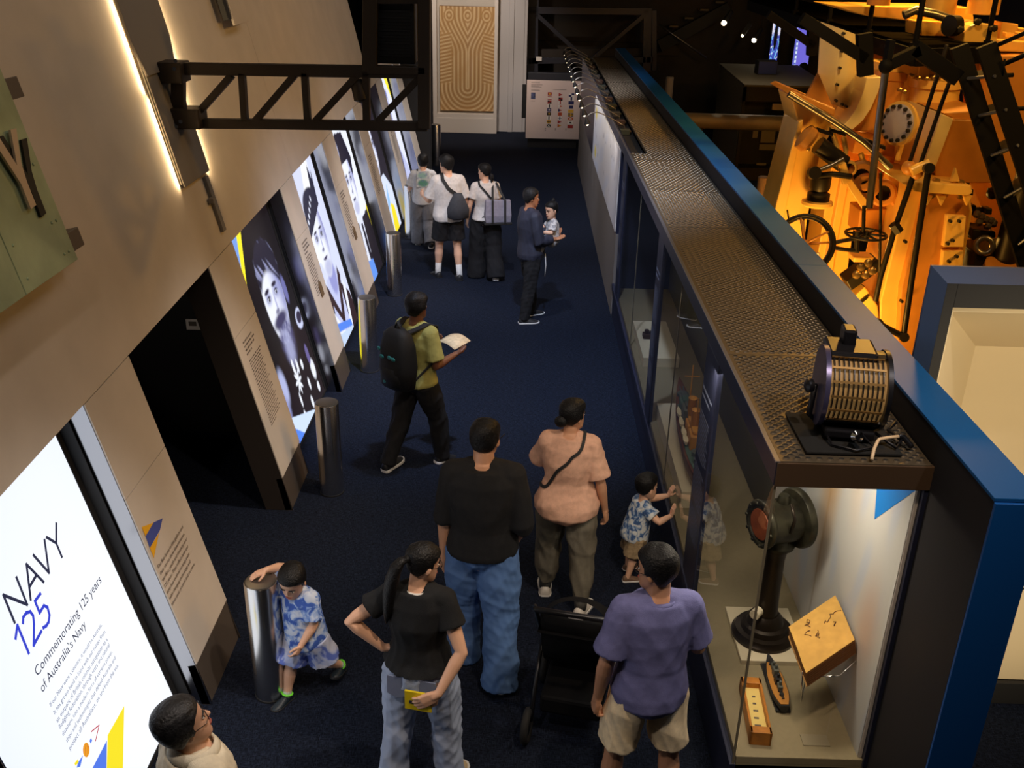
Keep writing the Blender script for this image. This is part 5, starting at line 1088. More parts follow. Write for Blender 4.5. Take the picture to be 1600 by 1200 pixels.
# dark footbridge truss
YF = 25.6; fbr = empty('footbridge_truss', (2, YF, 3), 0, 'dark steel footbridge truss at the far end above the flag board', 'truss')
def FB(name, a, b, w, m=m_steelblk, Y=YF):
    a, b = L(fbr, P(*a, Y)), L(fbr, P(*b, Y)); return beam(name, a, b, w, .12, m, fbr)
m_fb = mat('blue_black_steel', srgb(40, 42, 54), .45, .3)
FB('top_chord', (826, 16), (1018, 18), .16, m_fb); FB('bottom_chord', (826, 95), (1020, 93), .14, m_fb); MB().box((0, 0, 0), (.26, .12, 3.4)).obj('post', m_fb, fbr, bevel=.004).location = Vector((P(832, 60, YF).x-.13-2, 0, -3)); FB('post_plate', (832, 10), (832, 118), .28, m_fb); FB('post', (1012, 14), (1010, 112), .20, m_fb); FB('post', (1022, 16), (1022, 110), .12, m_fb)
FB('diagonal', (838, 22), (912, 90), .10, m_fb); FB('diagonal', (1006, 24), (928, 90), .10, m_fb); FB('brown_band', (838, 84), (1006, 82), .22, m_darkwood, YF+.3)
a = P(842, 92, YF-.1); o = MB().box((-.07, -.01, -.05), (.07, .01, .05)).obj('exit_notice', m_white, bevel=.003); o.location = a; tag(o, 'small white notice on the far footbridge post', 'notice')
# dark staircase with pale nosings and handrail
stc = empty('far_staircase', (4, 26, 2), 0, 'dim staircase with pale handrail rising beyond the footbridge', 'staircase')
def SC(u, v, Y=26.2): return L(stc, P(u, v, Y))
MB().tube([SC(1030, 38), SC(1066, 64), SC(1104, 91)], .025, 8).obj('hand_rail', m_gn, stc, True)
for i, (u, v) in enumerate(((1128, 5), (1104, 17), (1080, 30), (1056, 43))): p = SC(u-10, v, 26.4); MB().box((p.x, p.y, p.z), (p.x+.22, p.y+.3, p.z+.05)).obj('step', mat('pale_step', srgb(96, 82, 62), .7) if i == 0 else MATS['pale_step'], stc, bevel=.006)
beam('string', SC(1140, 12, 26.5), SC(1030, 72, 26.5), .3, .2, m_black, stc)
# track spotlights
m_spotl = mat('spot_lens', (.2, .2, .2), .4, emit=(1, .78, .45), estr=10)
for (u, v, d_), lab in zip(((1131, 35, 4.5), (1160, 55, 2.4), (1178, 62, 4)), ('bright far ceiling spotlight, the highest and leftmost of three', 'dimmest of the three far spotlights, in the middle', 'far spotlight nearest the purple screens')):
    c_ = P(u, v, 25.0); s_ = empty('track_spotlight', c_, 0, lab, 'spotlight', 'far track spotlights')
    MB().lathe([(.03, 0), (.055, .02), (.055, .30), (.03, .32)], (0, .0, 0), (.5, .1, .8), n=14).obj('housing', m_black, s_, smooth=2); MB().sphere((0, -.02, -.01), .014*d_, 12, 8).obj('lens', m_spotl, s_, True); MB().cyl((.15, .03, .25), (.18, .03, 1.4), .012, n=6).obj('stem', m_black, s_)
# glazed cabinets at the far right
m_cabtop = mat('cabinet_top', srgb(98, 90, 74), .6); m_cabin = mat('cabinet_inside', srgb(120, 112, 84), .7)
cb = empty('far_cabinet', (4.8, 20, 0), 0, 'large black glazed cabinet with grey top far behind, left of the engine', 'display cabinet')
q0, q1 = G(1163, 132, 1.87), G(1124, 99, 1.87); xl_, xr_, yf, yb_ = q0.x, q0.x+1.7, q0.y, q1.y
def CB(x, y, z): return L(cb, (x, y, z))
MB().prism([CB(xl_, yf, 1.83), CB(xr_, yf, 1.83), CB(xr_+.3, yb_, 1.83), CB(q1.x, yb_, 1.83)], (0, 0, .04)).obj('top', m_cabtop, cb, bevel=.004)
MB().box(CB(xl_, yf, 1.55), CB(xr_, yf+.05, 1.83)).obj('header', m_black, cb, bevel=.004); MB().box(CB(xl_+.6, yf-.02, 1.40), CB(xr_, yf+.04, 1.52)).obj('light_box', mat('pale_bar', srgb(176, 158, 138), .6), cb, bevel=.004)
MB().box(CB(xl_, yf, 0), CB(xl_+.06, yf+.06, 1.83)).obj('corner_post', m_black, cb, bevel=.004); MB().prism([CB(q1.x, yb_-.1, 0), CB(xl_, yf+.1, 0), CB(xl_, yf+.1, 1.83), CB(q1.x, yb_-.1, 1.83)], (.03, 0, 0)).obj('side_glass', m_cabin, cb)
MB().box(CB(xl_, yf, 0), CB(xr_, yf+.3, .25)).obj('base', m_black, cb, bevel=.004); MB().box(CB(xl_+.1, yf+.4, .25), CB(xr_, yf+.45, 1.5)).obj('back', m_black, cb); MB().box(CB(xl_+.06, yf+.02, .25), CB(xr_, yf+.03, 1.4)).obj('front_glass', m_glass, cb)
for u, v, w2, h2 in ((1200, 212, .14, .14), (1200, 230, .18, .06), (1189, 259, .10, .06), (1180, 210, .05, .07), (1225, 215, .1, .2)):
    p = P(u, v, yf+.36); o = MB().box((-w2, -.01, -h2), (w2, .01, h2)).obj('document_card', mat('document_card', srgb(150, 140, 116), .7) if 'document_card' not in MATS else MATS['document_card'], bevel=.002); o.location = p
    tag(o, {1200: 'pale document sheet upright in the far cabinet' if v == 212 else 'wide pale caption strip under the document sheet in the far cabinet', 1189: 'lowest small pale card in the far cabinet', 1180: 'narrow pale card at the left of the far cabinet', 1225: 'tall pale sheet in the far cabinet beside the engine'}[u], 'document')
bxx = MB().box((-.2, -.1, 0), (.2, .25, .28)).box((-.19, -.104, .02), (.19, -.1, .26), 1).obj('blue_box', [m_black, mat('dim_blue', srgb(22, 40, 92), .5)], bevel=.01); bxx.location = G(1200, 118, 1.872)+Vector((.0, .2, 0)); tag(bxx, 'dim dark blue box standing on the far cabinet top', 'box')
# round grey beam before the cabinet
gb_ = empty('round_grey_beam', P(1150, 190, 16.5), 0, 'thick round grey beam crossing between the blue topped wall and the engine', 'beam')
MB().cyl((-.9, 0, 0), (1.3, 0, -.02), .125, n=28).obj('tube', mat('grey_beam', srgb(112, 104, 92), .5), gb_, smooth=2); z_ = gb_.location.z
for x in (-.6, 1.1): MB().box((x-.06, -.06, -z_), (x+.06, .06, -.10)).obj('support_post', m_black, gb_, bevel=.004)
for x in (-.33, .10): lamp('beam_light', 'SPOT', gb_.location+Vector((x, -.1, .9)), gb_.location+Vector((x, 0, .1)), 5, (1, .85, .6), .02, 16, .6)
for u, v0, Y, lab in ((1047, 120, 22.5, 'short pale round post beyond the far end of the blue topped wall'), (1194, 276, 14.0, 'pale slanted post between the blue topped wall and the engine leg')):
    p = P(u, v0, Y); o = MB().lathe([(.085, 0), (.085, p.z-.01), (.07, p.z)], (0, 0, 0), n=20).obj('pale_post', mat('pale_post', srgb(170, 150, 128), .6) if 'pale_post' not in MATS else MATS['pale_post'], smooth=2); o.location = (p.x, Y, 0); tag(o, lab, 'post')
# purple video screens
m_scr = backlit('video_screen', 1.0)
def scr1(U, V):
    img = blank(U, srgb(60, 70, 175)); n_ = ns(U*14, V*40, 2, 41); img = over(img, ss(.2, .6, n_), srgb(120, 190, 235)); img = over(img, ss(.7, 1.0, ns(U*18, V*50, 2, 42)), srgb(235, 240, 255)); img = over(img, ss(.65, .75, V)*(ss(.3, .8, abs(U-.5)*2)), srgb(235, 228, 245)); img = over(img, ell(U, V, .5, .66, .22, .24, .1), srgb(8, 8, 12)); img = over(img, (1-ss(.05, .2, V))*.6, srgb(210, 110, 190)); return img
def scr2(U, V):
    img = blank(U, srgb(112, 104, 214)); img = over(img, ell(U, V, .06, .42, .16, .42, .1), srgb(220, 236, 250)); img = over(img, ell(U, V, .06, .42, .16, .40, .05)*(np.sin(V*90) > .3), srgb(90, 110, 190)); img = over(img, ell(U, V, .02, .42, .09, .40, .1), srgb(96, 98, 200)); return over(img, ell(U, V, .45, .05, .3, .12, .3), srgb(225, 232, 250))
for (u0, u1, v0, v1), fn, lab in (((1199, 1222, 28, 112), scr1, 'narrow bright blue video screen far behind, left of the purple one'), ((1234, 1272, 30, 128), scr2, 'purple video screen with white fan shape far behind')):
    a, b = P(u0, v1, 26.5), P(u1, v0, 26.5); s_ = empty('video_screen', (a.x, 26.5, 0), 0, lab, 'screen')
    MB().box((-.03, .01, a.z-.03), (b.x-a.x+.03, .08, b.z+.03)).box((.1, .03, 0), (b.x-a.x-.1, .07, a.z)).obj('screen_case', m_black, s_, bevel=.004); paint('picture', (0, 0, a.z), (b.x-a.x, 0, 0), (0, 0, b.z-a.z), 50, 120, fn, m_scr, s_)
# ------------------------------------------------------------------ visitors
def skin_mat(name, c): 
    m = mat(name, c, .5, noise_amt=.05, noise_scale=6); b = m.node_tree.nodes['Principled BSDF']; b.inputs['Subsurface Weight'].default_value = .0; return m
SK = {'light': skin_mat('skin_light', srgb(226, 178, 148)), 'mid': skin_mat('skin_mid', srgb(205, 152, 118)), 'tan': skin_mat('skin_tan', srgb(178, 122, 88)), 'brown': skin_mat('skin_brown', srgb(112, 72, 52))}
HAIR = mat('black_hair', (.0045, .0042, .0045), .5, noise_amt=.5, noise_scale=60, bump=.6, bump_scale=110, spec=.3); HAIRG = mat('greying_hair', (.016, .016, .018), .5, noise_amt=.7, noise_scale=45, bump=.5, bump_scale=90)
m_eye = mat('eye_white', srgb(225, 220, 212), .3); m_iris = mat('eye_dark', (.01, .008, .007), .2); m_lip = mat('lips', srgb(170, 92, 80), .5); m_lens = m_glass
def cloth(name, c, rough=.85, amt=.10, sc=30, bump=.25, bs=260): return mat(name, c, rough, noise_amt=amt, noise_scale=sc, bump=bump, bump_scale=bs, spec=.25)
def denim(name, c):
    m = cloth(name, c, .9, .13, 5, .35, 300); return m
def tiedye(name, c0, c1, c2, scale=9, sharp_=.1):
    m = mat(name, c0, .85, spec=.2); nt = m.node_tree; b = nt.nodes['Principled BSDF']; tc = nt.nodes.new('ShaderNodeTexCoord'); n = nt.nodes.new('ShaderNodeTexNoise'); n.inputs['Scale'].default_value = scale; n.inputs['Detail'].default_value = 3; n.inputs['Distortion'].default_value = .8
    r = nt.nodes.new('ShaderNodeValToRGB'); e = r.color_ramp.elements; e[0].position = .42; e[0].color = (*c0, 1); e[1].position = .58; e[1].color = (*c2, 1); k = e.new(.5-sharp_*.2); k.color = (*c1, 1)
    nt.links.new(tc.outputs['Object'], n.inputs['Vector']); nt.links.new(n.outputs['Fac'], r.inputs['Fac']); nt.links.new(r.outputs['Color'], b.inputs['Base Color']); return m

def fuse(mb, voxel, smooth_it, name, m, parent, fold=0.0, fscale=9.0, seed=0.0, stretch=(1, 1, .45), cut=None):
    """joins overlapping closed shapes into one continuous surface"""
    o = mb.obj(name, m)
    md = o.modifiers.new('r', 'REMESH'); md.mode = 'VOXEL'; md.voxel_size = voxel; md.use_smooth_shade = True
    if smooth_it: sm_ = o.modifiers.new('s', 'SMOOTH'); sm_.factor = .5; sm_.iterations = smooth_it
    me = bpy.data.meshes.new_from_object(o.evaluated_get(bpy.context.evaluated_depsgraph_get()))
    bpy.data.objects.remove(o); me.name = name
    n = len(me.vertices)
    if fold:
        co = np.empty(n*3); me.vertices.foreach_get('co', co); co = co.reshape(-1, 3); no = np.array([v.normal[:] for v in me.vertices])
        r = np.random.RandomState(int(seed*7)+1); q_ = co*np.array(stretch)*fscale; d = np.zeros(n)
        for i in range(7):
            k = r.normal(size=3)*(1+.5*i); ph = r.uniform(0, 6.3); w = np.sin(q_@k+ph+1.5*np.sin(q_@r.normal(size=3)*.7)); d += (1-np.abs(w))*.8/(1+.35*i)-.3/(1+.35*i)
        co += no*(d*fold/2)[:, None]; me.vertices.foreach_set('co', co.ravel())
    me.polygons.foreach_set('use_smooth', [True]*len(me.polygons))
    if not me.materials: me.materials.append(m)
    ob = bpy.data.objects.new(name, me); S.collection.objects.link(ob); ob.parent = parent
    return ob
def sub_mesh(mb, name, m, parent, lv=1):
    o = mb.obj(name, m, parent, True); md = o.modifiers.new('sub', 'SUBSURF'); md.levels = lv; md.render_levels = lv; return o

HZ = [-.50, -.47, -.40, -.30, -.20, -.08, .05, .16, .28, .38, .45, .49, .50]
HW = [.06, .13, .20, .255, .285, .305, .320, .325, .312, .27, .19, .09, .01]
HF = [.30, .355, .375, .365, .365, .36, .35, .365, .35, .285, .19, .08, .0]
HB = [.12, .02, -.08, -.20, -.29, -.37, -.41, -.43, -.42, -.36, -.25, -.11, -.01]
def hsec(z):
    return (np.interp(z, HZ, HW), np.interp(z, HZ, HF), np.interp(z, HZ, HB))
def head_rings(nz=44, n=36, scale=None):
    rings = []
    for i in range(nz+1):
        z = -.5+i/nz; z = -.5*math.cos(math.pi*i/nz); w, f, b = hsec(z); ring = []
        for j in range(n):
            a = 2*math.pi*j/n; c, s_ = math.cos(a), math.sin(a); x = w*abs(c)**.9*(1 if c >= 0 else -1); y = (f+b)/2+(f-b)/2*s_
            if s_ > 0:
                y -= .035*math.exp(-((abs(x)-.13)/.07)**2-((z-.01)/.055)**2)      # eye sockets
                y += .020*math.exp(-(x/.10)**2-((z+.27)/.035)**2)-.012*math.exp(-(x/.10)**2-((z+.36)/.03)**2)
                y += .012*math.exp(-((abs(x)-.14)/.09)**2-((z-.085)/.03)**2)
            if scale: x, y, zz = scale(x, y, z); ring.append(Vector((x, y, zz)))
            else: ring.append(Vector((x, y, z)))
        rings.append(ring)
    return rings

def person(name, loc, heading, h, label, skin='light', kid=0.0, female=False, bulk=1.0, lean=0.0, side=0.0, twist=0.0, hip_yaw=0.0,
           legL=(0, 3, 0, 8), legR=(0, 3, 0, -8), footL=0.0, footR=0.0, armL=None, armR=None, head=(0, 0, 0), hair='short', hairm=None,
           shirt=None, pants=None, shoes=None, glasses=False, facial=True, fine=True, cat='person', group=None, parent=None, base=None, belly=0.0):
    """FK figure facing local +Y; returns root and a dict of joints (local)"""
    root = empty(name, loc, heading, label, cat, group) if parent is None else parent
    hm = hairm or HAIR; HHk = h*(.132+.075*kid); leg = h*(.520-.075*kid); sk = SK[skin]
    foot_h = .045*h; th, sh_l = (leg-foot_h)*.49, (leg-foot_h)*.51
    def legpts(a, ab, k, sgn):
        a, k, ab = math.radians(a), math.radians(k), math.radians(ab)
        d1 = Vector((sgn*math.sin(ab), math.sin(a)*math.cos(ab), -math.cos(a)*math.cos(ab))); a2 = a-k; d2 = Vector((sgn*math.sin(ab)*.6, math.sin(a2), -math.cos(a2))).normalized()
        return d1, d2
    dirs = {-1: legpts(*legL[:3], -1), 1: legpts(*legR[:3], 1)}
    hipw = h*(.052 if not female else .056)*bulk**.4
    ext = {s_: th*-d[0].z+sh_l*-d[1].z+foot_h for s_, d in dirs.items()}
    zh = max(ext[-1]+.0, ext[1]); 
    J = {}; HR = Matrix.Rotation(math.radians(hip_yaw), 3, 'Z')
    pel = Vector((0, 0, zh)); J['pelvis'] = pel
    for s_, nm in ((-1, 'L'), (1, 'R')):
        hp = pel+HR @ Vector((s_*hipw, 0, -.01*h)); kn = hp+HR @ dirs[s_][0]*th; an = kn+HR @ dirs[s_][1]*sh_l; J['hip'+nm], J['knee'+nm], J['ankle'+nm] = hp, kn, an
    lean_, side_ = math.radians(lean), math.radians(side); sp = Vector((math.sin(side_), math.sin(lean_), math.cos(lean_)*math.cos(side_))).normalized()
    neck_z = h-HHk-.045*h; Lt = neck_z-leg; TR = Matrix.Rotation(math.radians(twist), 3, 'Z')
    xs = TR @ Vector((1, 0, 0)); xs = (xs-sp*xs.dot(sp)).normalized(); ys = sp.cross(xs)
    J['chest'] = pel+sp*Lt*.75; J['neck'] = pel+sp*Lt; sw = h*(.093 if not female else .083)*(1-.10*kid)*bulk**.45
    J['xs'], J['ys'], J['sp'] = xs, ys, sp
    for s_, nm in ((-1, 'L'), (1, 'R')): J['sh'+nm] = pel+sp*Lt*.885+xs*s_*sw
    UA, FA = h*.172*(1-.12*kid), h*.145*(1-.12*kid); defarm = {-1: ((-.16, -.02, -1), (-.05, .22, -1)), 1: ((.16, -.02, -1), (.05, .22, -1))}
    arms = {}
    for s_, nm, ar in ((-1, 'L', armL), (1, 'R', armR)):
        ar = ar or {}; du = Vector(ar.get('up', defarm[s_][0])).normalized(); df_ = Vector(ar.get('fore', defarm[s_][1])).normalized()
        if 'to' in ar:                      # two bone reach: wrist to a point, elbow towards the pole
            S0 = J['sh'+nm]; tv = Vector(ar['to'])-S0; dd = min(max(tv.length, .05), (UA+FA)*.995); tn = tv.normalized(); ca = (UA*UA+dd*dd-FA*FA)/(2*UA*dd); sa = math.sqrt(max(0, 1-ca*ca)); pv = Vector(ar['pole']); pv = (pv-tn*pv.dot(tn)).normalized(); du = tn*ca+pv*sa; df_ = (tn*dd-du*UA).normalized()
        el = J['sh'+nm]+du*UA; wr = el+df_*FA; J['elbow'+nm], J['wrist'+nm] = el, wr
        dh = Vector(ar.get('hand', df_)).normalized(); pn = Vector(ar.get('palm', (-s_, 0, 0))); pn = (pn-dh*pn.dot(dh)).normalized(); J['hand'+nm] = wr+dh*h*.06; arms[s_] = (dh, pn, ar.get('curl', 22), ar.get('thumb', 1.0))
    # head frame: yaw (left +), pitch (down +), roll
    yw, pt_, rl = [math.radians(a) for a in head]
    HM = (Matrix.Rotation(yw, 3, 'Z') @ Matrix.Rotation(-pt_, 3, 'X') @ Matrix.Rotation(rl, 3, 'Y'))
    nb0 = J['neck']; hc = nb0+sp*h*.018+Vector((0, .0, 0))+HM @ Vector((0, .04*HHk, .52*HHk)); J['head'] = hc; J['HM'] = HM; J['HH'] = HHk
    def hp_(v): return hc+HM @ (Vector(v)*HHk)
    # ---------------- body: one surface
    b = MB(); k_ = bulk; n = 14
    def ring(c, x, y, rx, ry, n=18, pw=1.0): return [c+x*(rx*math.cos(2*math.pi*j/n))+y*(ry*math.sin(2*math.pi*j/n)) for j in range(n)]
    prof = [(-.24, .030, .045), (-.12, .088, .068), (.0, .098, .070), (.28, .084, .060), (.62, .098, .068), (.84, .100, .060), (.97, .070, .045), (1.05, .038, .036)]
    if female: prof = [(-.24, .030, .048), (-.12, .092, .074), (.0, .100, .074), (.34, .070, .054), (.62, .084, .066), (.84, .086, .055), (.97, .060, .040), (1.05, .032, .031)]
    if kid: prof = [(-.24, .04, .05), (-.12, .085, .075), (0, .09, .08), (.3, .088, .082), (.62, .09, .075), (.84, .088, .06), (.97, .065, .045), (1.05, .04, .036)]
    def torso(mb, e, t0, t1, flare=0.0, extra=0.0, bm=1.0):
        rs = []
        ts = sorted(set([t0, t1]+[p[0] for p in prof if t0 < p[0] < t1]+[t0+(t1-t0)*i/8 for i in range(9)]))
        for t in ts:
            rx = np.interp(t, [p[0] for p in prof], [p[1] for p in prof])*h*k_; ry = np.interp(t, [p[0] for p in prof], [p[2] for p in prof])*h*k_
            fl = flare*max(0, (.45-t)); by = belly*h*math.exp(-((t-.2)/.3)**2); tt = max(0, min(1, t*1.4)); R_ = Matrix.Rotation(math.radians(hip_yaw)*(1-tt)+math.radians(twist)*tt, 3, 'Z')
            x = R_ @ Vector((1, 0, 0)); x = (x-sp*x.dot(sp)).normalized(); y = sp.cross(x); c = pel+sp*Lt*t if t > 0 else pel+Vector((0, 0, Lt*t)); 
            if female and t < .1: c = c-y*.012*h
            rs.append(ring(c+y*by*.5, x, y, rx+e+fl, ry+e+fl+by*.5+extra, 22))
        mb.loft(rs)
    torso(b, 0, -.24, 1.05)
    for s_, nm in ((-1, 'L'), (1, 'R')):
        hp, kn, an = J['hip'+nm], J['knee'+nm], J['ankle'+nm]
        f = h*k_**.6; ts = [(hp, .052*f), (hp.lerp(kn, .35), .049*f), (hp.lerp(kn, .8), .037*f), (kn, .033*f), (kn.lerp(an, .12), .031*f), (kn.lerp(an, .32), .034*f), (kn.lerp(an, .7), .024*f), (an, .020*f), (an+(an-kn).normalized()*.02*h, .020*f)]
        if kid: ts = [(p, r*1.12) for p, r in ts]
        b.tube([p for p, r in ts], [r for p, r in ts], 14)
        sh, el, wr = J['sh'+nm], J['elbow'+nm], J['wrist'+nm]; f = h*k_**.6*(1.0 if not female else .88)*(1+.15*kid)
        b.sphere(sh, .030*f, 14, 8); ts = [(sh, .031*f), (sh.lerp(el, .4), .029*f), (sh.lerp(el, .85), .024*f), (el, .0235*f), (el.lerp(wr, .25), .025*f), (el.lerp(wr, .7), .019*f), (wr, .0155*f), (wr+arms[s_][0]*.02*h, .0155*f)]
        b.tube([p for p, r in ts], [r for p, r in ts], 12)
        # hand
        dh, pn, curl, thb = arms[s_]; sd = dh.cross(pn)*s_; hs = h*(1.0+.08*kid); w0 = wr+dh*.008*h      # sd: towards the thumb
        pl = .052*hs; b.loft([[c+sd*a+pn*t for a, t in ((-.022*hs*q_, -.008*hs), (.0, -.011*hs), (.022*hs*q_, -.008*hs), (.022*hs*q_, .007*hs), (.0, .010*hs), (-.022*hs*q_, .007*hs))] for c, q_ in ((w0-dh*.006*h, .62), (w0+dh*pl*.4, .95), (w0+dh*pl*.8, 1.0), (w0+dh*pl*1.02, .95))])
        for i, (off, ln) in enumerate(((-.0178, .034), (-.006, .043), (.006, .046), (.0178, .041))):
            p = w0+dh*pl*.92+sd*off*hs; c_ = math.radians(curl*(1.0 if i else 1.15)); d = dh*1.0+sd*off*2.2; d.normalize(); pts = [p-d*.012*hs, p]; ang = c_*.6
            for sgl in (.42, .32, .26):
                dd = d*math.cos(ang)+pn*math.sin(ang); p = p+dd*ln*hs*sgl; pts.append(p); ang += c_
            b.tube(pts, [.0058*hs, .0058*hs, .0056*hs, .0052*hs, .0042*hs], 8)
        p = w0+dh*pl*.22+sd*.017*hs; d1 = (dh*.65+sd*.75*thb+pn*.30).normalized(); d2 = (dh*.9+sd*.25*thb+pn*.35).normalized(); b.tube([p-d1*.010*hs, p+d1*.018*hs, p+d1*.020*hs+d2*.018*hs, p+d1*.020*hs+d2*.034*hs], [.0085*hs, .0078*hs, .0066*hs, .005*hs], 8)
    # neck and head
    b.tube([nb0-sp*.03*h, nb0+sp*.01*h, hp_((0, -.05, -.25))], [.040*h*k_**.4*(.9 if female else 1), .034*h*(.88 if female else 1)*(1+.1*kid)*k_**.3, .033*h*(.88 if female else 1)*(1+.15*kid)], 16)
    b.loft([[hp_(v) for v in r] for r in head_rings()])
    nz = .86 if kid else 1.0
    b.loft([[hp_((x*nz, y, z)) for x, y, z in r] for r in ([(-.03, .33, .07), (.03, .33, .07), (.03, .36, .06), (-.03, .36, .06)], [(-.045, .33, -.04), (.045, .33, -.04), (.025, .415-.02*kid, -.03), (-.025, .415-.02*kid, -.03)], [(-.075, .33, -.12), (.075, .33, -.12), (.03, .47-.04*kid, -.115), (-.03, .47-.04*kid, -.115)], [(-.06, .33, -.165), (.06, .33, -.165), (.03, .43-.03*kid, -.155), (-.03, .43-.03*kid, -.155)])])
    for s_ in (-1, 1):
        b.sphere(hp_((s_*.335, -.03, -.03)), HHk, 12, 8, sc=(.028, .075, .125), M=HM.to_4x4() @ Matrix.Rotation(s_*-.35, 4, 'Z'))
    vox = (.0050 if fine else .0075)*(h/1.7 if kid else 1)
    body = fuse(b, vox, 3, 'body', sk, root)
    # ---------------- face pieces
    if facial:
        for s_ in (-1, 1):
            MB().sphere(hp_((s_*.135, .315, .005)), .038*HHk, 12, 8, sc=(1.3, .7, .55), M=HM.to_4x4()).obj('eye', m_eye, root, True)
            MB().sphere(hp_((s_*.135, .336, .005)), .021*HHk, 10, 6, sc=(1, .7, 1), M=HM.to_4x4()).obj('iris', m_iris, root, True)
            MB().tube([hp_((s_*.05, .366, .085)), hp_((s_*.13, .362, .105)), hp_((s_*.22, .305, .085))], [.012*HHk, .017*HHk, .008*HHk], 6).obj('eyebrow', hm, root, True)
        MB().tube([hp_((-.10, .352, -.268)), hp_((-.05, .388, -.262)), hp_((0, .398, -.268)), hp_((.05, .388, -.262)), hp_((.10, .352, -.268))], [.006*HHk, .020*HHk, .022*HHk, .020*HHk, .006*HHk], 8).obj('lips', m_lip, root, True)
    # ---------------- hair
    if hair:
        lo = {'short': -.27, 'crop': -.24, 'thick': -.26, 'pony': -.22, 'bun': -.22, 'bob': -.36, 'lowpony': -.24}[hair]; thk = {'short': .060, 'crop': .035, 'thick': .095, 'pony': .040, 'bun': .055, 'bob': .075, 'lowpony': .045}[hair]
        rs = np.random.RandomState(int(h*1000)); kk = [(rs.normal(size=3)*9, rs.uniform(0, 6)) for _ in range(5)]
        def hs_(x, y, z):
            ln = np.interp(y, [-.45, -.2, -.10, -.02, .06, .12, .2, .30, .45], [lo, lo, -.10, -.02, -.06, .14, .22, .28, .29]); nrm = Vector((x, y, z*1.0)); 
            m_ = 1/(1+math.exp(-(z-ln)/.012)); g = sum(math.sin(nrm.dot(Vector(a))+p) for a, p in kk)*.0035*(1+12*thk)
            r_ = (-.05)*(1-m_)+(thk*(1+.35*max(0, z)*2)+g)*m_; f_ = 1+r_/max(.25, math.sqrt(x*x+y*y+z*z)); c0 = Vector((0, -.03, .02)); v = Vector((x, y, z)); v = c0+(v-c0)*f_; return v.x, v.y, v.z
        hmb = MB().loft([[hp_(v) for v in r] for r in head_rings(56, 48, hs_)])
        if hair == 'pony':
            hmb.sphere(hp_((0, -.46, .16)), .10*HHk, 12, 8); pts = [hp_((0, -.44, .17)), hp_((0, -.60, .12)), hp_((-.05, -.68, -.10)), hp_((-.10, -.70, -.45)), hp_((-.14, -.68, -.85)), hp_((-.14, -.64, -1.30)), hp_((-.13, -.62, -1.62))]; hmb.tube(pts, [.08*HHk, .13*HHk, .19*HHk, .22*HHk, .20*HHk, .15*HHk, .04*HHk], 14, flat=.75)
        if hair == 'lowpony': hmb.tube([hp_((0, -.40, -.12)), hp_((0, -.52, -.26)), hp_((0, -.52, -.50)), hp_((0, -.45, -.72))], [.09*HHk, .12*HHk, .11*HHk, .03*HHk], 12)
        if hair == 'bun': hmb.sphere(hp_((0, -.46, -.10)), .19*HHk, 16, 10, sc=(1.1, .8, 1))
        if hair == 'bob': hmb.sphere(hp_((0, -.20, -.22)), .30*HHk, 16, 10, sc=(1.2, .8, .9))
        hmb.obj('hair', hm, root, True)
    if glasses:
        g = MB()
        for s_ in (-1, 1):
            g.torus(hp_((s_*.145, .385, .005)), .085*HHk, .008*HHk, HM @ Vector((0, 1, 0)), 20, 6); g.tube([hp_((s_*.23, .375, .01)), hp_((s_*.325, .30, .015)), hp_((s_*.335, -.02, .01))], .008*HHk, 6)
        g.tube([hp_((-.06, .39, .02)), hp_((.06, .39, .02))], .007*HHk, 6); g.obj('glasses', m_iris, root, True)
    vc = .0085 if fine else .011
    if kid: vc = .007
    # ---------------- trousers
    if pants:
        mb = MB(); e = pants.get('ease', .014); torso(mb, e*.35+.003, -.22, pants.get('waist', .12)); kw = pants.get('width', 1.0)
        for s_, nm in ((-1, 'L'), (1, 'R')):
            hp, kn, an = J['hip'+nm], J['knee'+nm], J['ankle'+nm]; f = h*k_**.6*(1.1 if kid else 1); ln = pants.get('length', 1.0)
            full = [(hp+Vector((0, 0, .0)), .054*f+e), (hp.lerp(kn, .4), .052*f*kw**.5+e), (hp.lerp(kn, .85), .041*f*kw+e), (kn, .038*f*kw+e), (kn.lerp(an, .45), .036*f*kw+e*.9), (kn.lerp(an, .85), pants.get('hem', .032)*f*kw+e*.6), (an+(an-kn).normalized()*pants.get('drop', .012)*h, pants.get('hem', .032)*f*kw+e*.6)]
            if ln < 1:
                cut_ = hp.lerp(kn, ln*2) if ln <= .5 else kn.lerp(an, (ln-.5)*2); keep = [q_ for q_ in full[:3] if (q_[0]-hp).length < (cut_-hp).length-.02*h]; rr = keep[-1][1]; full = keep+[(cut_, (pants.get('leg', .056)*f+e))]
            mb.tube([p for p, r in full], [r for p, r in full], 18)
        J['pants'] = fuse(mb, vc, 3, 'trousers' if pants.get('length', 1) >= .9 else 'shorts', pants['m'], root, pants.get('fold', .018), 11, h*10+1, (1, 1, .6))
        if 'cuff' in pants:
            for s_, nm in ((-1, 'L'), (1, 'R')): an, kn = J['ankle'+nm], J['knee'+nm]; d = (an-kn).normalized(); MB().tube([an-d*.06*h, an-d*.03*h, an+d*.005*h], [.030*h, .029*h, .026*h], 16).obj('ribbed_cuff', pants['cuff'], root, True)
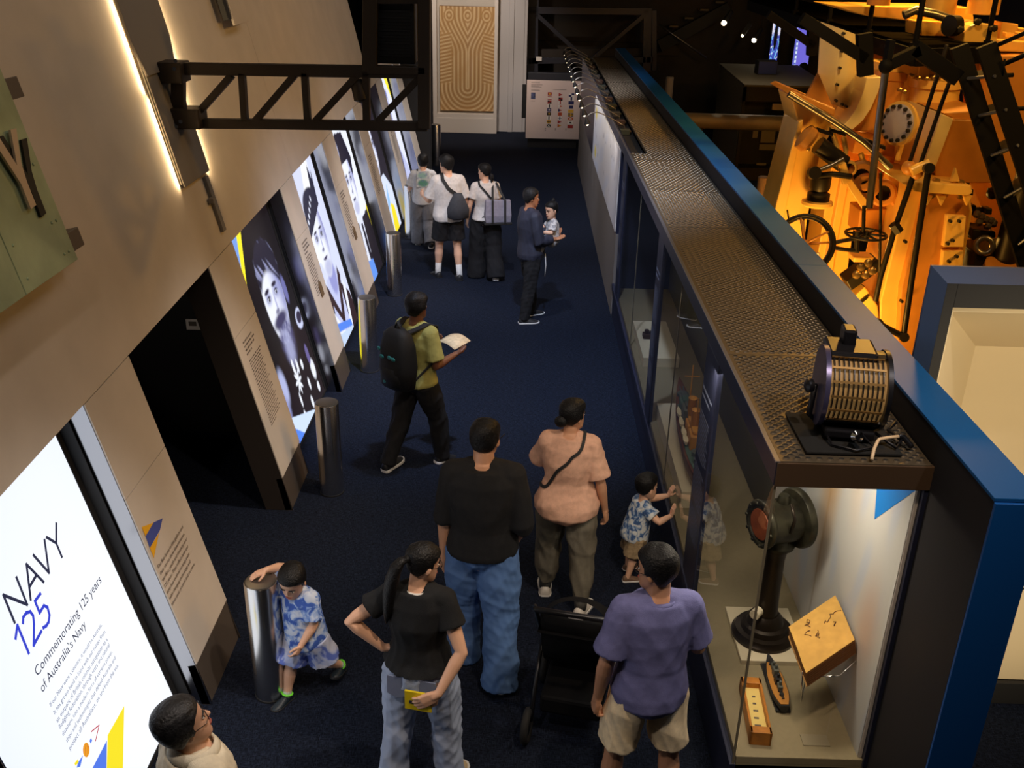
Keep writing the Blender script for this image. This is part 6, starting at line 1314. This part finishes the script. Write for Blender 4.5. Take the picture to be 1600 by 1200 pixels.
    # ---------------- shirt
    if shirt:
        mb = MB(); e = shirt.get('ease', .016); torso(mb, e, shirt.get('hem', -.06), 1.0, shirt.get('flare', .02), 0)
        sl = shirt.get('sleeve', .55)
        for s_, nm in ((-1, 'L'), (1, 'R')):
            sh, el, wr = J['sh'+nm], J['elbow'+nm], J['wrist'+nm]; f = h*k_**.6*(1.0 if not female else .9)*(1+.12*kid); mb.sphere(sh, .031*f+e*.75, 14, 8); se = shirt.get('cuffw', .037)*f+e*.9
            ns_ = J['neck']-sp*.012*h+xs*s_*.012*h; mb.tube([ns_, ns_.lerp(sh, .5)-sp*.004*h, sh], [.036*f+e*.4, .035*f+e*.5, .031*f+e*.75], 14)
            if sl <= 1: mb.tube([sh, sh.lerp(el, sl*.5), sh.lerp(el, sl)], [.030*f+e*.75, .031*f+e*.85, se], 16)
            else: c_ = el.lerp(wr, sl-1); mb.tube([sh, sh.lerp(el, .5), el, el.lerp(c_, .5), c_], [.030*f+e*.75, .030*f+e*.8, .027*f+e*.8, .026*f+e*.7, .022*f+e*.6], 16)
        J['shirt'] = fuse(mb, vc, 3, shirt.get('name', 't_shirt'), shirt['m'], root, shirt.get('fold', .014), 8, h*13+2, (1, 1, .5))
        if 'collar' in shirt:
            MB().lathe([(.042*h*k_**.4, -.004*h), (.047*h*k_**.4, .0), (.041*h*k_**.3, .014*h), (.038*h*k_**.3, .010*h)], nb0-sp*.008*h, sp, n=24).obj('collar', shirt['collar'], root, True)
    # ---------------- shoes
    if shoes:
        for s_, nm, fy, fp in ((-1, 'L', legL[3], footL), (1, 'R', legR[3], footR)):
            an = J['ankle'+nm]; FL = .155*h*(1.05 if kid else 1); M = Matrix.Translation(an) @ (Matrix.Rotation(math.radians(fy+hip_yaw), 3, 'Z') @ Matrix.Rotation(-math.radians(fp), 3, 'X')).to_4x4()
            us = [-.27, -.22, -.10, .05, .25, .45, .62, .71, .735]; ws = [.10, .165, .185, .175, .20, .215, .185, .11, .03]; hs2 = [.30, .42, .46, .44, .34, .26, .20, .15, .08]
            up, so = MB(), MB(); ru, rs_ = [], []
            for u, w, z in zip(us, ws, hs2):
                w *= FL*.92; z = z*FL*.86; ru.append([M @ Vector((x, u*FL, -foot_h+y)) for x, y in ((-w, .012*h*.6), (-w*1.02, z*.45), (-w*.62, z*.88), (0, z), (w*.62, z*.88), (w*1.02, z*.45), (w, .012*h*.6), (0, .01*h*.6))])
                rs_.append([M @ Vector((x, u*FL*1.02, -foot_h+y)) for x, y in ((-w*1.07, 0), (-w*1.1, .016*h), (w*1.1, .016*h), (w*1.07, 0))])
            sh_o = up.loft(ru).obj('shoe', shoes['m'], root, True); md = sh_o.modifiers.new('sub', 'SUBSURF'); md.levels = md.render_levels = 1
            so.loft(rs_).obj('sole', shoes.get('sole', m_slab), sh_o, bevel=.003)
            if 'sock' in shoes: d = (J['ankle'+nm]-J['knee'+nm]).normalized(); q_ = shoes.get('sockh', .05); MB().tube([an-d*q_*h, an-d*.01*h, an+d*.012*h], [.0255*h, .0235*h, .024*h], 16).obj('sock', shoes['sock'], sh_o, True)
    return root, J
def strap(name, pts, w, t, m, parent, up=(0, 0, 1)):
    pts = [Vector(p) for p in pts]; rings = []
    for i, p in enumerate(pts):
        d = (pts[min(i+1, len(pts)-1)]-pts[max(i-1, 0)]).normalized(); c = Vector((pts[i].x, pts[i].y, 0)) if False else Vector(up); n_ = (c-d*c.dot(d)).normalized(); s_ = d.cross(n_)
        rings.append([p+s_*w/2+n_*t/2, p-s_*w/2+n_*t/2, p-s_*w/2-n_*t/2, p+s_*w/2-n_*t/2])
    return MB().loft(rings).obj(name, m, parent, bevel=.0015)

from mathutils.bvhtree import BVHTree
def wrap_strap(name, pts, w, t, m, parent, cloth_obj, lift=.007):
    """strap laid over a garment: the line is sampled and drawn onto the cloth"""
    me = cloth_obj.data; tree = BVHTree.FromPolygons([v.co[:] for v in me.vertices], [p.vertices[:] for p in me.polygons])
    P_ = []; pts = [Vector(p) for p in pts]
    for a, b in zip(pts[:-1], pts[1:]):
        for i in range(8): P_.append(a.lerp(b, i/8))
    P_.append(pts[-1]); C_ = []; N_ = []
    for p in P_:
        q_, n_, _, _ = tree.find_nearest(p); C_.append(q_+n_*lift); N_.append(n_)
    for k in range(2): N_ = [(N_[max(0, i-1)]+N_[i]*2+N_[min(len(N_)-1, i+1)]).normalized() for i in range(len(N_))]; C_ = [C_[0]]+[(C_[i-1]+C_[i]*2+C_[i+1])/4 for i in range(1, len(C_)-1)]+[C_[-1]]
    rings = []
    for i, p in enumerate(C_):
        d = (C_[min(i+1, len(C_)-1)]-C_[max(i-1, 0)]).normalized(); n_ = (N_[i]-d*N_[i].dot(d)).normalized(); s_ = d.cross(n_)
        rings.append([p+s_*w/2+n_*t, p-s_*w/2+n_*t, p-s_*w/2-n_*t*.5, p+s_*w/2-n_*t*.5])
    return MB().loft(rings).obj(name, m, parent)
def D(a): return math.radians(a)
def carried(name, root, label, cat): return empty(name, root.location.copy(), root.rotation_euler.z, label, cat)
def arm(up, fore, **k): return dict(up=up, fore=fore, **k)
m_shoeblk = mat('shoe_black', (.012, .012, .014), .5); m_shoewht = mat('shoe_white', srgb(215, 208, 198), .6); m_solew = mat('sole_white', srgb(225, 222, 218), .6); m_sock = cloth('white_sock', srgb(215, 212, 208)); m_strap = mat('black_webbing', (.012, .012, .013), .7)
m_blktrouser = cloth('black_trouser_cloth', (.012, .012, .014)); m_white_t = cloth('off_white_jersey', srgb(212, 206, 202)); m_grey_t = cloth('pale_grey_jersey', srgb(196, 196, 198))

# young person with a print on the back of the shirt
g = G(663, 384)
r, J = person('person', g, D(4), 1.44, 'person in pale grey t-shirt with green back print, leftmost of the far trio', skin='light', legL=(10, 3, 4, 8), legR=(-10, 4, 28, -8), footR=-22, kid=.25,
    armL=arm((-.35, .25, -1), (-.1, .9, -.3)), armR=arm((.22, .1, -1), (.05, .5, -.8)), hair='short', shirt=dict(m=m_grey_t, ease=.030, sleeve=.75, hem=-.10), pants=dict(m=cloth('grey_baggy_cloth', srgb(104, 104, 108)), ease=.03, width=1.35, hem=.040), shoes=dict(m=m_shoeblk, sole=m_solew, sock=m_sock), fine=False, facial=False)
def back_print(U, V):
    img = blank(U, srgb(205, 208, 206)); img = over(img, ell(U, V, .5, .25, .40, .22, .3), srgb(90, 150, 125)); img = over(img, ell(U, V, .45, .72, .35, .18, .4), srgb(150, 190, 178)); img = over(img, ss(.2, .9, ns(U*16, V*26, 2, 51))*.6, srgb(110, 120, 175)); return img
c = J['chest']-J['ys']*.148-J['sp']*.10; paint('back_print', c-J['xs']*.095, J['xs']*.19, J['sp']*.24, 16, 24, back_print, m_panelprint, r)
cb_ = carried('crossbody_strap', r, 'thin black strap across the back of the person with the printed shirt', 'strap')
wrap_strap('webbing', [J['neck']-J['xs']*.08+J['ys']*.02, J['neck']-J['xs']*.08-J['ys']*.08, J['chest']-J['ys']*.18-J['xs']*.02, J['pelvis']+J['xs']*.17-J['ys']*.08+J['sp']*.14], .022, .004, m_strap, cb_, J['shirt'])

# man in black shorts
g = G(701, 434)
r, J = person('person', g, D(14), 1.73, 'man in off-white t-shirt and black shorts, middle of the far trio', skin='light', legL=(8, 4, 4, 14), legR=(-4, 4, 6, -6), head=(48, 8, 0), lean=2,
    armL=arm((-.32, .25, -1), (-.15, .9, .05)), armR=arm((.30, .0, -1), (.18, .65, -.75)), hair='thick', shirt=dict(m=m_white_t, ease=.034, sleeve=.82, hem=-.14, flare=.03), pants=dict(m=m_blktrouser, length=.40, ease=.026, leg=.056), shoes=dict(m=m_shoeblk, sole=m_shoeblk, sock=m_sock, sockh=.095), fine=False)
bg = carried('sling_bag', r, 'dark grey sling bag across the back of the man in black shorts', 'bag')
b0 = J['chest']-J['ys']*.20+J['xs']*.10-J['sp']*.22
MB().loft([[b0+J['xs']*(x*w)+J['sp']*z-J['ys']*(y*d) for x, y in ((-1, -.6), (0, -1), (1, -.6), (1, .6), (0, 1), (-1, .6))] for z, w, d in ((-.20, .06, .02), (-.17, .14, .05), (-.05, .145, .06), (.06, .10, .05), (.16, .05, .02))]).obj('bag_body', cloth('charcoal_nylon', srgb(58, 60, 66), .7), bg, True)
wrap_strap('bag_strap', [J['neck']-J['xs']*.09+J['ys']*.08, J['neck']-J['xs']*.085+J['sp']*.03, J['neck']-J['xs']*.08-J['ys']*.10-J['sp']*.04, J['chest']-J['ys']*.20-J['xs']*.02, b0+J['sp']*.13], .045, .006, m_strap, bg, J['shirt'])

# woman in long black trousers with a tote bag
g = G(757, 432)
r, J = person('person', g, D(12), 1.62, 'woman with low ponytail in white top and long black trousers, rightmost of the far trio', skin='light', female=True, legL=(2, 2, 2, 10), legR=(-8, 3, 14, -6), head=(52, 6, 0),
    armL=arm((-.30, .0, -1), (-.05, .45, -.9)), armR=arm((.25, .15, -1), (.1, .9, -.2)), hair='lowpony', shirt=dict(m=m_white_t, ease=.022, sleeve=.6, hem=-.02), pants=dict(m=m_blktrouser, ease=.022, width=1.5, hem=.046, drop=.03), shoes=dict(m=m_shoewht, sole=m_solew), fine=False)
tb_ = carried('tote_bag', r, 'lilac grey tote bag with black handles on the shoulder of the far woman', 'bag')
b0 = J['chest']-J['ys']*.19+J['xs']*.14-J['sp']*.28
MB().loft([[b0+J['xs']*(x*w)+J['sp']*z-J['ys']*(y*d) for x, y in ((-1, -1), (1, -1), (1, 1), (-1, 1))] for z, w, d in ((-.10, .17, .06), (.0, .18, .07), (.20, .17, .03))]).obj('bag_body', cloth('lilac_canvas', srgb(136, 134, 150)), tb_, bevel=.01)
MB().box((-.19, -.07, -.03), (.19, .07, .0)).obj('bag_base', m_strap, tb_, bevel=.008).location = b0-J['sp']*.10
for x in (-.08, .09): strap('handle', [b0+J['xs']*x-J['ys']*.08-J['sp']*.10, b0+J['xs']*x-J['ys']*.05+J['sp']*.2, J['shR']+J['sp']*.05-J['xs']*(.02-x*.3)-J['ys']*.04, J['shR']+J['sp']*.05-J['xs']*(.02-x*.3)+J['ys']*.04], .03, .008, m_strap, tb_, (0, -1, .3))
wrap_strap('cross_strap', [J['neck']-J['xs']*.09+J['ys']*.04, J['neck']-J['xs']*.09-J['ys']*.06-J['sp']*.03, J['chest']-J['ys']*.16+J['xs']*.0, J['chest']-J['ys']*.16+J['xs']*.07-J['sp']*.08], .028, .004, m_strap, tb_, J['shirt'])

# man carrying a little girl
g = G(826, 498)
r, J = person('person', g, D(-68), 1.69, 'man in dark navy jacket carrying a little girl in his arms', skin='tan', legL=(8, 3, 4, 10), legR=(-6, 3, 4, -10), head=(-12, 4, 0), lean=-3,
    armL=arm((-.12, .35, -1), (.55, .75, .12), palm=(1, 0, .5)), armR=arm((.20, .15, -1), (-.35, 1, -.02), palm=(0, 0, 1)), hair='short', shirt=dict(m=cloth('navy_jacket_cloth', srgb(46, 48, 62), .6), ease=.034, sleeve=1.8, hem=-.22, name='jacket', fold=.02), pants=dict(m=m_blktrouser, ease=.016, width=1.0), shoes=dict(m=m_shoeblk, sole=m_solew), fine=False)
jk = MB()
for x in (-.12, .10): jk.tube([J['pelvis']+Vector((x, .15, -.02)), J['pelvis']+Vector((x*1.05, .16, -.16)), J['pelvis']+Vector((x*1.1, .15, -.30))], .008, 6)
jk.obj('hanging_cords', m_sock, r, True)
gl = J['chest']+Vector((.03, .285, -.10)); wl = Matrix.Rotation(r.rotation_euler.z, 3, 'Z') @ gl+r.location
gi = empty('person', (wl.x, wl.y, wl.z-.32), D(100), 'little girl with hair tuft carried by the man in the navy jacket', 'person')
m_girl = tiedye('grey_patterned_knit', srgb(150, 148, 150), srgb(190, 186, 184), srgb(214, 208, 204), 30)
_, Jg = person('girl', (0, 0, 0), 0, .86, '', skin='light', kid=1.35, female=False, parent=gi, legL=(96, 26, 58, 5), legR=(92, 26, 54, -5), armL=arm((-.4, .3, -.8), (-.1, 1, .1)), armR=arm((.4, .4, -.7), (-.2, 1, .2)), head=(25, 10, 0), hair='crop',
    shirt=dict(m=m_girl, ease=.016, sleeve=.8, hem=-.05), pants=dict(m=cloth('grey_girl_trousers', srgb(150, 150, 152)), ease=.016, length=.95), shoes=dict(m=m_shoewht), fine=True)
MB().tube([Jg['head']+Vector((0, -.01, .09)), Jg['head']+Vector((.015, -.02, .125)), Jg['head']+Vector((.045, -.03, .13))], [.02, .022, .008], 10).obj('hair_tuft', HAIR, gi, True)
ty = carried('toy_rabbit', r, 'small pale blue and white toy held between the man and the little girl', 'toy'); tp = J['chest']+Vector((-.06, .36, -.25))
MB().sphere(tp, .05, 12, 8, sc=(1, .8, 1.1)).sphere(tp+Vector((0, .02, .07)), .036, 12, 8).obj('toy_body', cloth('pale_blue_plush', srgb(150, 190, 205)), ty, True); MB().tube([tp+Vector((-.02, .02, .09)), tp+Vector((-.03, .01, .15))], .012, 8).tube([tp+Vector((.02, .02, .09)), tp+Vector((.03, .01, .15))], .012, 8).obj('toy_ears', m_sock, ty, True)

# man with a black backpack
g = G(655, 724)
r, J = person('person', g, D(-38), 1.66, 'man in olive yellow t-shirt with black backpack, holding a paper', skin='brown', legL=(-16, 3, 8, 4), legR=(20, 3, 14, -8), footL=-6, footR=8, head=(-8, 0, 0),
    armL=arm((-.15, .10, -1), (.25, .9, .20)), armR=arm((.18, .05, -1), (-.05, 1, .10), palm=(-.4, 0, 1)), hair='thick', shirt=dict(m=cloth('olive_yellow_jersey', srgb(156, 152, 88)), ease=.028, sleeve=.78, hem=-.06), pants=dict(m=m_blktrouser, ease=.018, width=1.1), shoes=dict(m=m_shoeblk, sole=m_solew))
bp = carried('backpack', r, 'black backpack with teal marks on the back of the man in the olive shirt', 'backpack')
c0 = J['chest']-J['ys']*.225-J['sp']*.10; m_bp = cloth('black_nylon', (.010, .011, .013), .6)
def bsec(z, w, d, n=16): return [c0+J['xs']*(w*abs(math.cos(a))**.7*(1 if math.cos(a) >= 0 else -1))+J['sp']*z-J['ys']*(d*abs(math.sin(a))**.8*(1 if math.sin(a) >= 0 else -1)) for a in [2*math.pi*i/n for i in range(n)]]
MB().loft([bsec(-.29, .11, .06), bsec(-.27, .155, .10), bsec(-.10, .165, .13), bsec(.08, .155, .115), bsec(.20, .13, .08), bsec(.25, .07, .04)]).obj('main_bag', m_bp, bp, True)
c1 = c0; MB().loft([[p-J['ys']*.05-J['sp']*.10 for p in bsec(z, w, d)] for z, w, d in ((-.15, .09, .06), (-.13, .125, .09), (.02, .12, .08), (.06, .06, .05))]).obj('front_pocket', m_bp, bp, True)
MB().tube([c0+J['sp']*.24-J['xs']*.03, c0+J['sp']*.30, c0+J['sp']*.24+J['xs']*.03], .010, 8).obj('top_loop', m_strap, bp, True)
m_teal = mat('teal_mark', srgb(24, 110, 112), .5)
for x, z in ((.03, .03), (-.06, .02), (.07, .025), (-.03, -.20), (-.13, .06)): MB().sphere(c0+J['xs']*x+J['sp']*z-J['ys']*(.13 if abs(x) < .1 else .09), .022, 8, 6, sc=(1.2, .4, .8)).obj('teal_mark', m_teal, bp, True)
for s_ in (-1, 1):
    q0 = J['chest']+J['xs']*s_*.10; strap('shoulder_strap', [c0+J['sp']*.20+J['xs']*s_*.06, J['neck']+J['xs']*s_*.11-J['ys']*.06+J['sp']*.01, J['neck']+J['xs']*s_*.12+J['sp']*.025, q0+J['ys']*.12+J['sp']*.10, q0+J['ys']*.15-J['sp']*.05], .06, .012, m_strap, bp, (0, .1, 1))
    strap('lower_strap', [q0+J['ys']*.15-J['sp']*.05+J['xs']*s_*.04, J['chest']+J['xs']*s_*.21-J['sp']*.15, c0+J['xs']*s_*.13-J['sp']*.24], .022, .006, m_strap, bp, (s_, 0, .2))
pm = carried('paper_leaflet', r, 'pale paper leaflet in the hands of the backpack man', 'leaflet'); h0 = J['wristR'].lerp(J['wristL'], .45)+Vector((0, .13, .03)); m_paper = mat('leaflet_paper', srgb(206, 186, 150), .7, noise_amt=.2, noise_scale=30)
MB().loft([[h0+Vector((x, y*1.0, .03*math.cos(x*14)+.10*y)) for y in (-.09, .12)]+[h0+Vector((x, y, .03*math.cos(x*14)+.10*y+.002)) for y in (.12, -.09)] for x in (-.12, -.07, -.02, .03, .08, .12)]).obj('sheet', m_paper, pm, True)

# tall man in black sweater
g = G(752, 1044)
r, J = person('person', g, D(-3), 1.83, 'tall man in black sweater with pushed up sleeves and loose blue jeans', skin='mid', legL=(12, 3, 10, 6), legR=(-6, 3, 10, -8), footR=-12, head=(-14, 6, 0), bulk=1.06,
    armL=arm((-.16, .02, -1), (-.06, .12, -1)), armR=arm((.20, -.12, -1), (-.14, .62, -.75)), hair='crop', shirt=dict(m=cloth('black_sweater_knit', (.013, .013, .014)), ease=.034, sleeve=1.08, hem=-.06, cuffw=.034, name='sweater', fold=.014, flare=.0), pants=dict(m=denim('mid_blue_denim', srgb(86, 118, 168)), ease=.022, width=1.28, hem=.042, fold=.02, drop=.03), shoes=dict(m=m_shoewht, sole=m_solew))
MB().tube([J['head']+J['HM'] @ Vector((.085, .03, .01)), J['head']+J['HM'] @ Vector((.088, .10, .012))], .003, 6).obj('glasses_arm', m_iris, r, True)

# woman in pink t-shirt
g = G(878, 938)
r, J = person('person', g, D(-10), 1.62, 'woman in pink t-shirt and grey joggers with a black strap across her back', skin='mid', female=True, bulk=1.08, legL=(8, 4, 4, 10), legR=(-6, 5, 8, -14), head=(-42, 2, 0),
    armL=arm((-.30, .45, -.8), (.25, .9, -.1)), armR=arm((.30, -.05, -1), (.16, .22, -1), curl=34), hair='bun', shirt=dict(m=cloth('pink_jersey', srgb(214, 168, 142)), ease=.030, sleeve=.85, hem=-.22, flare=.05), pants=dict(m=cloth('grey_jogger_fleece', srgb(112, 106, 92)), ease=.020, width=1.08, hem=.027, drop=-.045, fold=.024, cuff=cloth('grey_rib', srgb(96, 94, 88))), shoes=dict(m=m_shoewht, sole=m_solew, sock=cloth('dark_sock', (.02, .02, .02))))
st_ = carried('crossbody_bag_strap', r, 'thin black bag strap running diagonally over the pink t-shirt', 'strap')
wrap_strap('webbing', [J['neck']+J['xs']*.09+J['sp']*.02+J['ys']*.08, J['neck']+J['xs']*.09+J['sp']*.02, J['neck']+J['xs']*.09-J['ys']*.12-J['sp']*.05, J['chest']-J['ys']*.22+J['xs']*.0, J['pelvis'].lerp(J['chest'], .45)-J['ys']*.18-J['xs']*.16, J['pelvis'].lerp(J['chest'], .38)-J['xs']*.26-J['ys']*.02], .020, .004, m_strap, st_, J['shirt'])

# small boy leaning on the nearest bollard
g = G(486, 1080); tops = G(425, 1082)+Vector((0, 0, .855))
m_tie = tiedye('blue_tie_dye', srgb(66, 98, 184), srgb(130, 162, 220), srgb(200, 212, 234), 17); m_tie2 = tiedye('pale_tie_dye', srgb(92, 112, 190), srgb(160, 174, 214), srgb(192, 196, 216), 8)
hd = D(158); shw = Vector((.09, 0, .70)); inv = Matrix.Rotation(-hd, 3, 'Z'); tloc = inv @ (tops-g)
r, J = person('person', g, hd, 1.05, 'small boy in blue tie dye shirt and shorts leaning on the nearest bollard', skin='light', kid=1.0, legL=(-14, 8, 30, 10), legR=(20, 6, 6, -10), footL=-20, head=(8, 26, -6), lean=4, side=5,
    armR=dict(to=inv @ (tops+Vector((.03, .045, .028))-g), pole=(.5, -.6, .7), hand=inv @ Vector((-.85, -.45, -.22)), palm=(0, 0, -1), curl=12), armL=arm((-.25, .25, -1), (.30, .55, -.75), curl=30), hair='crop', shirt=dict(m=m_tie, ease=.026, sleeve=.80, hem=-.18, flare=.03), pants=dict(m=m_tie2, length=.46, ease=.026, leg=.062), shoes=dict(m=mat('dark_teal_shoe', srgb(20, 34, 44), .5), sole=m_shoeblk, sock=cloth('white_green_sock', srgb(190, 205, 190)), sockh=.055))
lm = mat('lime_trim', srgb(120, 235, 60), .5)
for nm in ('L', 'R'): d_ = (J['ankle'+nm]-J['knee'+nm]).normalized(); MB().torus(J['ankle'+nm]-d_*.012, .031, .006, d_, 20, 6).obj('lime_collar', lm, r, True)

# woman in black t-shirt, hands on hips
g = G(660, 1222)
r, J = person('person', g, D(-12), 1.60, 'woman with long ponytail in black t-shirt and pale jeans, hands on hips', skin='light', female=True, bulk=1.06, legL=(-4, 4, 8, 8), legR=(4, 6, 4, -10), footL=-10, head=(-46, 12, 0), twist=2,
    armL=arm((-.78, -.25, -.62), (.62, .12, -.62), hand=(.75, .45, -.2), palm=(.2, -.5, -.8), curl=55), armR=arm((.42, -.35, -.85), (-.30, -.45, -.62), hand=(-.62, -.15, -.40), palm=(0, 1, .1), curl=16), hair='pony', glasses=True,
    shirt=dict(m=cloth('black_jersey', (.013, .014, .016)), ease=.020, sleeve=.52, hem=.06, collar=m_sock), pants=dict(m=denim('pale_blue_denim', srgb(172, 186, 214)), ease=.014, width=1.10, hem=.038, fold=.024, waist=.16), shoes=dict(m=mat('beige_sneaker', srgb(200, 178, 140), .6), sole=m_solew))
m_dpk = denim('pocket_denim', srgb(120, 130, 158)); pb = J['pelvis']-J['ys']*.142
for s_ in (-1, 1):
    q_ = J['pelvis']+Vector((s_*.075, -.140, -.03)); MB().prism([q_+Vector(p) for p in ((-.055, .0, .05), (.055, .0, .05), (.055, -.004, -.06), (0, -.004, -.085), (-.055, -.004, -.06))], (0, -.006, 0)).obj('back_pocket', m_dpk, r, bevel=.002)
yb_ = carried('yellow_booklet', r, 'yellow booklet tucked in the back pocket of the woman with hands on hips', 'booklet'); q_ = J['handR']+Vector((-.03, .015, -.01))
MB().box((-.065, -.006, -.06), (.075, .006, .055)).obj('cover', mat('yellow_cover', srgb(226, 200, 20), .5), yb_, bevel=.002).location = q_; MB().box((-.04, -.009, -.02), (.03, -.006, .0)).obj('cover_print', m_ink, yb_).location = q_

# toddler with hands on the glass
g = G(992, 897); g.x = .885
m_flor = tiedye('blue_floral_cotton', srgb(64, 92, 140), srgb(104, 136, 178), srgb(206, 210, 210), 24, .3); m_plaid = cloth('beige_check', srgb(150, 130, 100), .85, .25, 40)
r, J = person('person', g, D(-72), .87, 'toddler in blue floral shirt and beige shorts touching the showcase glass', skin='light', kid=1.35, legL=(2, 6, 4, 8), legR=(-8, 6, 6, -8), lean=10, head=(6, 4, 0),
    armL=dict(to=Matrix.Rotation(D(72), 3, 'Z') @ Vector((1.125-.885, .11, .62)), pole=(-.6, 0, -.6), hand=(.2, .25, 1), palm=(0, 1, 0), curl=8), armR=dict(to=Matrix.Rotation(D(72), 3, 'Z') @ Vector((1.125-.885, -.07, .56)), pole=(.6, 0, -.6), hand=(0, .2, 1), palm=(0, 1, 0), curl=8), hair='crop', shirt=dict(m=m_flor, ease=.024, sleeve=.6, hem=-.14, flare=.03), pants=dict(m=m_plaid, length=.46, ease=.022, leg=.062), shoes=dict(m=mat('brown_sandal', srgb(110, 84, 66), .6), sole=m_solew))
MB().sphere(J['head']+J['HM'] @ Vector((0, .075, -.05)), .016, 12, 8, sc=(1, .6, 1)).obj('pacifier', mat('pale_pacifier', srgb(190, 205, 215), .4), r, True)

# man in blue t-shirt, back to us
g = G(1030, 845, 1.75); g.z = 0; g.x += .02
r, J = person('person', g, D(10), 1.75, 'man with glasses in blue t-shirt and cream shorts in the foreground', skin='mid', bulk=.95, legL=(4, 7, 4, 12), legR=(0, 7, 4, -12), head=(46, 6, 0), hair='short', glasses=True,
    armL=arm((-.26, -.06, -1), (-.06, .20, -1), curl=40), armR=arm((.30, .10, -1), (.0, 1, -.1)), shirt=dict(m=cloth('heather_blue_jersey', srgb(108, 110, 158)), ease=.028, sleeve=.80, hem=-.20, flare=.03, fold=.016), pants=dict(m=cloth('cream_cotton', srgb(244, 226, 190)), length=.44, ease=.018, leg=.053, fold=.026), shoes=dict(m=m_shoewht, sole=m_solew))
MB().lathe([(.050*1.75, .0), (.054*1.75, .004), (.049*1.75, .022), (.046*1.75, .018)], J['neck']-J['sp']*.012, J['sp'], n=24).obj('ribbed_neckline', MATS['heather_blue_jersey'], r, True)

# older man at the lower left edge
g = G(272, 1077, 1.69); g.z = 0; g.x += .04
r, J = person('person', g, D(-48), 1.69, 'grey haired older man in cream polo shirt at the lower left edge', skin='light', legL=(2, 3, 2, 10), legR=(0, 3, 2, -10), head=(-4, -16, 0), hair='short', hairm=HAIRG, bulk=1.05, glasses=True,
    shirt=dict(m=cloth('cream_pique', srgb(232, 222, 198)), ease=.030, sleeve=.8, hem=-.14, name='polo_shirt'), pants=dict(m=m_blktrouser, ease=.018), shoes=dict(m=m_shoeblk))
nk = J['neck']; MB().loft([[nk+J['sp']*z+Vector((rr*math.cos(a), rr*math.sin(a)*1.02+.004, -.012*math.sin(a))) for a in [D(100+i*340/20) for i in range(21)]] for rr, z in ((.078, .012), (.072, .040), (.080, .044), (.102, .0), (.096, -.004))], cap=False).obj('polo_collar', MATS['cream_pique'], r, True)

# dim figure far away before the purple screen
g = P(1257, 96, 24.2); hh = g.z; g.z = 0
r, J = person('person', g, D(20), max(1.6, hh), 'dark silhouetted visitor raising hands before the purple screen far behind', skin='tan', head=(0, 0, 0), armL=arm((-.6, .6, -.3), (-.3, .4, .9)), armR=arm((.2, .4, -1), (-.2, .8, .5)), hair='short', shirt=dict(m=m_blktrouser, ease=.03, sleeve=.8), pants=dict(m=m_blktrouser), shoes=dict(m=m_shoeblk), fine=False, facial=False)

# ------------------------------------------------------------------ dark pushchair between the pink woman and the man in blue
pu = empty('pushchair', Vector((G(938, 962, 1.0).x-.07, G(938, 962, 1.0).y+.37, 0)), D(-12), 'black folded-hood pushchair standing left of the man in the blue t-shirt', 'pushchair')
m_pf = mat('black_pram_fabric', (.003, .003, .0035), .8, spec=.15); m_pt = mat('pram_tube', (.012, .012, .014), .35, .4); m_ty = mat('pram_tyre', (.008, .008, .008), .8)
for s_ in (-1, 1):
    MB().tube([(s_*.22, -.34, .98), (s_*.22, -.30, .96), (s_*.22, -.05, .60), (s_*.22, .22, .16)], .013, 8).obj('side_tube', m_pt, pu, True); MB().tube([(s_*.22, .02, .56), (s_*.22, -.20, .30), (s_*.22, -.30, .14)], .013, 8).obj('rear_tube', m_pt, pu, True)
    for y in (.24, -.31):
        w_ = MB().torus((s_*.24, y, .11), .085, .024, (1, 0, 0), 28, 8).obj('wheel', m_ty, pu, True); MB().lathe([(.01, -.02), (.06, -.015), (.06, .015), (.01, .02)], (s_*.24, y, .11), (1, 0, 0), n=16).obj('wheel_hub', m_pt, w_, True)
MB().tube([(-.22, -.34, .98), (-.20, -.38, 1.0), (.20, -.38, 1.0), (.22, -.34, .98)], .016, 10).obj('handle_bar', m_pt, pu, True)
MB().loft([[Vector((x, y+.01*0, z)) for x in (-.20, .20)]+[Vector((x, y-.03, z-.02)) for x in (.20, -.20)] for y, z in ((-.20, .86), (-.12, .60), (-.02, .42), (.16, .40), (.26, .42))]).obj('seat_fabric', m_pf, pu, True)
MB().loft([[Vector((.215*math.cos(a), -.22+.16*t_+.05*math.sin(a), .72+.22*math.sin(a)*(1-.4*t_))) for a in [math.pi*i/12 for i in range(13)]] for t_ in (0, .35, .7, 1.0)], cap=False).obj('hood', m_pf, pu, True)
MB().box((-.18, -.26, .18), (.18, .10, .30)).obj('basket', m_pf, pu, bevel=.02); MB().box((-.02, -.392, .985), (.06, -.378, 1.002)).obj('white_tag', m_solew, pu)
ty = MB().sphere((0, 0, .03), .03, 12, 8, sc=(1, .8, 1.3)).sphere((0, .01, .075), .02, 10, 8).obj('yellow_toy', mat('yellow_toy_plastic', srgb(225, 165, 30), .5), smooth=True)
ty.location = pu.location+Matrix.Rotation(D(-12), 3, 'Z') @ Vector((.12, -.05, .43)); tag(ty, 'small yellow toy lying on the pushchair seat', 'toy')
